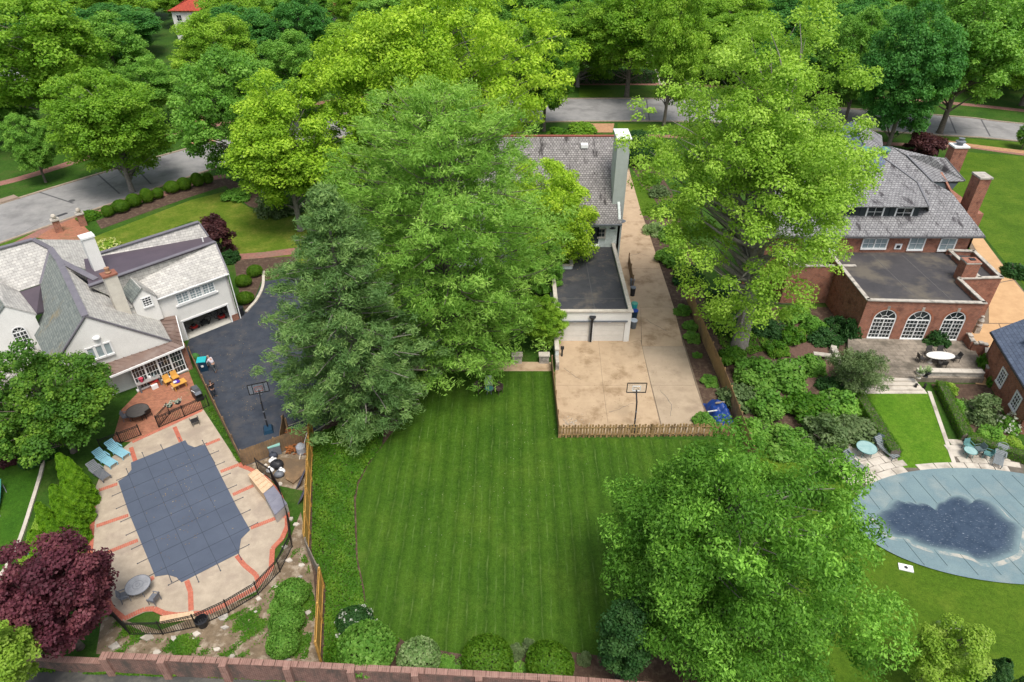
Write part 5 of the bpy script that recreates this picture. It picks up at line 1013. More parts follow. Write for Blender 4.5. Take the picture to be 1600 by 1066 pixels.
for k, (f, m_, lab, s_) in enumerate(((.25, cloth('pink', (.55, .06, .10)), 'pink potted flowers on the grey slab table', .13), (.62, trim_w, 'white jar on the grey slab table', .1), (.8, glass_l, 'clear glass bottle at the right of the grey slab table', .08))):
    p = q0.lerp(q1, f); t = thing('table_jar' if k else 'flower_pot', lab, 'ornament', (p.x, p.y, .95)); MB().lathe([(s_*.8, 0), (s_, .05), (s_, .2), (s_*.5, .26), (s_*.5, .3)], (p.x, p.y, .95), 12).build('body', m_, t)
    if k == 0: MB().ell((p.x, p.y, 1.3), (.22, .18, .12), 9, 6).build('blooms', m_, t)
pb = thing('plant_box', 'terracotta planter of red flowers below the slab table', 'planter', at(243, 603)); p = at(243, 603, .06); MB().box((p.x, p.y, .3), (.7, .45, .5), va).build('box', terracotta, pb); m = MB()
rng = random.Random(4)
for i in range(60): m.ell((p.x+rng.uniform(-.35, .35), p.y+rng.uniform(-.25, .25), .6+rng.uniform(0, .2)), (.06, .06, .05), 6, 4)
m.build('red_flower', cloth('red_bloom', (.5, .03, .03)), pb, stuff=True); MB().box((p.x+.1, p.y-.3, .25), (.5, .3, .4), va).build('white_tray', trim_w, pb)
for k, (px, py, lab) in enumerate(((264, 601, 'teak folding chair left of the small teak table'), (276, 595, 'teak folding chair nearest the garden room corner'))): chair(lab, at(px, py, .06), va-1.57, wood_t, 'teak chairs by the garden room', 'teak_chair', False)
tt = thing('teak_table', 'small teak table holding folded purple and white cloth', 'table', at(276, 598)); p = at(279, 598, .6); MB().box((p.x, p.y, .6), (1.15, .7, .05), va).build('tabletop', wood_t, tt)
for sx in (-.45, .45):
    for sy in (-.25, .25): MB().beam((p.x+sx*math.cos(va)-sy*math.sin(va), p.y+sx*math.sin(va)+sy*math.cos(va), 0), (p.x+sx*math.cos(va)-sy*math.sin(va), p.y+sx*math.sin(va)+sy*math.cos(va), .58), .06, .06).build('leg', wood_t, tt)
cl = thing('folded_cloth', 'crumpled purple and white cloth on the small teak table', 'cloth', (p.x, p.y, .66)); m = MB().ell((p.x-.15, p.y, .72), (.3, .24, .1), 10, 6); m.v = [(x+random.Random(x).uniform(-.05, .05), y, z) for x, y, z in m.v]; m.build('purple_fold', cloth('purple', (.10, .04, .38)), cl); MB().box((p.x-.2, p.y-.12, .78), (.3, .22, .08), .5, .8).build('white_fold', trim_w, cl)
sl2 = thing('teak_stool', 'low pale timber stool in front of the small teak table', 'stool', at(275, 608)); p = at(275, 608, .06); MB().box((p.x, p.y, .3), (.6, .22, .05), va).build('top', crate_m, sl2)
for s_ in (-.25, .25): MB().box((p.x+s_*math.cos(va), p.y+s_*math.sin(va), .16), (.05, .2, .24), va).build('leg', crate_m, sl2)
for k, (px, py) in enumerate(((265, 634), (278, 629))):
    p = at(px, py, .9); t = thing('hanging_basket', ['left', 'right'][k]+' hanging flower basket on the patio iron fence', 'flower basket', p, 'hanging baskets on the patio fence'); MB().lathe([(.05, -.2), (.22, -.05), (.25, 0)], p, 12).build('basket', blackp, t); m = MB(); rng = random.Random(k)
    for i in range(50): m.ell((p.x+rng.gauss(0, .14), p.y+rng.gauss(0, .14), p.z+.08+rng.uniform(0, .18)), (.05, .05, .035), 6, 4)
    m.build('foliage', M('basket_leaf', (.05, .13, .035), (.5, .5, .45), 9, .8), t, stuff=True)
# bins, people in the yard
rb = thing('recycling_bin', 'navy wheeled bin with bright turquoise lid in the asphalt yard', 'bin', at(318, 577)); p = at(320, 577, .015); MB().box((p.x, p.y, .52), (.62, .7, 1.0), .4, 1.12).build('body', navy, rb); MB().slab([(p.x-.36, p.y-.42, 1.04), (p.x+.4, p.y-.3, 1.04), (p.x+.26, p.y+.46, 1.12), (p.x-.48, p.y+.3, 1.12)], .07).build('lid', teal, rb); MB().box((p.x+.1, p.y-.42, .65), (.2, .02, .2), .4).build('white_mark', trim_w, rb)
for s_ in (-.25, .25): MB().tube([(p.x+s_-.04, p.y+.36, .1), (p.x+s_+.04, p.y+.38, .1)], .1, 10).build('wheel', blackp, rb)
bb = thing('rubbish_bin', 'small dark bin by the corner of the open garage', 'bin', at(377, 492)); p = at(378, 492); MB().lathe([(.24, 0), (.3, .8), (.32, .82), (.3, .9), (.03, .95)], p, 14).build('body', blackp, bb)
gs = thing('green_bag', 'green garden bag behind the navy recycling bin', 'bag', at(306, 562)); p = at(307, 563); MB().ell((p.x, p.y, .35), (.4, .35, .4), 12, 8).build('bag', M('green_bag', (.05, .16, .03), None, 6), gs)
def garage_item(nm, lab, cat, px, py): p = at(px, py, .05); return thing(nm, lab, cat, p), p
def mower(lab, px, py, body, rz):
    t, p = garage_item('lawn_mower', lab, 'mower', px, py); ca, sa = math.cos(rz), math.sin(rz); f = lambda x, y, z: (p.x+x*ca-y*sa, p.y+x*sa+y*ca, p.z+z); MB().box(f(0, 0, .2), (.75, .5, .2), rz, .8).build('deck', body, t); MB().box(f(0, 0, .38), (.3, .28, .18), rz).build('engine', blackp, t)
    for x in (-.32, .32):
        for y in (-.27, .27): MB().tube([f(x, y-.03, .12), f(x, y+.03, .12)], .12, 10).build('wheel', blackp, t)
    for y in (-.22, .22): MB().tube([f(-.3, y, .25), f(-.95, y, .95)], .02, 6).build('handle_bar', greyp, t)
    MB().tube([f(-.95, -.22, .95), f(-.95, .22, .95)], .02, 6).build('handle_grip', blackp, t)
redm = cloth('red_metal', (.42, .025, .02))
mower('small red push mower on the garage floor', 304, 513, redm, .9); mower('black push mower in the middle of the garage', 320, 506, blackp, .7); mower('red snow blower deep in the right of the garage', 347, 497, redm, .6)
for k, (px, py, lab) in enumerate(((333, 500, 'black bicycle left of the red machine in the garage'), (344, 491, 'dark bicycle at the back of the garage'))):
    t, p = garage_item('bicycle', lab, 'bicycle', px, py)
    for s_ in (-.5, .5): MB().tube([(p.x+s_*.8+.33*math.cos(a)*.8, p.y+s_*.6+.33*math.cos(a)*.6, .35+.33*math.sin(a)) for a in [2*math.pi*i/16 for i in range(17)]], .03, 6).build('wheel', blackp, t)
    m = MB()
    for a, b in (((-.4, -.3, .35), (0, 0, .35)), ((0, 0, .35), (.28, .2, .85)), ((-.2, -.15, .85), (.28, .2, .85)), ((-.2, -.15, .9), (0, 0, .35)), ((-.4, -.3, .35), (-.2, -.15, .85)), ((.4, .3, .35), (.28, .2, .95))): m.tube([(p.x+a[0], p.y+a[1], a[2]), (p.x+b[0], p.y+b[1], b[2])], .02, 6)
    m.build('frame', greyp, t); MB().box((p.x-.2, p.y-.15, .93), (.24, .12, .06)).build('saddle', blackp, t); MB().tube([(p.x+.1, p.y+.4, .98), (p.x+.45, p.y, .98)], .02, 6).build('handlebar', blackp, t)
# ---------------------------------------------------------------- people
def skinned(name, joints, edges, mat, parent, root=0, sub=2):
    me = bpy.data.meshes.new(name); me.from_pydata([j[0] for j in joints], edges, []); o = link(name, me, parent); me.materials.append(mat); md = o.modifiers.new('skin', 'SKIN'); md.use_smooth_shade = True
    for i, j in enumerate(joints): v = me.skin_vertices[0].data[i]; v.radius = (j[1], j[1] if len(j) < 3 else j[2]); v.use_root = (i == root)
    s_ = o.modifiers.new('sub', 'SUBSURF'); s_.levels = s_.render_levels = sub; return o
def person(label, loc, rz, lean, shirt, trousers, hairc, arms, legs):
    t = thing('person', label, 'person'); hip = Vector((0, 0, .93)); d = Vector((math.sin(lean), 0, math.cos(lean))); ch = hip+d*.38; nk = hip+d*.56; hd = nk+Vector((math.sin(lean*.8), 0, math.cos(lean*.8)))*.17
    J = [(hip, .15, .12), (hip+d*.18, .14, .11), (ch, .17, .12), (nk, .06), (hd, .085, .1), (hd+d*.09, .08, .085)]; E = [(0, 1), (1, 2), (2, 3), (3, 4), (4, 5)]
    for s_, lg in zip((-1, 1), legs):
        k = len(J); J += [(hip+Vector((0, s_*.1, -.08)), .095), (Vector(lg[0])+Vector((0, s_*.11, 0)), .062), (Vector(lg[1])+Vector((0, s_*.12, 0)), .042), (Vector(lg[1])+Vector((.17, s_*.14, -.05)), .035)]; E += [(0, k), (k, k+1), (k+1, k+2), (k+2, k+3)]
    for s_, ar in zip((-1, 1), arms):
        k = len(J); sh = ch+d*.1+Vector((0, s_*.19, 0)); el, wr = Vector(ar[0]), Vector(ar[1]); J += [(sh, .06), (el, .043), (wr, .03), (wr+(wr-el).normalized()*.09, .034, .02)]; E += [(2, k), (k, k+1), (k+1, k+2), (k+2, k+3)]
        for q in range(4): f = wr+(wr-el).normalized()*.17+Vector((.0, (q-1.5)*.02, -.02)); J.append((f, .009)); E.append((k+3, len(J)-1))
        J.append((wr+(wr-el).normalized()*.1+Vector((.03, -s_*.05, .01)), .011)); E.append((k+3, len(J)-1))
    skinned('body', J, E, skin_m, t)
    JS = [(hip+d*.02, .185, .155), (hip+d*.18, .185, .155), (ch, .215, .17), (nk-d*.02, .085)]; ES = [(0, 1), (1, 2), (2, 3)]
    for s_, ar in zip((-1, 1), arms): k = len(JS); sh = ch+d*.1+Vector((0, s_*.19, 0)); JS += [(sh, .092), (sh.lerp(Vector(ar[0]), .85), .074)]; ES += [(2, k), (k, k+1)]
    skinned('shirt', JS, ES, shirt, t)
    JT = [(hip+d*.06, .165, .13)]; ET = []
    for s_, lg in zip((-1, 1), legs): k = len(JT); JT += [(hip+Vector((0, s_*.1, -.1)), .11), (Vector(lg[0])+Vector((0, s_*.11, 0)), .08), (Vector(lg[1])+Vector((0, s_*.12, .06)), .062)]; ET += [(0, k), (k, k+1), (k+1, k+2)]
    skinned('trousers', JT, ET, trousers, t)
    MB().ell(tuple(hd+d*.065-Vector((.02, 0, 0))), (.105, .095, .085), 12, 8).build('hair', hairc, t, True)
    f = hd+Vector((.09, 0, .0)); m = MB(); m.ell(tuple(f+Vector((.012, 0, -.0))), (.018, .014, .024), 8, 5)
    m.build('nose', skin_m, t, True); m = MB()
    for s_ in (-.033, .033): m.ell(tuple(f+Vector((-.008, s_, .03))), (.012, .012, .01), 8, 5)
    m.build('eyes', blackp, t, True)
    m = MB()
    for s_, lg in zip((-1, 1), legs): m.ell((lg[1][0]+.08, s_*.135, lg[1][2]-.03), (.15, .055, .05), 10, 6)
    m.build('shoes', M('shoe', (.05, .05, .055), None, 5), t, True)
    t.location = loc; t.rotation_euler[2] = rz; return t
person('person in a white shirt and grey trousers leaning towards the navy bin', at(337, 581, .015), ang_px((337, 581), (318, 577)), .5, cloth('white_shirt', (.62, .56, .60)), cloth('grey_trousers', (.10, .115, .13)), M('light_hair', (.30, .23, .17), None, 8), (((.42, -.2, 1.06), (.62, -.12, .98)), ((.45, .22, 1.0), (.5, .16, .78))), (((.1, 0, .5), (-.02, 0, .08)), ((.02, 0, .5), (-.15, 0, .08))))
person('person in a black shirt with folded arms standing by the board fence', at(336, 621, .015), ang_px((336, 621), (326, 612)), .04, cloth('black_shirt', (.015, .014, .016)), cloth('dark_trousers', (.05, .06, .08)), M('brown_hair', (.06, .035, .022), None, 8), (((.06, -.27, 1.16), (.24, .02, 1.2)), ((.06, .27, 1.16), (.26, -.02, 1.14))), (((.02, 0, .5), (0, 0, .08)), ((.04, 0, .5), (.0, 0, .08))))
# ---------------------------------------------------------------- basketball hoops
def hoop(label, base, rz, clear, z0=0):
    t = thing('basketball_hoop', label, 'basketball hoop'); MB().box((-.35, 0, .14), (.95, .75, .28), 0, .75).build('base', navy if clear else blackp, t)
    m = MB(); m.tube([(-.2, 0, .2), (-.1, 0, 1.6), (.1, 0, 2.6)], .06, 8); m.tube([(.1, 0, 2.6), (.75, 0, 3.25)], .045, 8); m.tube([(.0, 0, 2.2), (.75, 0, 2.95)], .035, 6); m.build('pole', blackp, t)
    for z in (.95, 1.7): MB().tube([(-.145 if z < 1.3 else -.1, 0, z), (-.14 if z < 1.3 else -.09, 0, z+.1)], .075, 8).build('collar', greyp, t)
    bm, n, l, b = newmat('backboard'); b.inputs['Base Color'].default_value = (.55, .6, .62, 1); b.inputs['Alpha'].default_value = .09; b.inputs['Roughness'].default_value = .1
    bd = MB().box((.78, 0, 3.4), (.03, 1.45, .9)).build('backboard', bm, t); m = MB()
    for a, b_ in (((-.74, 2.95), (.74, 2.95)), ((-.74, 3.87), (.74, 3.87)), ((-.74, 2.95), (-.74, 3.87)), ((.74, 2.95), (.74, 3.87))): m.beam((.78, a[0], a[1]), (.78, b_[0], b_[1]), .06, .06)
    m.build('board_frame', iron, bd); m = MB()
    for a, b_ in (((-.3, 3.1), (.3, 3.1)), ((-.3, 3.55), (.3, 3.55)), ((-.3, 3.1), (-.3, 3.55)), ((.3, 3.1), (.3, 3.55))): m.beam((.8 if not clear else .8, a[0], a[1]), (.8, b_[0], b_[1]), .05, .05, (1, 0, 0))
    m.build('target_square', trim_w if not clear else M('dull_red', (.25, .08, .06), None, 4), bd)
    MB().tube([(1.03+.23*math.cos(a), .23*math.sin(a), 3.05) for a in [2*math.pi*i/18 for i in range(19)]], .016, 6).build('rim', M('rim_orange', (.45, .10, .03), None, 4) if clear else iron, t)
    m = MB()
    for i in range(10): a = 2*math.pi*i/10; m.tube([(1.03+.22*math.cos(a), .22*math.sin(a), 3.04), (1.03+.13*math.cos(a+.5), .13*math.sin(a+.5), 2.65)], .008, 4, False); m.tube([(1.03+.22*math.cos(a), .22*math.sin(a), 3.04), (1.03+.13*math.cos(a-.5), .13*math.sin(a-.5), 2.65)], .008, 4, False)
    m.build('net', trim_w, t, stuff=True)
    if clear:
        m = MB()
        for s_ in (-.42, .42): m.beam((.79, s_, 2.98), (.79, s_, 3.85), .05, .05)
        m.build('back_strut', iron, bd)
    t.location = base; t.rotation_euler[2] = rz; return t
hoop('black portable basketball hoop standing on the dark asphalt yard', at(419, 668, .015), R(110), True); hoop('black basketball hoop on the tan drive behind the picket fence', at(990, 668, .03), R(90), False)
# ---------------------------------------------------------------- around the centre drive
for k, (px, py, lab, m_, rz) in enumerate(((748, 612, 'brown wicker armchair left of the small teal table', M('wicker', (.085, .06, .05), (.055, .04, .034), 9), -.6), (778, 613, 'brown wicker armchair right of the small teal table', M('wicker', (.085, .06, .05), (.055, .04, .034), 9), -2.4))): chair(lab, at(px, py, .01), rz, m_, 'brown wicker armchairs on the lawn', 'wicker_chair', True, .72, .85)
chair('pale mint slatted lawn chair behind the small teal table', at(764, 605, .01), -1.5, M('mint_plastic', (.50, .62, .42), None, 3), name='lawn_chair', w=.62, hb=1.0)
round_table('small round teal table between the lawn chairs', at(764.5, 614, .01), .36, M('teal_table', (.08, .28, .24), None, 3), greyp, .5)
for k, (px, py, lab) in enumerate(((808, 566, 'pale stone pier at the left end of the lawn path'), (850, 566, 'pale stone pier beside the drive fence'), (763, 567, 'pale stone pier half hidden by the big soft tree'))):
    p = at(px, py); t = thing('stone_pier', lab, 'pier', p, 'stone piers along the lawn path'); MB().box((p.x, p.y, .4), (.85, .5, .8)).build('shaft', stone, t); MB().box((p.x, p.y, .86), (.98, .62, .12)).build('cap', flag_m, t)
sw = thing('side_wall', 'white painted low wall running forward from the garage', 'wall', at(866, 552)); MB().box((3.98, 50.0, .75), (.3, 3.2, 1.5)).build('masonry', white_b, sw); MB().box((3.98, 50.0, 1.53), (.4, 3.3, .1)).build('coping', pale_conc, sw); MB().box((3.98, 48, .45), (.3, 1.2, .9)).build('masonry', stone, sw)
pm = thing('hose_post', 'black hose reel post in front of the left garage door', 'post', at(878, 557)); p = at(878, 557); MB().tube([(p.x, p.y, 0), (p.x, p.y, .9)], .08, 8).build('post', blackp, pm); MB().box((p.x, p.y, .95), (.3, .2, .25)).build('reel', blackp, pm)
for px, py, m1, m2, lab, r, h in ((989, 513, M('can_grey', (.13, .145, .16), None, 3), M('pale_lid', (.5, .55, .62), None, 3), 'grey rubbish can with pale lid at the corner of the double garage', .33, .85), (991, 497, navy, M('blue_lid', (.02, .06, .3), None, 3), 'blue lidded bin behind the grey rubbish can', .3, .8), (990, 487, teal, M('green_lid', (.10, .36, .27), None, 3), 'green bin beside the garage wall', .32, .9), (988, 462, blackp, greyp, 'black bin by the garage wall below the trellis', .28, .9), (987, 447, greyp, greyp, 'small grey bin under the timber trellis', .25, .7)):
    p = at(px, py); t = thing('rubbish_can', lab, 'bin', p); MB().lathe([(r*.8, 0), (r, h), (r*1.06, h+.01), (r*1.06, h+.04)], p, 14).build('body', m1, t); MB().lathe([(r*1.08, 0), (r, .08), (r*.3, .12)], (p.x, p.y, h+.04), 14).build('lid', m2, t)
wl2 = thing('wall_dish', 'small grey satellite dish on the side wall of the centre house', 'dish', (XR+.3, 67, 5)); MB().lathe([(.05, 0), (.3, .08), (.42, .2)], (XR+.45, 66.8, 4.9), 14).build('dish', greyp, wl2); MB().tube([(XR-.1, 66.8, 4.6), (XR+.45, 66.8, 4.9)], .03, 6).build('bracket', greyp, wl2)
tp = thing('tarp_heap', 'bright blue tarpaulin thrown over a heap beside the tall board fence', 'tarpaulin', at(1120, 645)); p = at(1121, 648); rng = np.random.default_rng(9); vs = []; nx, ny = 26, 34
for j in range(ny):
    for i in range(nx):
        x, y = -1.15+2.3*i/(nx-1), -1.75+3.5*j/(ny-1); h = 1.0*(1-min(1, (abs(x)/1.1)**4))*(1-min(1, (abs(y)/1.72)**5)); h *= .78+.22*math.sin(1.6*y+.6)+.16*math.sin(3.1*x+2*y); h += (.06*math.sin(7*x+3*y)+.05*math.sin(9*y-4*x)+rng.normal()*.03)*(h > .05); vs.append((p.x+.15+.74*(x+.16*y*-.9), p.y+.78*y, max(.02, .85*h+.02)))
tb = MB().add(vs, [(j*nx+i, j*nx+i+1, (j+1)*nx+i+1, (j+1)*nx+i) for j in range(ny-1) for i in range(nx-1)]).build('sheet', tarp, tp, True); MB().beam((p.x-.3, p.y+.2, 1.05), (p.x+.5, p.y+.4, 1.0), .12, .1).build('timber', wood_g, tp); MB().beam((p.x-.9, p.y-.2, .5), (p.x-.3, p.y-.5, .9), .1, .06).build('timber', trim_w, tp)
db = thing('leaf_litter', 'small heap of twigs and litter in the corner of the tan drive', 'debris', at(888, 660)); m = MB(); rng = random.Random(2)
for i in range(90): p = at(880+abs(rng.gauss(0, 14)), 664-abs(rng.gauss(0, 6)), .04); m.beam(p, p+Vector((rng.uniform(-.12, .12), rng.uniform(-.12, .12), .03)), .05, .01)
m.build('litter', M('litter', (.22, .15, .09), (.5, .45, .38), 9), db, stuff=True)
# ---------------------------------------------------------------- right garden furniture
wh = trim_w; ot = thing('oval_table', 'white oval garden table on the stone terrace', 'table', at(1465, 565, .5)); p = at(1465, 566, .5); MB().lathe([(.98, .7), (1.0, .73), (.97, .77)], p, 30, 1.25, .58).build('tabletop', M('white_top', (.68, .66, .62), None, 3), ot)
for sx in (-.7, .7): MB().lathe([(.25, 0), (.1, .1), (.08, .6), (.25, .7)], (p.x+sx, p.y, .5), 10).build('pedestal', stone, ot)
dm = M('wrought_iron', (.035, .034, .034), (.06, .055, .05), 8, .6)
for k, (dx, dy, rz, lab) in enumerate(((-1.55, .1, 0, 'dark iron chair at the left end of the white oval table'), (1.6, .2, 3.14, 'dark iron chair at the right end of the white oval table'), (-.35, .95, -1.57, 'dark iron chair behind the left half of the white oval table'), (.65, .95, -1.57, 'dark iron chair behind the right half of the white oval table'), (-.1, -.75, 1.57, 'dark iron chair on the garden side of the white oval table'))): chair(lab, (p.x+dx, p.y+dy, .5), rz, dm, 'iron chairs at the oval table', 'iron_chair')
for k, (px, py, lab) in enumerate(((1435, 590, 'stone urn with pale plant on the terrace wall end'), (1446, 588, 'black pot beside the stone urn on the terrace'))):
    q = at(px, py, .9 if k == 0 else .5); t = thing('planter_urn', lab, 'planter', q); MB().lathe([(.22, 0), (.14, .08), (.14, .15), (.3, .4), (.34, .5), (.28, .5)], q, 14).build('urn', stone if k == 0 else blackp, t); m = MB(); rng = random.Random(k)
    for i in range(70): a = rng.uniform(0, 6.28); r = rng.uniform(.1, .4); m.beam((q.x, q.y, q.z+.5), (q.x+r*math.cos(a), q.y+r*math.sin(a), q.z+.5+rng.uniform(.1, .5)), .05, .012)
    m.build('leaves', M('pale_leaf', (.16, .26, .10), (.35, .42, .2), 8), t, stuff=True)
for k, (px, py) in enumerate(((1430, 606), (1444, 606))): q = at(px, py, .1); t = thing('black_lantern', ['left', 'right'][k]+' small black lantern on the lowest garden step', 'lantern', q, 'lanterns on the garden steps'); MB().lathe([(.12, 0), (.12, .05), (.09, .06), (.09, .35), (.14, .36), (.03, .5)], q, 8).build('body', iron, t)
round_table('round aqua glass table on the left pool wing', at(1350, 710, .05), .72, aqua_g, verdigris); round_table('small round aqua table on the right pool wing', at(1512, 713, .05), .45, aqua_g, verdigris, .6)
vg = M('verdigris_dark', (.10, .14, .145), (.07, .10, .105), 6, .6)
chair('verdigris iron chair above the aqua glass table', at(1369, 695, .05), 3.9, vg, 'iron chairs on the left pool wing'); chair('verdigris iron chair left of the aqua glass table', at(1326, 716, .05), .4, vg, 'iron chairs on the left pool wing')
lg_ = M('grey_sling', (.20, .225, .235), (.16, .18, .19), 5, .6)
chaise('grey lounger right of the aqua glass table', at(1380, 705, .05), ang_px((1372, 700), (1395, 718)), lg_, 'grey loungers on the left pool wing'); chaise('grey lounger below the aqua glass table', at(1332, 727, .05), ang_px((1320, 720), (1347, 740)), lg_, 'grey loungers on the left pool wing')
chair('teal iron chair behind the small aqua table', at(1510, 703, .05), -1.4, verdigris, 'iron chairs on the right pool wing'); chair('grey iron chair right of the small aqua table', at(1527, 708, .05), 3.3, vg, 'iron chairs on the right pool wing'); chair('pale teal low chair between the small table and the hooded lounger', at(1540, 715, .05), 2.6, verdigris, 'iron chairs on the right pool wing')
chaise('grey lounger with rounded hood frame on the right pool wing', at(1559, 718, .05), ang_px((1563, 706), (1556, 738)), lg_, None, True, 'hooded_lounger')
wd = thing('wall_bench', 'low stone garden bench among the bark beside the wooded path', 'bench', at(1283, 560)); p = at(1283, 560); MB().box((p.x, p.y, .42), (1.5, .5, .12), -.2).build('seat', stone, wd)
for s_ in (-.5, .5): MB().box((p.x+s_, p.y-s_*.2, .18), (.25, .4, .36), -.2).build('leg', stone, wd)
rp = thing('rustic_wall', 'rough low stone wall between the bark path and the terrace', 'wall', at(1310, 575)); a, b = at(1300, 548), at(1322, 596); rng = random.Random(6)
for i in range(16):
    q = a.lerp(b, i/15); MB().box((q.x+rng.uniform(-.1, .1), q.y, .25), (rng.uniform(.4, .6), rng.uniform(.35, .5), rng.uniform(.4, .6)), rng.uniform(-.5, .5), .85).build('boulder', stone, rp)
# left edge: slide, blue toy; street furniture
ky = thing('play_slide', 'turquoise plastic slide cut by the left edge of the photo', 'slide', at(5, 780)); a, b = at(8, 763), at(-2, 800)
for s_ in (0, 1): pa, pb = a+Vector((-.5*s_*1.4, 0, 0)), b+Vector((-.5*s_*1.4, 0, 0)); MB().tube([pa+Vector((0, 0, .9)), pa.lerp(pb, .4)+Vector((0, 0, .55)), pb+Vector((0, 0, .15))], .09, 8).build('side_rail', M('turquoise', (.09, .38, .40), None, 3), ky)
MB().slab([a+Vector((0, 0, .82)), b+Vector((0, 0, .1)), b+Vector((-.7, 0, .1)), a+Vector((-.7, 0, .82))], .05).build('chute', M('slide_dark', (.03, .10, .12), None, 3), ky)
for q in (a, b): MB().tube([q+Vector((.35, -.4, 0)), q+Vector((0, 0, .5))], .03, 6).build('leg', greyp, ky)
bt_ = thing('blue_board', 'narrow bright blue board standing beside the purple tree', 'board', at(52, 872)); p = at(53, 872); MB().box((p.x, p.y, .7), (.3, .06, 1.3), .6).build('board', M('bright_blue', (.015, .12, .42), None, 3), bt_)
for k, (px, py) in enumerate(((93, 362), (131, 352))):
    p = at(px, py); t = thing('gate_pillar', ['left', 'right'][k]+' brick gate pillar with stone ball finial on the front walk', 'pillar', p, 'gate pillars of the white house'); MB().box((p.x, p.y, .75), (.75, .75, 1.5), R(37)).build('shaft', brick_house, t); MB().box((p.x, p.y, 1.56), (.95, .95, .14), R(37)).build('cap', stone, t); MB().lathe([(.2, 0), (.12, .08), (.25, .25), (.28, .4), (.2, .58), (.03, .66)], (p.x, p.y, 1.63), 12).build('finial', flag_m, t)
mh = thing('manhole_cover', 'round iron manhole cover in the left street', 'manhole', at(112, 314)); p = at(112, 314); MB().lathe([(.42, 0), (.42, .014)], (p.x, p.y, .013), 18).build('lid', M('cast_iron', (.09, .088, .09), None, 7), mh)
dr = thing('storm_drain', 'brown concrete storm drain inlet in the far kerb', 'drain', at(8, 314)); p = at(8, 316); MB().box((p.x, p.y+.6, .16), (2.2, 1.3, .16), R(54)).build('slab', M('drain_conc', (.29, .22, .17), None, 3), dr); MB().box((p.x+.35, p.y+.12, .06), (1.8, .1, .1), R(54)).build('inlet', blackp, dr)
dg = thing('kerb_grate', 'dark iron grate at the near kerb by the front walk', 'drain', at(97, 336)); p = at(97, 336); MB().box((p.x, p.y, .03), (1.2, .5, .04), R(54)).build('grate', M('cast_iron', (.05, .05, .055), None, 7), dg)
def car(label, x, y, rz, paint):
    t = thing('parked_car', label, 'car'); m = MB(); prof = [(-2.2, .45), (-2.2, .9), (-1.5, 1.0), (-.9, 1.45), (.6, 1.45), (1.2, 1.0), (2.1, .88), (2.2, .45)]; m.slab([(a, -.88, z) for a, z in prof], 1.76, (0, 1, 0)); m.build('body', paint, t)
    for s_ in (-1.4, 1.35):
        for y_ in (-.8, .8): w = MB().tube([(s_, y_-.1, .33), (s_, y_+.1, .33)], .33, 14).build('wheel', blackp, t); MB().tube([(s_, y_-.11, .33), (s_, y_+.11, .33)], .18, 10).build('rim', greyp, w)
    m = MB()
    for y_ in (-.885, .885): m.slab([(-1.3, y_, 1.03), (-.85, y_, 1.38), (.55, y_, 1.38), (1.0, y_, 1.03)], .015, (0, 1, 0))
    m.slab([(.66, -.75, 1.43), (.66, .75, 1.43), (1.22, .8, 1.02), (1.22, -.8, 1.02)], .02); m.slab([(-.96, -.75, 1.43), (-.96, .75, 1.43), (-1.5, .8, 1.03), (-1.5, -.8, 1.03)], .02); m.build('window', glass, t)
    t.location = (x, y, 0); t.rotation_euler[2] = rz
p = at(27, 122); car('silver car parked among the trees at the top left', p.x-2, p.y, .1, M('silver', (.5, .5, .52), None, 3, .3, 0)); struct(sheet('parking_yard', [(-60, 110), (50, 118), (50, 130), (-60, 128), ], .02, road_m))
# ---------------------------------------------------------------- foliage materials and templates
lm = {k: leafmat('leaf_'+k, v) for k, v in dict(
    tulip=[(0.155, 0.289, 0.019), (0.300, 0.484, 0.032), (0.551, 0.725, 0.076)], oak=[(0.147, 0.282, 0.028), (0.251, 0.431, 0.044), (0.447, 0.641, 0.110)],
    maple=[(0.043, 0.163, 0.030), (0.079, 0.248, 0.046), (0.148, 0.362, 0.074)], mid=[(0.088, 0.222, 0.030), (0.166, 0.361, 0.048), (0.286, 0.497, 0.088)], bright=[(0.124, 0.262, 0.022), (0.211, 0.394, 0.032), (0.365, 0.543, 0.064)],
    soft=[(0.158, 0.325, 0.046), (0.262, 0.460, 0.074), (0.475, 0.680, 0.152)], blue=[(0.088, 0.185, 0.056), (0.153, 0.277, 0.083), (0.314, 0.468, 0.150)], elm=[(0.065, 0.182, 0.017), (0.126, 0.291, 0.031), (0.404, 0.730, 0.110)],
    purple=[(0.060, 0.021, 0.027), (0.124, 0.034, 0.051), (0.232, 0.084, 0.092)], smoke=[(0.047, 0.019, 0.022), (0.081, 0.030, 0.032), (0.135, 0.054, 0.049)], arbor=[(0.083, 0.216, 0.006), (0.127, 0.287, 0.009), (0.196, 0.374, 0.018)],
    box=[(0.056, 0.150, 0.007), (0.088, 0.200, 0.010), (0.138, 0.250, 0.019)], dark=[(0.021, 0.075, 0.017), (0.038, 0.112, 0.026), (0.078, 0.173, 0.043)], hyd=[(0.087, 0.229, 0.026), (0.140, 0.305, 0.043), (0.245, 0.427, 0.081)],
    varie=[(0.110, 0.220, 0.055), (0.209, 0.330, 0.110), (0.396, 0.484, 0.242)], grey=[(0.094, 0.156, 0.056), (0.150, 0.225, 0.088), (0.250, 0.325, 0.150)], ivy=[(0.045, 0.144, 0.010), (0.082, 0.210, 0.014), (0.164, 0.287, 0.027)], white=[(0.450, 0.470, 0.400), (0.600, 0.600, 0.550), (0.700, 0.700, 0.660)], lime=[(0.156, 0.300, 0.028), (0.258, 0.410, 0.046), (0.389, 0.519, 0.117)], patio=[(0.061, 0.158, 0.021), (0.113, 0.247, 0.030), (0.269, 0.432, 0.054)]).items()}
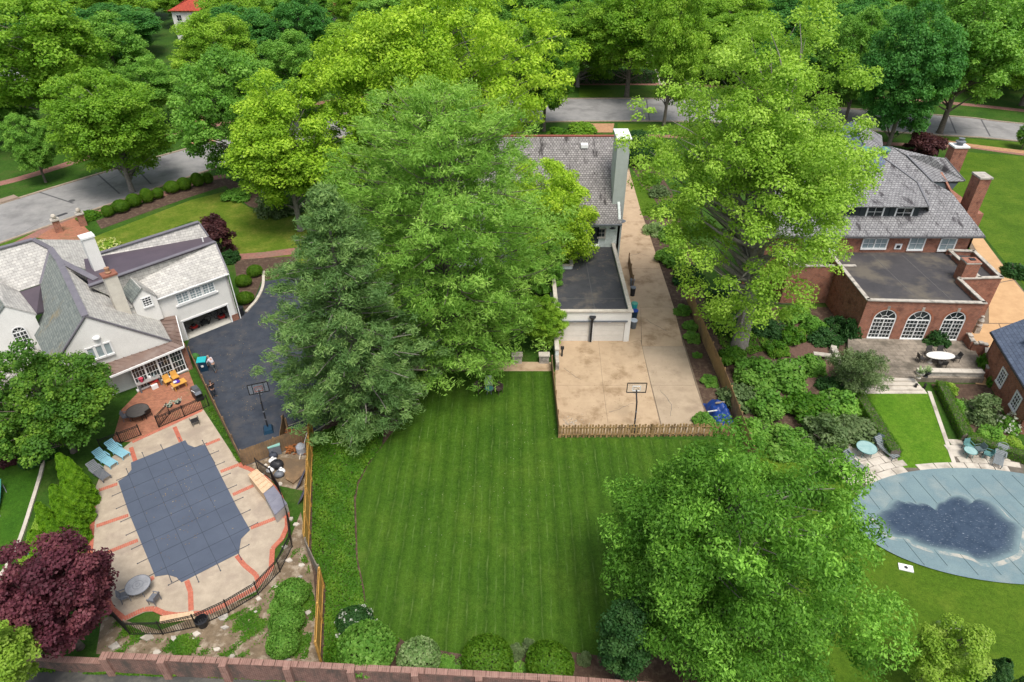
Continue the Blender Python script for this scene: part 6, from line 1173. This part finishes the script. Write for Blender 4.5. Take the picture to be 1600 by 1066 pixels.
BT = dict(tulip=lambda s: broad_tree(s, 22, 9.5, 2.6, 420, 1.15, 64000, .34, .22, lm['tulip'], bark_g, .38, flat=.8, amp=.34, limbs=34, gap=.04, rpow=.36),
          maple=lambda s: broad_tree(s, 18, 7.5, 1.8, 360, .95, 56000, .30, .21, lm['maple'], bark, .35, flat=.8, amp=.2, limbs=22, rpow=.3),
          street=lambda s: broad_tree(s, 20, 8, 3.4, 360, 1.1, 52000, .33, .21, lm['mid'], bark, .36, flat=.8, amp=.3, limbs=28, gap=.05, rpow=.36))
bt = {}
for k, f in BT.items():
    for j in (0, 1): bt[(k, j)] = f(100+j*7+len(k))
TH, TRr = dict(tulip=22, maple=18, street=20), dict(tulip=9.5, maple=7.5, street=8)
def depth_at(p, z): return p.y*CP+(HCAM-z)*SP
def tree_px(name, label, kind, base, top_y, hw, leaf, group=None, var=0, cat='tree', rz=None):
    b = at(*base); tx = base[0]-(800-base[0])*(base[1]-top_y)/1500.; H = top_of(b, tx, top_y); H = max(H, 2.5); Rr = hw/FOC*depth_at(b, H*.6)
    # the silhouette's top belongs to the crown's far side: lower the tree a little for that
    return plant(name, label, cat, bt[(kind, var)], (b.x, b.y, 0), (b.x*1.7+b.y*.31) % 6.28 if rz is None else rz, (Rr/TRr[kind], Rr/TRr[kind], H/TH[kind]), group, mat=lm[leaf])
# ---------------------------------------------------------------- the big trees of the yards
b = at(1155, 541); plant('oak_tree', 'tall pale yellow green oak with thick grey trunk beside the brick house', 'tree', broad_tree(11, 31, 12.4, 6.4, 690, 1.0, 132000, .225, .14, lm['oak'], bark_g, .72, flat=.75, amp=.34, lean=(-.2, 2.5), limbs=64, gap=.06, rpow=.5, up=.6), (b.x, b.y, 0))
b = at(708, 572); plant('soft_pine', 'broad soft light green pine, the largest tree in the middle', 'tree', pine_tree(21, 23.8, 9.1, 1.4, 21, 11, 150000, .34, .075, lm['soft'], bark, .45, 'dome', .85, .25), (b.x, b.y, 0))
b = at(566, 656); plant('white_pine', 'blue green white pine overhanging the asphalt yard and striped lawn', 'tree', pine_tree(33, 19.6, 6.8, .9, 20, 10, 120000, .32, .065, lm['blue'], bark_g, .42, 'cone', .72, .16, .1), (b.x, b.y, 0))
b = at(1070, 985); plant('elm_tree', 'large fresh green tree with drooping sprays in front of the oval pool', 'tree', broad_tree(44, 16.4, 8.0, .9, 620, .8, 158000, .20, .085, lm['elm'], bark_g, .34, flat=.7, amp=.5, limbs=46, rpow=.36, up=.45, rnd=.5, gap=.02, crownshape=.6, spray=.3), (b.x, b.y, 0))
plant('tulip_tree', 'huge bright yellow green tree behind the soft pine', 'tree', broad_tree(52, 28.5, 16.5, 4, 820, 1.25, 125000, .34, .22, lm['tulip'], bark_g, .55, flat=.8, amp=.36, limbs=60, gap=.04), (-10, 82, 0))
tree_px('tulip_tree', 'bright yellow green tree left of the soft pine above the white pine', 'tulip', (470, 360), 120, 128, 'tulip', var=0)
plant('tulip_tree', 'bright leafy tree leaning over the grey slate roof of the centre house', 'tree', bt[('tulip', 1)], (3.5, 62.0, 0), 1.9, (.66, .62, .66), mat=lm['tulip'])
tree_px('dogwood_tree', 'small leafy tree against the left side of the double garage', 'maple', (848, 546), 462, 40, 'bright', var=1); tree_px('dogwood_tree', 'small tree between the soft pine and the flat garage roof', 'maple', (838, 470), 372, 44, 'mid', var=0)
# ---------------------------------------------------------------- street trees and the rows beyond
for a in (('bright tree leaning over the left street, its trunk on the near verge', 'tulip', (207, 300), 92, 112, 'bright', 1), ('tall bright tree at the top left corner', 'tulip', (115, 215), -45, 135, 'bright', 0), ('mid green tree cut by the left edge near the silver car', 'street', (5, 215), 118, 75, 'mid', 1), ('young dark tree on the far verge at the far left', 'maple', (72, 285), 178, 42, 'mid', 0), ('shaded tree between the left street and the tan walk', 'street', (250, 200), 85, 66, 'mid', 0),
          ('dark green tree overhanging the left street beside the tan walk', 'maple', (395, 292), 62, 100, 'mid', 1), ('bright tree behind the tan walk at the top', 'tulip', (352, 150), 2, 82, 'bright', 1), ('dark tree right of the tan walk behind the bright trees', 'maple', (478, 190), 45, 72, 'mid', 0),
          ('mid green maple left of the centre street stretch', 'maple', (850, 205), 30, 60, 'ivy', 0), ('broad tree with a thick dark trunk on the far verge of the centre street', 'street', (979, 151), -50, 92, 'bright', 0), ('tall tree with slender grey trunk on the near verge of the centre street', 'street', (1037, 197), -75, 62, 'bright', 1),
          ('deep green maple behind the brick house', 'maple', (1384, 240), -8, 84, 'maple', 1), ('large spreading tree at the top right beside the right street', 'street', (1468, 208), -60, 105, 'mid', 0), ('tree cut by the right edge above the right street', 'street', (1595, 165), -40, 80, 'bright', 1), ('dark tree between the oak and the deep green maple', 'maple', (1320, 190), 10, 60, 'mid', 0), ('sapling on the right verge at the photo edge', 'maple', (1596, 233), 190, 16, 'mid', 1)):
    tree_px('street_tree', a[0], a[1], a[2], a[3], a[4], a[5], None, a[6])
rng = random.Random(77)
FL = ' tree in the crowded rows beyond the street along the top edge'
for row, (by, ty, hw) in enumerate(((160, 30, 70), (128, 0, 74), (92, -25, 72), (62, -40, 66), (38, -45, 60))):
    x = -90+row*30
    while x < 1700:
        bx = x+rng.uniform(-18, 18); yy = by+rng.uniform(-8, 8); h_ = hw*rng.uniform(.8, 1.2)
        skip = (row == 0 and not (55 < bx < 225 or 540 < bx < 800 or 1180 < bx < 1330)) or (row == 1 and (940 < bx < 1110 or 250 < bx < 345 or -40 < bx < 50)) or (row > 1 and 258 < bx < 312 and row < 4) or (row in (2, 3) and 455 < bx < 520) or (row == 2 and 995 < bx < 1060)
        k = rng.choice(['tulip', 'maple', 'street', 'maple']); lf = {'tulip': 'bright', 'maple': rng.choice(['mid', 'maple']), 'street': rng.choice(['mid', 'bright', 'ivy'])}[k]
        if not skip: tree_px('far_tree', {'bright': 'bright yellow green', 'mid': 'mid green', 'maple': 'deep green', 'ivy': 'fresh green'}[lf]+FL, k, (bx, yy), ty+rng.uniform(-15, 30), h_, lf, lf+' trees beyond the street', rng.randint(0, 1))
        x += hw*1.45
# ---------------------------------------------------------------- smaller trees
def small(name, label, base, top_y, hw, leaf, n=24000, L=.2, Wd=.13, pr=.55, npf=150, seed=1, hb=.25, **kw):
    b = at(*base); tx = base[0]-(800-base[0])*(base[1]-top_y)/1500.; H = max(1.2, top_of(b, tx, top_y)); Rr = hw/FOC*depth_at(b, H*.6)
    return plant(name, label, 'tree', broad_tree(seed, H, Rr, H*hb, npf, pr, n, L, Wd, lm[leaf], bark, .1+.012*H, limbs=26, **kw), (b.x, b.y, 0))
small('patio_tree', 'dense green tree covering the left of the brick patio', (116, 706), 556, 128, 'patio', 50000, .22, .15, .65, 300, 61, .12)
small('plum_tree', 'dark purple leaved tree at the lower left beside the pool terrace', (126, 1012), 862, 100, 'purple', 44000, .19, .13, .6, 220, 62, .12)
small('plum_tree', 'purple leaved tree half hidden at the left edge behind the patio tree', (14, 690), 612, 42, 'purple', 12000, .2, .14, .5, 90, 63)
small('ash_tree', 'loose light green tree in the bottom left corner', (66, 1110), 935, 58, 'lime', 18000, .2, .09, .5, 80, 64, .1, gap=.1)
small('smoke_tree', 'dark red smoke bush at the corner of the white house', (347, 398), 333, 27, 'smoke', 9000, .26, .2, .55, 70, 65, .05)
small('beech_tree', 'round purple brown bush tree behind the brick house roof', (1440, 246), 210, 38, 'smoke', 12000, .3, .22, .6, 90, 66, .05)
small('willow_tree', 'airy grey green small tree beside the terrace steps', (1332, 612), 540, 52, 'grey', 15000, .2, .06, .55, 110, 67, .1, gap=.12, rnd=.7)
small('holly_tree', 'dark glossy evergreen at the bottom beside the fresh green tree', (966, 1062), 935, 42, 'dark', 26000, .14, .1, .45, 150, 68, .03)
small('maple_tree', 'small yellow green tree at the lower right of the oval pool', (1432, 1075), 955, 50, 'lime', 20000, .15, .08, .42, 130, 69, .08)
# ---------------------------------------------------------------- shrubs
stm = stems_mesh(3, 1, 1, bark)
sh = {('loose', j): shrub_mesh(200+j, 1, 1.2, 46, .34, 5200, .17, .11, lm['hyd']) for j in (0, 1, 2)}
sh.update({('fine', j): shrub_mesh(210+j, 1, 1.1, 60, .26, 7000, .10, .055, lm['hyd'], up=.6) for j in (0, 1)})
sh.update({('clip', j): shrub_mesh(220+j, 1, 1.7, 1, 1, 7000, .10, .065, lm['box'], True) for j in (0, 1)}); sh.update({('mound', j): shrub_mesh(250+j, 1, 1.3, 1, 1, 4600, .145, .09, lm['hyd'], True, rnd=.6) for j in (0, 1)}); sh.update({('big', j): shrub_mesh(240+j, 1, 1.15, 60, .3, 2600, .22, .15, lm['hyd'], up=.7, rnd=.3) for j in (0, 1)}); sh[('airy', 0)] = shrub_mesh(230, 1, 1.3, 50, .3, 3600, .16, .07, lm['grey'], rnd=.7)
SH = dict(big=1.2, mound=1.3, loose=1.25, fine=1.15, clip=1.7, airy=1.35)
def shrub(name, label, base, r, h, leaf, kind='loose', var=0, group=None, z=0, cat='shrub'):
    b = at(*base) if len(base) == 2 else Vector(base); return plant(name, label, cat, (stm, sh[(kind, var)]), (b.x, b.y, z), (b.x*3.1+b.y) % 6.28, (r, r, h/SH[kind]), group, ('stem', 'foliage'), lm[leaf])
for i, (px, py) in enumerate(((171, 338), (192, 331), (212, 323), (232, 316), (249, 310), (271, 301), (290, 297), (310, 291), (327, 286))): shrub('round_hedge_bush', ['first', 'second', 'third', 'fourth', 'fifth', 'sixth', 'seventh', 'eighth', 'ninth'][i]+' clipped round bush from the gate pillars, by the left street', (px, py), .74+.11*((i*7) % 4), 1.45+.17*((i*5) % 4), 'box', 'clip', i % 2, 'clipped bushes along the left pavement')
for px, py, lab in ((381, 446, 'clipped round bush nearest the wing end wall of the white house'), (384, 473, 'larger clipped round bush beside the asphalt yard'), (400, 430, 'clipped round bush partly under the white pine branches')): shrub('round_bush', lab, (px, py), .85, 1.2, 'box', 'clip', 1)
for b_, r, h, lf, kd, lab in (((140, 340), 1.6, .9, 'ivy', 'loose', 'spreading shrub right of the brick gate pillars'), ((170, 388), 1.4, .9, 'lime', 'loose', 'yellow flowered shrub beside the white chimney'), ((358, 408), 1.2, 1.6, 'dark', 'loose', 'dark shrub below the smoke bush'), ((372, 310), 1.9, 1.6, 'mid', 'loose', 'green shrub at the end of the clipped row'), ((430, 330), 3.2, 3.4, 'grey', 'airy', 'grey green bush above the white pine top'),
        ((912, 207), 2.6, 1.9, 'bright', 'loose', 'bright shrub behind the red ridge of the centre house'), ((872, 215), 2.4, 2., 'ivy', 'loose', 'green shrub left of the front path'), ((1000, 258), 2.1, 3.6, 'dark', 'clip', 'dark rounded evergreen right of the sage chimney'), ((994, 222), 2.4, 2.2, 'dark', 'loose', 'dark shrub behind the sage chimney top'), ((1013, 225), 1.6, 1.5, 'blue', 'fine', 'bluish shrub beside the near verge'), ((1022, 245), 1.6, 1.6, 'ivy', 'loose', 'green shrub right of the dark rounded evergreen'),
        ((1018, 285), 1.5, 1.5, 'hyd', 'loose', 'pale leafed shrub at the top of the bark bed'), ((1030, 305), 1.6, 1.6, 'grey', 'loose', 'grey leafed shrub beside the small drive lawn'), ((1040, 335), 2., 2., 'dark', 'loose', 'dark shrub at the corner of the small drive lawn'), ((1020, 362), 1.6, 1.5, 'varie', 'fine', 'pale variegated shrub beside the drive'), ((1048, 372), 1.8, 1.8, 'hyd', 'loose', 'light shrub behind the pale variegated shrub'), ((1050, 410), 1.8, 2., 'mid', 'loose', 'green shrub midway along the drive bed'), ((1075, 440), 1.8, 2.2, 'dark', 'loose', 'dark shrub under the oak beside the drive')):
    shrub('garden_shrub', lab, b_, r, h, lf, kd)
for px, py, r, lab in ((1066, 488, .95, 'leafy clump at the far end of the drive bed'), (1078, 512, .85, 'second leafy clump from the far end of the drive bed'), (1081, 530, .9, 'leafy clump beside the second drive joint'), (1089, 557, .5, 'smallest leafy clump in the drive bed'), (1108, 598, .85, 'round leafy clump beside the tall board fence'), (1099, 660, 1.0, 'leafy clump in front of the blue tarpaulin')): shrub('hosta_clump', lab, (px, py), r, r*.95, 'hyd', 'loose', 1, 'leafy clumps along the drive bed', cat='plant')
for i, (px, py, r, h, lf, kd, lab) in enumerate(((1130, 470, 2., 1.8, 'dark', 'loose', 'dark shrub behind the tall fence near the oak'), (1138, 512, 1.8, 1.6, 'dark', 'loose', 'dark shrub left of the oak trunk'), (1205, 520, 1.6, 1.4, 'dark', 'loose', 'dark low shrub right of the oak trunk'), (1145, 562, 1.5, 1.4, 'ivy', 'loose', 'green shrub between tall fence and oak foot'), (1178, 590, 2.1, 2.2, 'hyd', 'loose', 'full green shrub below the oak trunk'), (1222, 592, 2.1, 2.2, 'hyd', 'loose', 'full green shrub beside the bark path'), (1150, 628, 1.7, 1.9, 'grey', 'loose', 'dull green shrub close behind the tall fence'), (1195, 640, 1.9, 2.1, 'hyd', 'loose', 'green shrub in the middle of the wooded bed'), (1176, 680, 1.5, 1.7, 'mid', 'loose', 'small green shrub at the fence end'),
        (1262, 648, 2.1, 2.2, 'ivy', 'loose', 'green shrub right of the bark path'), (1310, 640, 1.9, 2., 'mid', 'loose', 'green shrub under the airy grey green tree'), (1285, 690, 2.2, 2.2, 'grey', 'airy', 'grey leafed shrub above the left pool wing'), (1335, 680, 1.8, 1.9, 'grey', 'loose', 'pale shrub beside the clipped hedge and terrace lawn'), (1230, 700, 1.9, 2., 'hyd', 'loose', 'green shrub touching the fresh green tree'), (1300, 610, 1.3, 1.5, 'dark', 'loose', 'dark shrub beside the rough stone wall'), (1325, 528, 1.1, 2.8, 'dark', 'loose', 'dark evergreen at the left corner of the brick garden front'), (1458, 540, 1.35, 1.9, 'dark', 'loose', 'rounded green bush between the arched doors'),
        (1545, 580, 1.2, 2.6, 'ivy', 'loose', 'green climber at the outbuilding corner'), (1560, 602, 1.1, 1.9, 'ivy', 'loose', 'lower green climber beside the outbuilding window'), (1480, 612, .9, .9, 'lime', 'loose', 'yellow leafed shrub inside the hedge corner'), (1530, 650, 1.9, 1.8, 'grey', 'airy', 'grey green shrub filling the walled bed'), (1495, 640, 1., 1., 'mid', 'loose', 'small green shrub next to the clipped hedge'), (1548, 682, 1.1, 1., 'mid', 'loose', 'low green shrub below the grey green one'), (1580, 697, .9, .8, 'lime', 'loose', 'yellow green shrub at the end of the hedge'), (1574, 668, .9, 1.2, 'mid', 'loose', 'white flowering shrub by the outbuilding wall'),
        (1235, 530, 1.5, 1.5, 'ivy', 'loose', 'green shrub in the middle of the bark clearing'), (1265, 575, 1.4, 1.5, 'hyd', 'loose', 'leafy shrub below the low stone bench'), (1270, 515, 1.4, 1.6, 'mid', 'loose', 'green shrub beside the low brick annex'), (1305, 515, 1.3, 1.7, 'dark', 'loose', 'dark shrub against the side of the brick addition'), (1288, 532, 1.5, 1.5, 'dark', 'loose', 'dark shrub left of the bark path end'), (1245, 498, 1.7, 1.6, 'mid', 'loose', 'green shrub on the far side of the bark path'), (1212, 550, 1.3, 1.2, 'ivy', 'loose', 'low green shrub at the inner edge of the bark path'), (1588, 430, 1.6, 1.6, 'dark', 'loose', 'dark shrub beside the tan courtyard'), (1500, 1005, .9, 1., 'grey', 'fine', 'silvery shrub beside the yellow green tree'), (1480, 985, .8, .9, 'varie', 'fine', 'white flecked shrub beside the yellow green tree'))): shrub('garden_shrub', lab, (px, py), r, h, lf, kd, i % 3 if kd == 'loose' else 0)
def flowers(label, base, r, h, n, s_, seed, mat_):
    b = at(*base); rng = np.random.default_rng(seed); d = sph(rng, n, .1); p = d*np.array([r, r, h]); k = 5
    pp = np.repeat(p, k, axis=0)+rng.normal(size=(n*k, 3))*s_*.4; o = link('flower_heads', leaf_mesh('flower_heads', pp, np.repeat(d, k, axis=0)+rng.normal(size=(n*k, 3))*.5, s_, s_*.8, rng.random(n*k), rng, mat_)); o.location = b; o['kind'] = 'stuff'; tag(o, label, 'flowers'); return o
flowers('white blossoms on the shrub by the outbuilding wall', (1573, 668), .95, 1.25, 46, .16, 1, lm['white']); flowers('white blossoms ringing the low peony in the ground cover', (556, 977), 1.2, 1.05, 34, .15, 2, lm['white']); flowers('yellow blossoms on the shrub by the white chimney', (170, 388), 1.4, 1.0, 60, .2, 3, leafmat('leaf_yellow', [(.5, .55, .12), (.6, .62, .25), (.7, .7, .4)])); flowers('white blossoms beside the yellow green tree', (1492, 997), .8, 1.0, 20, .14, 4, lm['white'])
for i, (px, py, r, h, lf, kd, lab) in enumerate(((556, 978, 1.05, 1.0, 'dark', 'mound', 'low dark green peony in the ground cover'), (577, 1028, 1.65, 2.1, 'hyd', 'mound', 'large pale green rounded shrub behind the garden wall'), (540, 1030, 1.0, 1.4, 'ivy', 'mound', 'darker shrub at the left of the large pale green one'), (655, 1040, 1.25, 1.5, 'varie', 'mound', 'cream variegated shrub behind the garden wall'), (702, 1050, 1.0, .8, 'mid', 'fine', 'low dark shrub right of the variegated one'), (808, 1052, .8, .7, 'mid', 'fine', 'low shrub between the two clipped domes'), (808, 1020, .55, .6, 'grey', 'airy', 'small grey plant above the gap between the clipped domes'), (826, 1012, .5, .6, 'grey', 'airy', 'taller grey plant left of the right clipped dome'), (914, 1032, .5, .6, 'grey', 'airy', 'small grey plant near the dark glossy evergreen'),
        (460, 936, 1.02, 1.3, 'hyd', 'mound', 'upper of the three leafy shrubs on the rough bed'), (452, 979, 1.0, 1.3, 'hyd', 'mound', 'middle of the three leafy shrubs on the rough bed'), (445, 1015, .95, 1.25, 'hyd', 'mound', 'lowest of the three leafy shrubs on the rough bed'), (434, 950, .6, .9, 'hyd', 'big', 'small leafy shrub beside the upper one on the rough bed'), (60, 715, 1.5, 1.2, 'dark', 'loose', 'dark shrub under the patio tree by the side lawn'), (25, 712, 1.4, 1.2, 'smoke', 'loose', 'brownish shrub under the purple tree at the left edge'))): shrub('garden_shrub', lab, (px, py), r, h, lf, kd, i % 2 if kd != 'airy' else 0)
shrub('clipped_dome', 'left of the two clipped boxwood domes behind the garden wall', (762, 1042), 1.5, 1.7, 'box', 'clip', 0, 'clipped boxwood domes'); shrub('clipped_dome', 'right of the two clipped boxwood domes behind the garden wall', (860, 1052), 1.4, 1.65, 'box', 'clip', 1, 'clipped boxwood domes')
# arborvitae
def arbor(seed, H, Rr, leaf, n=9000):
    rng = np.random.default_rng(seed); z = rng.random(n)**.85; a = rng.uniform(0, 6.28, n); rr = Rr*np.sqrt(np.clip(1-(z*1.02-.12)**2*1.05, .02, 1))*(1-.45*z**2)*(1-.3*rng.random(n)**2)*(1+.05*np.sin(5*a+23*z)+.06*np.sin(3*a-31*z)+.05*np.sin(9*a+47*z))
    p = np.stack([rr*np.cos(a), rr*np.sin(a), z*H], 1); d = np.stack([np.cos(a), np.sin(a), np.full(n, .6)], 1)+rng.normal(size=(n, 3))*.6
    return leaf_mesh('foliage', p, d, .12, .07, .35*rng.random(n)+.65*np.clip(.5+.3*np.sin(5*a+23*z)+.3*np.sin(3*a-31*z)+rng.normal(size=n)*.2, 0, 1), rng, leaf, rng.normal(size=(n, 3))*.5+np.array([0, 0, 1.]))
am = [arbor(300+j, 4., .74, lm['arbor'], 15000) for j in (0, 1)]
for i, (base, ty, lab) in enumerate((((122, 768), 708, 'tallest arborvitae nearest the patio tree'), ((140, 786), 714, 'arborvitae closest to the loungers'), ((134, 812), 752, 'arborvitae above the middle of the hedge beside the terrace'), ((108, 806), 757, 'small arborvitae on the lawn side of the hedge'), ((126, 845), 780, 'arborvitae below the middle of the hedge'), ((96, 850), 784, 'arborvitae beside the pale lawn edging'), ((112, 872), 808, 'arborvitae touching the purple tree'), ((72, 868), 828, 'lowest arborvitae beside the blue board'))):
    b = at(*base); H = max(1.5, top_of(b, base[0]-(800-base[0])*(base[1]-ty)/1500., ty)); plant('arborvitae', lab, 'tree', (stm, am[i % 2]), (b.x, b.y, 0), i*1.3, (1., 1., H/4), 'arborvitae hedge by the pool', ('stem', 'foliage'))
ad = arbor(310, 4., 1., lm['dark'])
for base, ty, lab in (((1535, 1085), 1005, 'dark pointed evergreen left of the bottom right corner'), ((1600, 1100), 1030, 'dark pointed evergreen in the bottom right corner')):
    b = at(*base); H = max(1.5, top_of(b, base[0], ty)); plant('pointed_evergreen', lab, 'tree', (stm, ad), (b.x, b.y, 0), 0, (.9, .9, H/4), 'dark evergreens at the bottom right', ('stem', 'foliage'))
# clipped hedges
def hedge(label, pts, w, h, leaf, dens=420, Ls=.09):
    P3 = [Vector((p.x, p.y, 0)) for p in pts]; rng = np.random.default_rng(len(label)); P_, N_ = [], []
    for a, b in zip(P3, P3[1:]):
        L = (b-a).length; u = np.array((b-a).normalized()); s_ = np.array([-u[1], u[0], 0]); n = int(dens*L*(w+2*h)); t = rng.random(n)*L; q = rng.uniform(-1, 1, n)*(w/2+h); side = np.sign(q); top = np.abs(q) < w/2
        off = np.where(top, q, side*w/2); z = np.where(top, h, h-(np.abs(q)-w/2)); j = rng.normal(size=(n, 3))*.035
        P_.append(np.array(a)+u*t[:, None]+s_*off[:, None]+np.array([0, 0, 1])*z[:, None]+j); N_.append(np.where(top[:, None], np.array([0, 0, 1.]), s_*side[:, None])+rng.normal(size=(n, 3))*.5)
    p = np.concatenate(P_); me = leaf_mesh('foliage', p, np.concatenate(N_), Ls, Ls*.65, rng.random(len(p)), rng, leaf); t = thing('clipped_hedge', label, 'hedge'); link('foliage', me, t, True)
    m = MB()
    for a, b in zip(P3, P3[1:]): m.beam(a+Vector((0, 0, h*.45)), b+Vector((0, 0, h*.45)), w*.8, h*.9)
    m.build('branches', bark, t); return t
hedge('low clipped hedge turning the corner right of the terrace lawn', [at(*p) for p in ((1467, 606), (1508, 690), (1550, 704), (1604, 722))], .85, .75, lm['ivy']); hedge('clipped hedge strip left of the terrace lawn', [at(*p) for p in ((1338, 622), (1396, 716))], .9, .8, lm['ivy'])
hedge('dark hedge behind the far pavement of the centre street', [at(*p) for p in ((900, 128), (1022, 128))], 3., 2.2, lm['dark'], 40, .3); hedge('dark hedge right of the pale stepping walk', [at(*p) for p in ((1044, 128), (1100, 128))], 3., 2., lm['dark'], 40, .3)
# ground cover, weeds
def patch(name, label, poly, n, leaf, L, h, seed, clump=0.):
    rng = np.random.default_rng(seed); P3 = [at(*p) for p in poly]; x0, x1 = min(p.x for p in P3), max(p.x for p in P3); y0, y1 = min(p.y for p in P3), max(p.y for p in P3); out = np.zeros((0, 2))
    X = np.array([p.x for p in P3]); Y = np.array([p.y for p in P3])
    for _ in range(12):
        q = np.stack([rng.uniform(x0, x1, n), rng.uniform(y0, y1, n)], 1); ins = np.zeros(n, bool); j = len(X)-1
        for i in range(len(X)):
            c = ((Y[i] > q[:, 1]) != (Y[j] > q[:, 1])) & (q[:, 0] < (X[j]-X[i])*(q[:, 1]-Y[i])/(Y[j]-Y[i]+1e-12)+X[i]); ins ^= c; j = i
        if clump: v = np.sin(q[:, 0]*1.9+seed)+np.sin(q[:, 1]*2.3+q[:, 0]*.9)+np.sin(q[:, 0]*5.1-q[:, 1]*4.3)*.6+rng.normal(size=n)*.5; ins &= v > clump
        out = np.concatenate([out, q[ins]]); 
        if len(out) >= n: break
    out = out[:n]; k = len(out); hh = .5+.25*(np.sin(out[:, 0]*3.3)+np.sin(out[:, 1]*2.9+out[:, 0]*2)); z = .03+h*hh*rng.random(k)**.5
    me = leaf_mesh(name, np.stack([out[:, 0], out[:, 1], z], 1), np.array([0, 0, 1.])+rng.normal(size=(k, 3))*.45, L*rng.uniform(.6, 1.3, k), L*.75, .5*rng.random(k)+.5*np.clip(hh, 0, 1), rng, leaf); o = link(name, me); o['kind'] = 'stuff'; tag(o, label, 'ground cover'); return o
patch('ground_cover', 'dense green ground cover between the pine fence and the striped lawn', [(490, 684), (520, 668), (600, 664), (597, 697), (575, 727), (558, 757), (553, 782), (556, 873), (566, 919), (569, 940), (588, 969), (626, 1000), (600, 1040), (506, 1036), (510, 915), (488, 866)], 30000, lm['ivy'], .15, .3, 5)
patch('weeds', 'patchy green weeds over the rough bed below the pool terrace', [(160, 960), (250, 1000), (300, 990), (355, 965), (405, 940), (445, 900), (465, 840), (482, 880), (495, 960), (480, 1030), (160, 1020)], 9000, lm['ivy'], .11, .1, 6, .75)
patch('verge_plants', 'low green growth along the outer foot of the garden wall', [(-20, 1030), (100, 1040), (400, 1056), (700, 1074), (700, 1082), (380, 1062), (90, 1052), (-20, 1048)], 7000, lm['ivy'], .13, .2, 7, -.3)
patch('bed_plants', 'pale green low plants along the inner side of the lawn edging', [(62, 790), (75, 800), (60, 850), (40, 900), (18, 900), (42, 852)], 2600, lm['lime'], .12, .3, 8)
patch('shade_plants', 'low green plants under the oak and shrubs behind the tall fence', [(1100, 470), (1200, 470), (1215, 545), (1150, 560), (1125, 540)], 6000, lm['ivy'], .18, .3, 9)
patch('bank_plants', 'low dark growth at the foot of the dark wall fence between terrace and asphalt', [(322, 640), (332, 636), (378, 722), (370, 722)], 900, lm['ivy'], .11, .15, 10, .3)

# ---------------------------------------------------------------- cracks, fallen leaves, scraps
def crack(pts, parent, w=.03, z=.034):
    rng = random.Random(int(pts[0][0])); P3 = [at(*p) for p in pts]; mb = MB(); q0 = None
    for a, b in zip(P3, P3[1:]):
        n_ = max(2, int((b-a).length/.35))
        for i in range(n_):
            q = a.lerp(b, i/n_); q = Vector((q.x+rng.uniform(-.06, .06), q.y+rng.uniform(-.06, .06), z))
            if q0 is not None: mb.beam(q0, q, w*rng.uniform(.5, 1.2), .004)
            q0 = q
    o = mb.build('crack', tarm, parent)
for pts in ([(952, 644), (968, 640), (985, 632), (996, 630)], [(880, 575), (900, 590), (915, 598)], [(1030, 610), (1050, 632), (1046, 655)], [(1010, 500), (1030, 512), (1048, 520)], [(985, 400), (1000, 396), (1018, 402)]): crack(pts, drive)
for pts in ([(20, 372), (60, 350), (110, 330), (150, 322)], [(100, 300), (150, 292), (210, 262), (260, 258)], [(950, 175), (1000, 170), (1060, 176)], [(1500, 200), (1560, 204), (1600, 212)]): crack(pts, street, .05, .016)
def litter(name, label, poly, n, z, mat, s_, seed):
    rng = np.random.default_rng(seed); P3 = [at(*p) for p in poly]; a = rng.dirichlet(np.ones(len(P3))*.7, n); p = a@np.array([[q.x, q.y, 0] for q in P3]); p[:, 2] = z
    o = link(name, leaf_mesh(name, p, np.array([0, 0, 1.])+rng.normal(size=(n, 3))*.15, s_*rng.uniform(.5, 1.4, n), s_*.6, rng.random(n), rng, mat)); o['kind'] = 'stuff'; tag(o, label, 'litter')
dry = leafmat('leaf_dry', [(.10, .06, .03), (.22, .14, .06), (.34, .27, .14)], .1)
litter('fallen_leaves', 'scattered brown leaves on the blue pool cover', [(195, 755), (290, 692), (318, 700), (385, 828), (284, 905), (245, 898)], 130, .085, dry, .1, 1)
litter('fallen_leaves', 'scattered dry leaves on the pool terrace paving', [(150, 780), (150, 900), (230, 945), (320, 950), (420, 890), (440, 820), (400, 740), (318, 650), (210, 690)], 260, .065, dry, .08, 2)
litter('fallen_leaves', 'dry leaves and seeds on the flat garage roof', [(872, 478), (978, 478), (960, 388), (895, 388)], 160, ZR+.02, dry, .1, 3)
litter('fallen_leaves', 'dry leaves scattered on the tan drive', [(875, 560), (1060, 545), (1090, 655), (880, 672)], 200, .04, dry, .09, 4)
litter('fallen_leaves', 'dry leaves along the dark asphalt yard', [(300, 560), (385, 500), (430, 640), (378, 690)], 160, .025, dry, .1, 5)
litter('fallen_leaves', 'petals and leaves scattered over the striped lawn', [(640, 600), (860, 600), (870, 690), (1000, 700), (960, 960), (700, 1000), (580, 900), (570, 760)], 140, .03, leafmat('leaf_petal', [(.16, .15, .06), (.3, .3, .16), (.5, .5, .4)], .1), .07, 6)
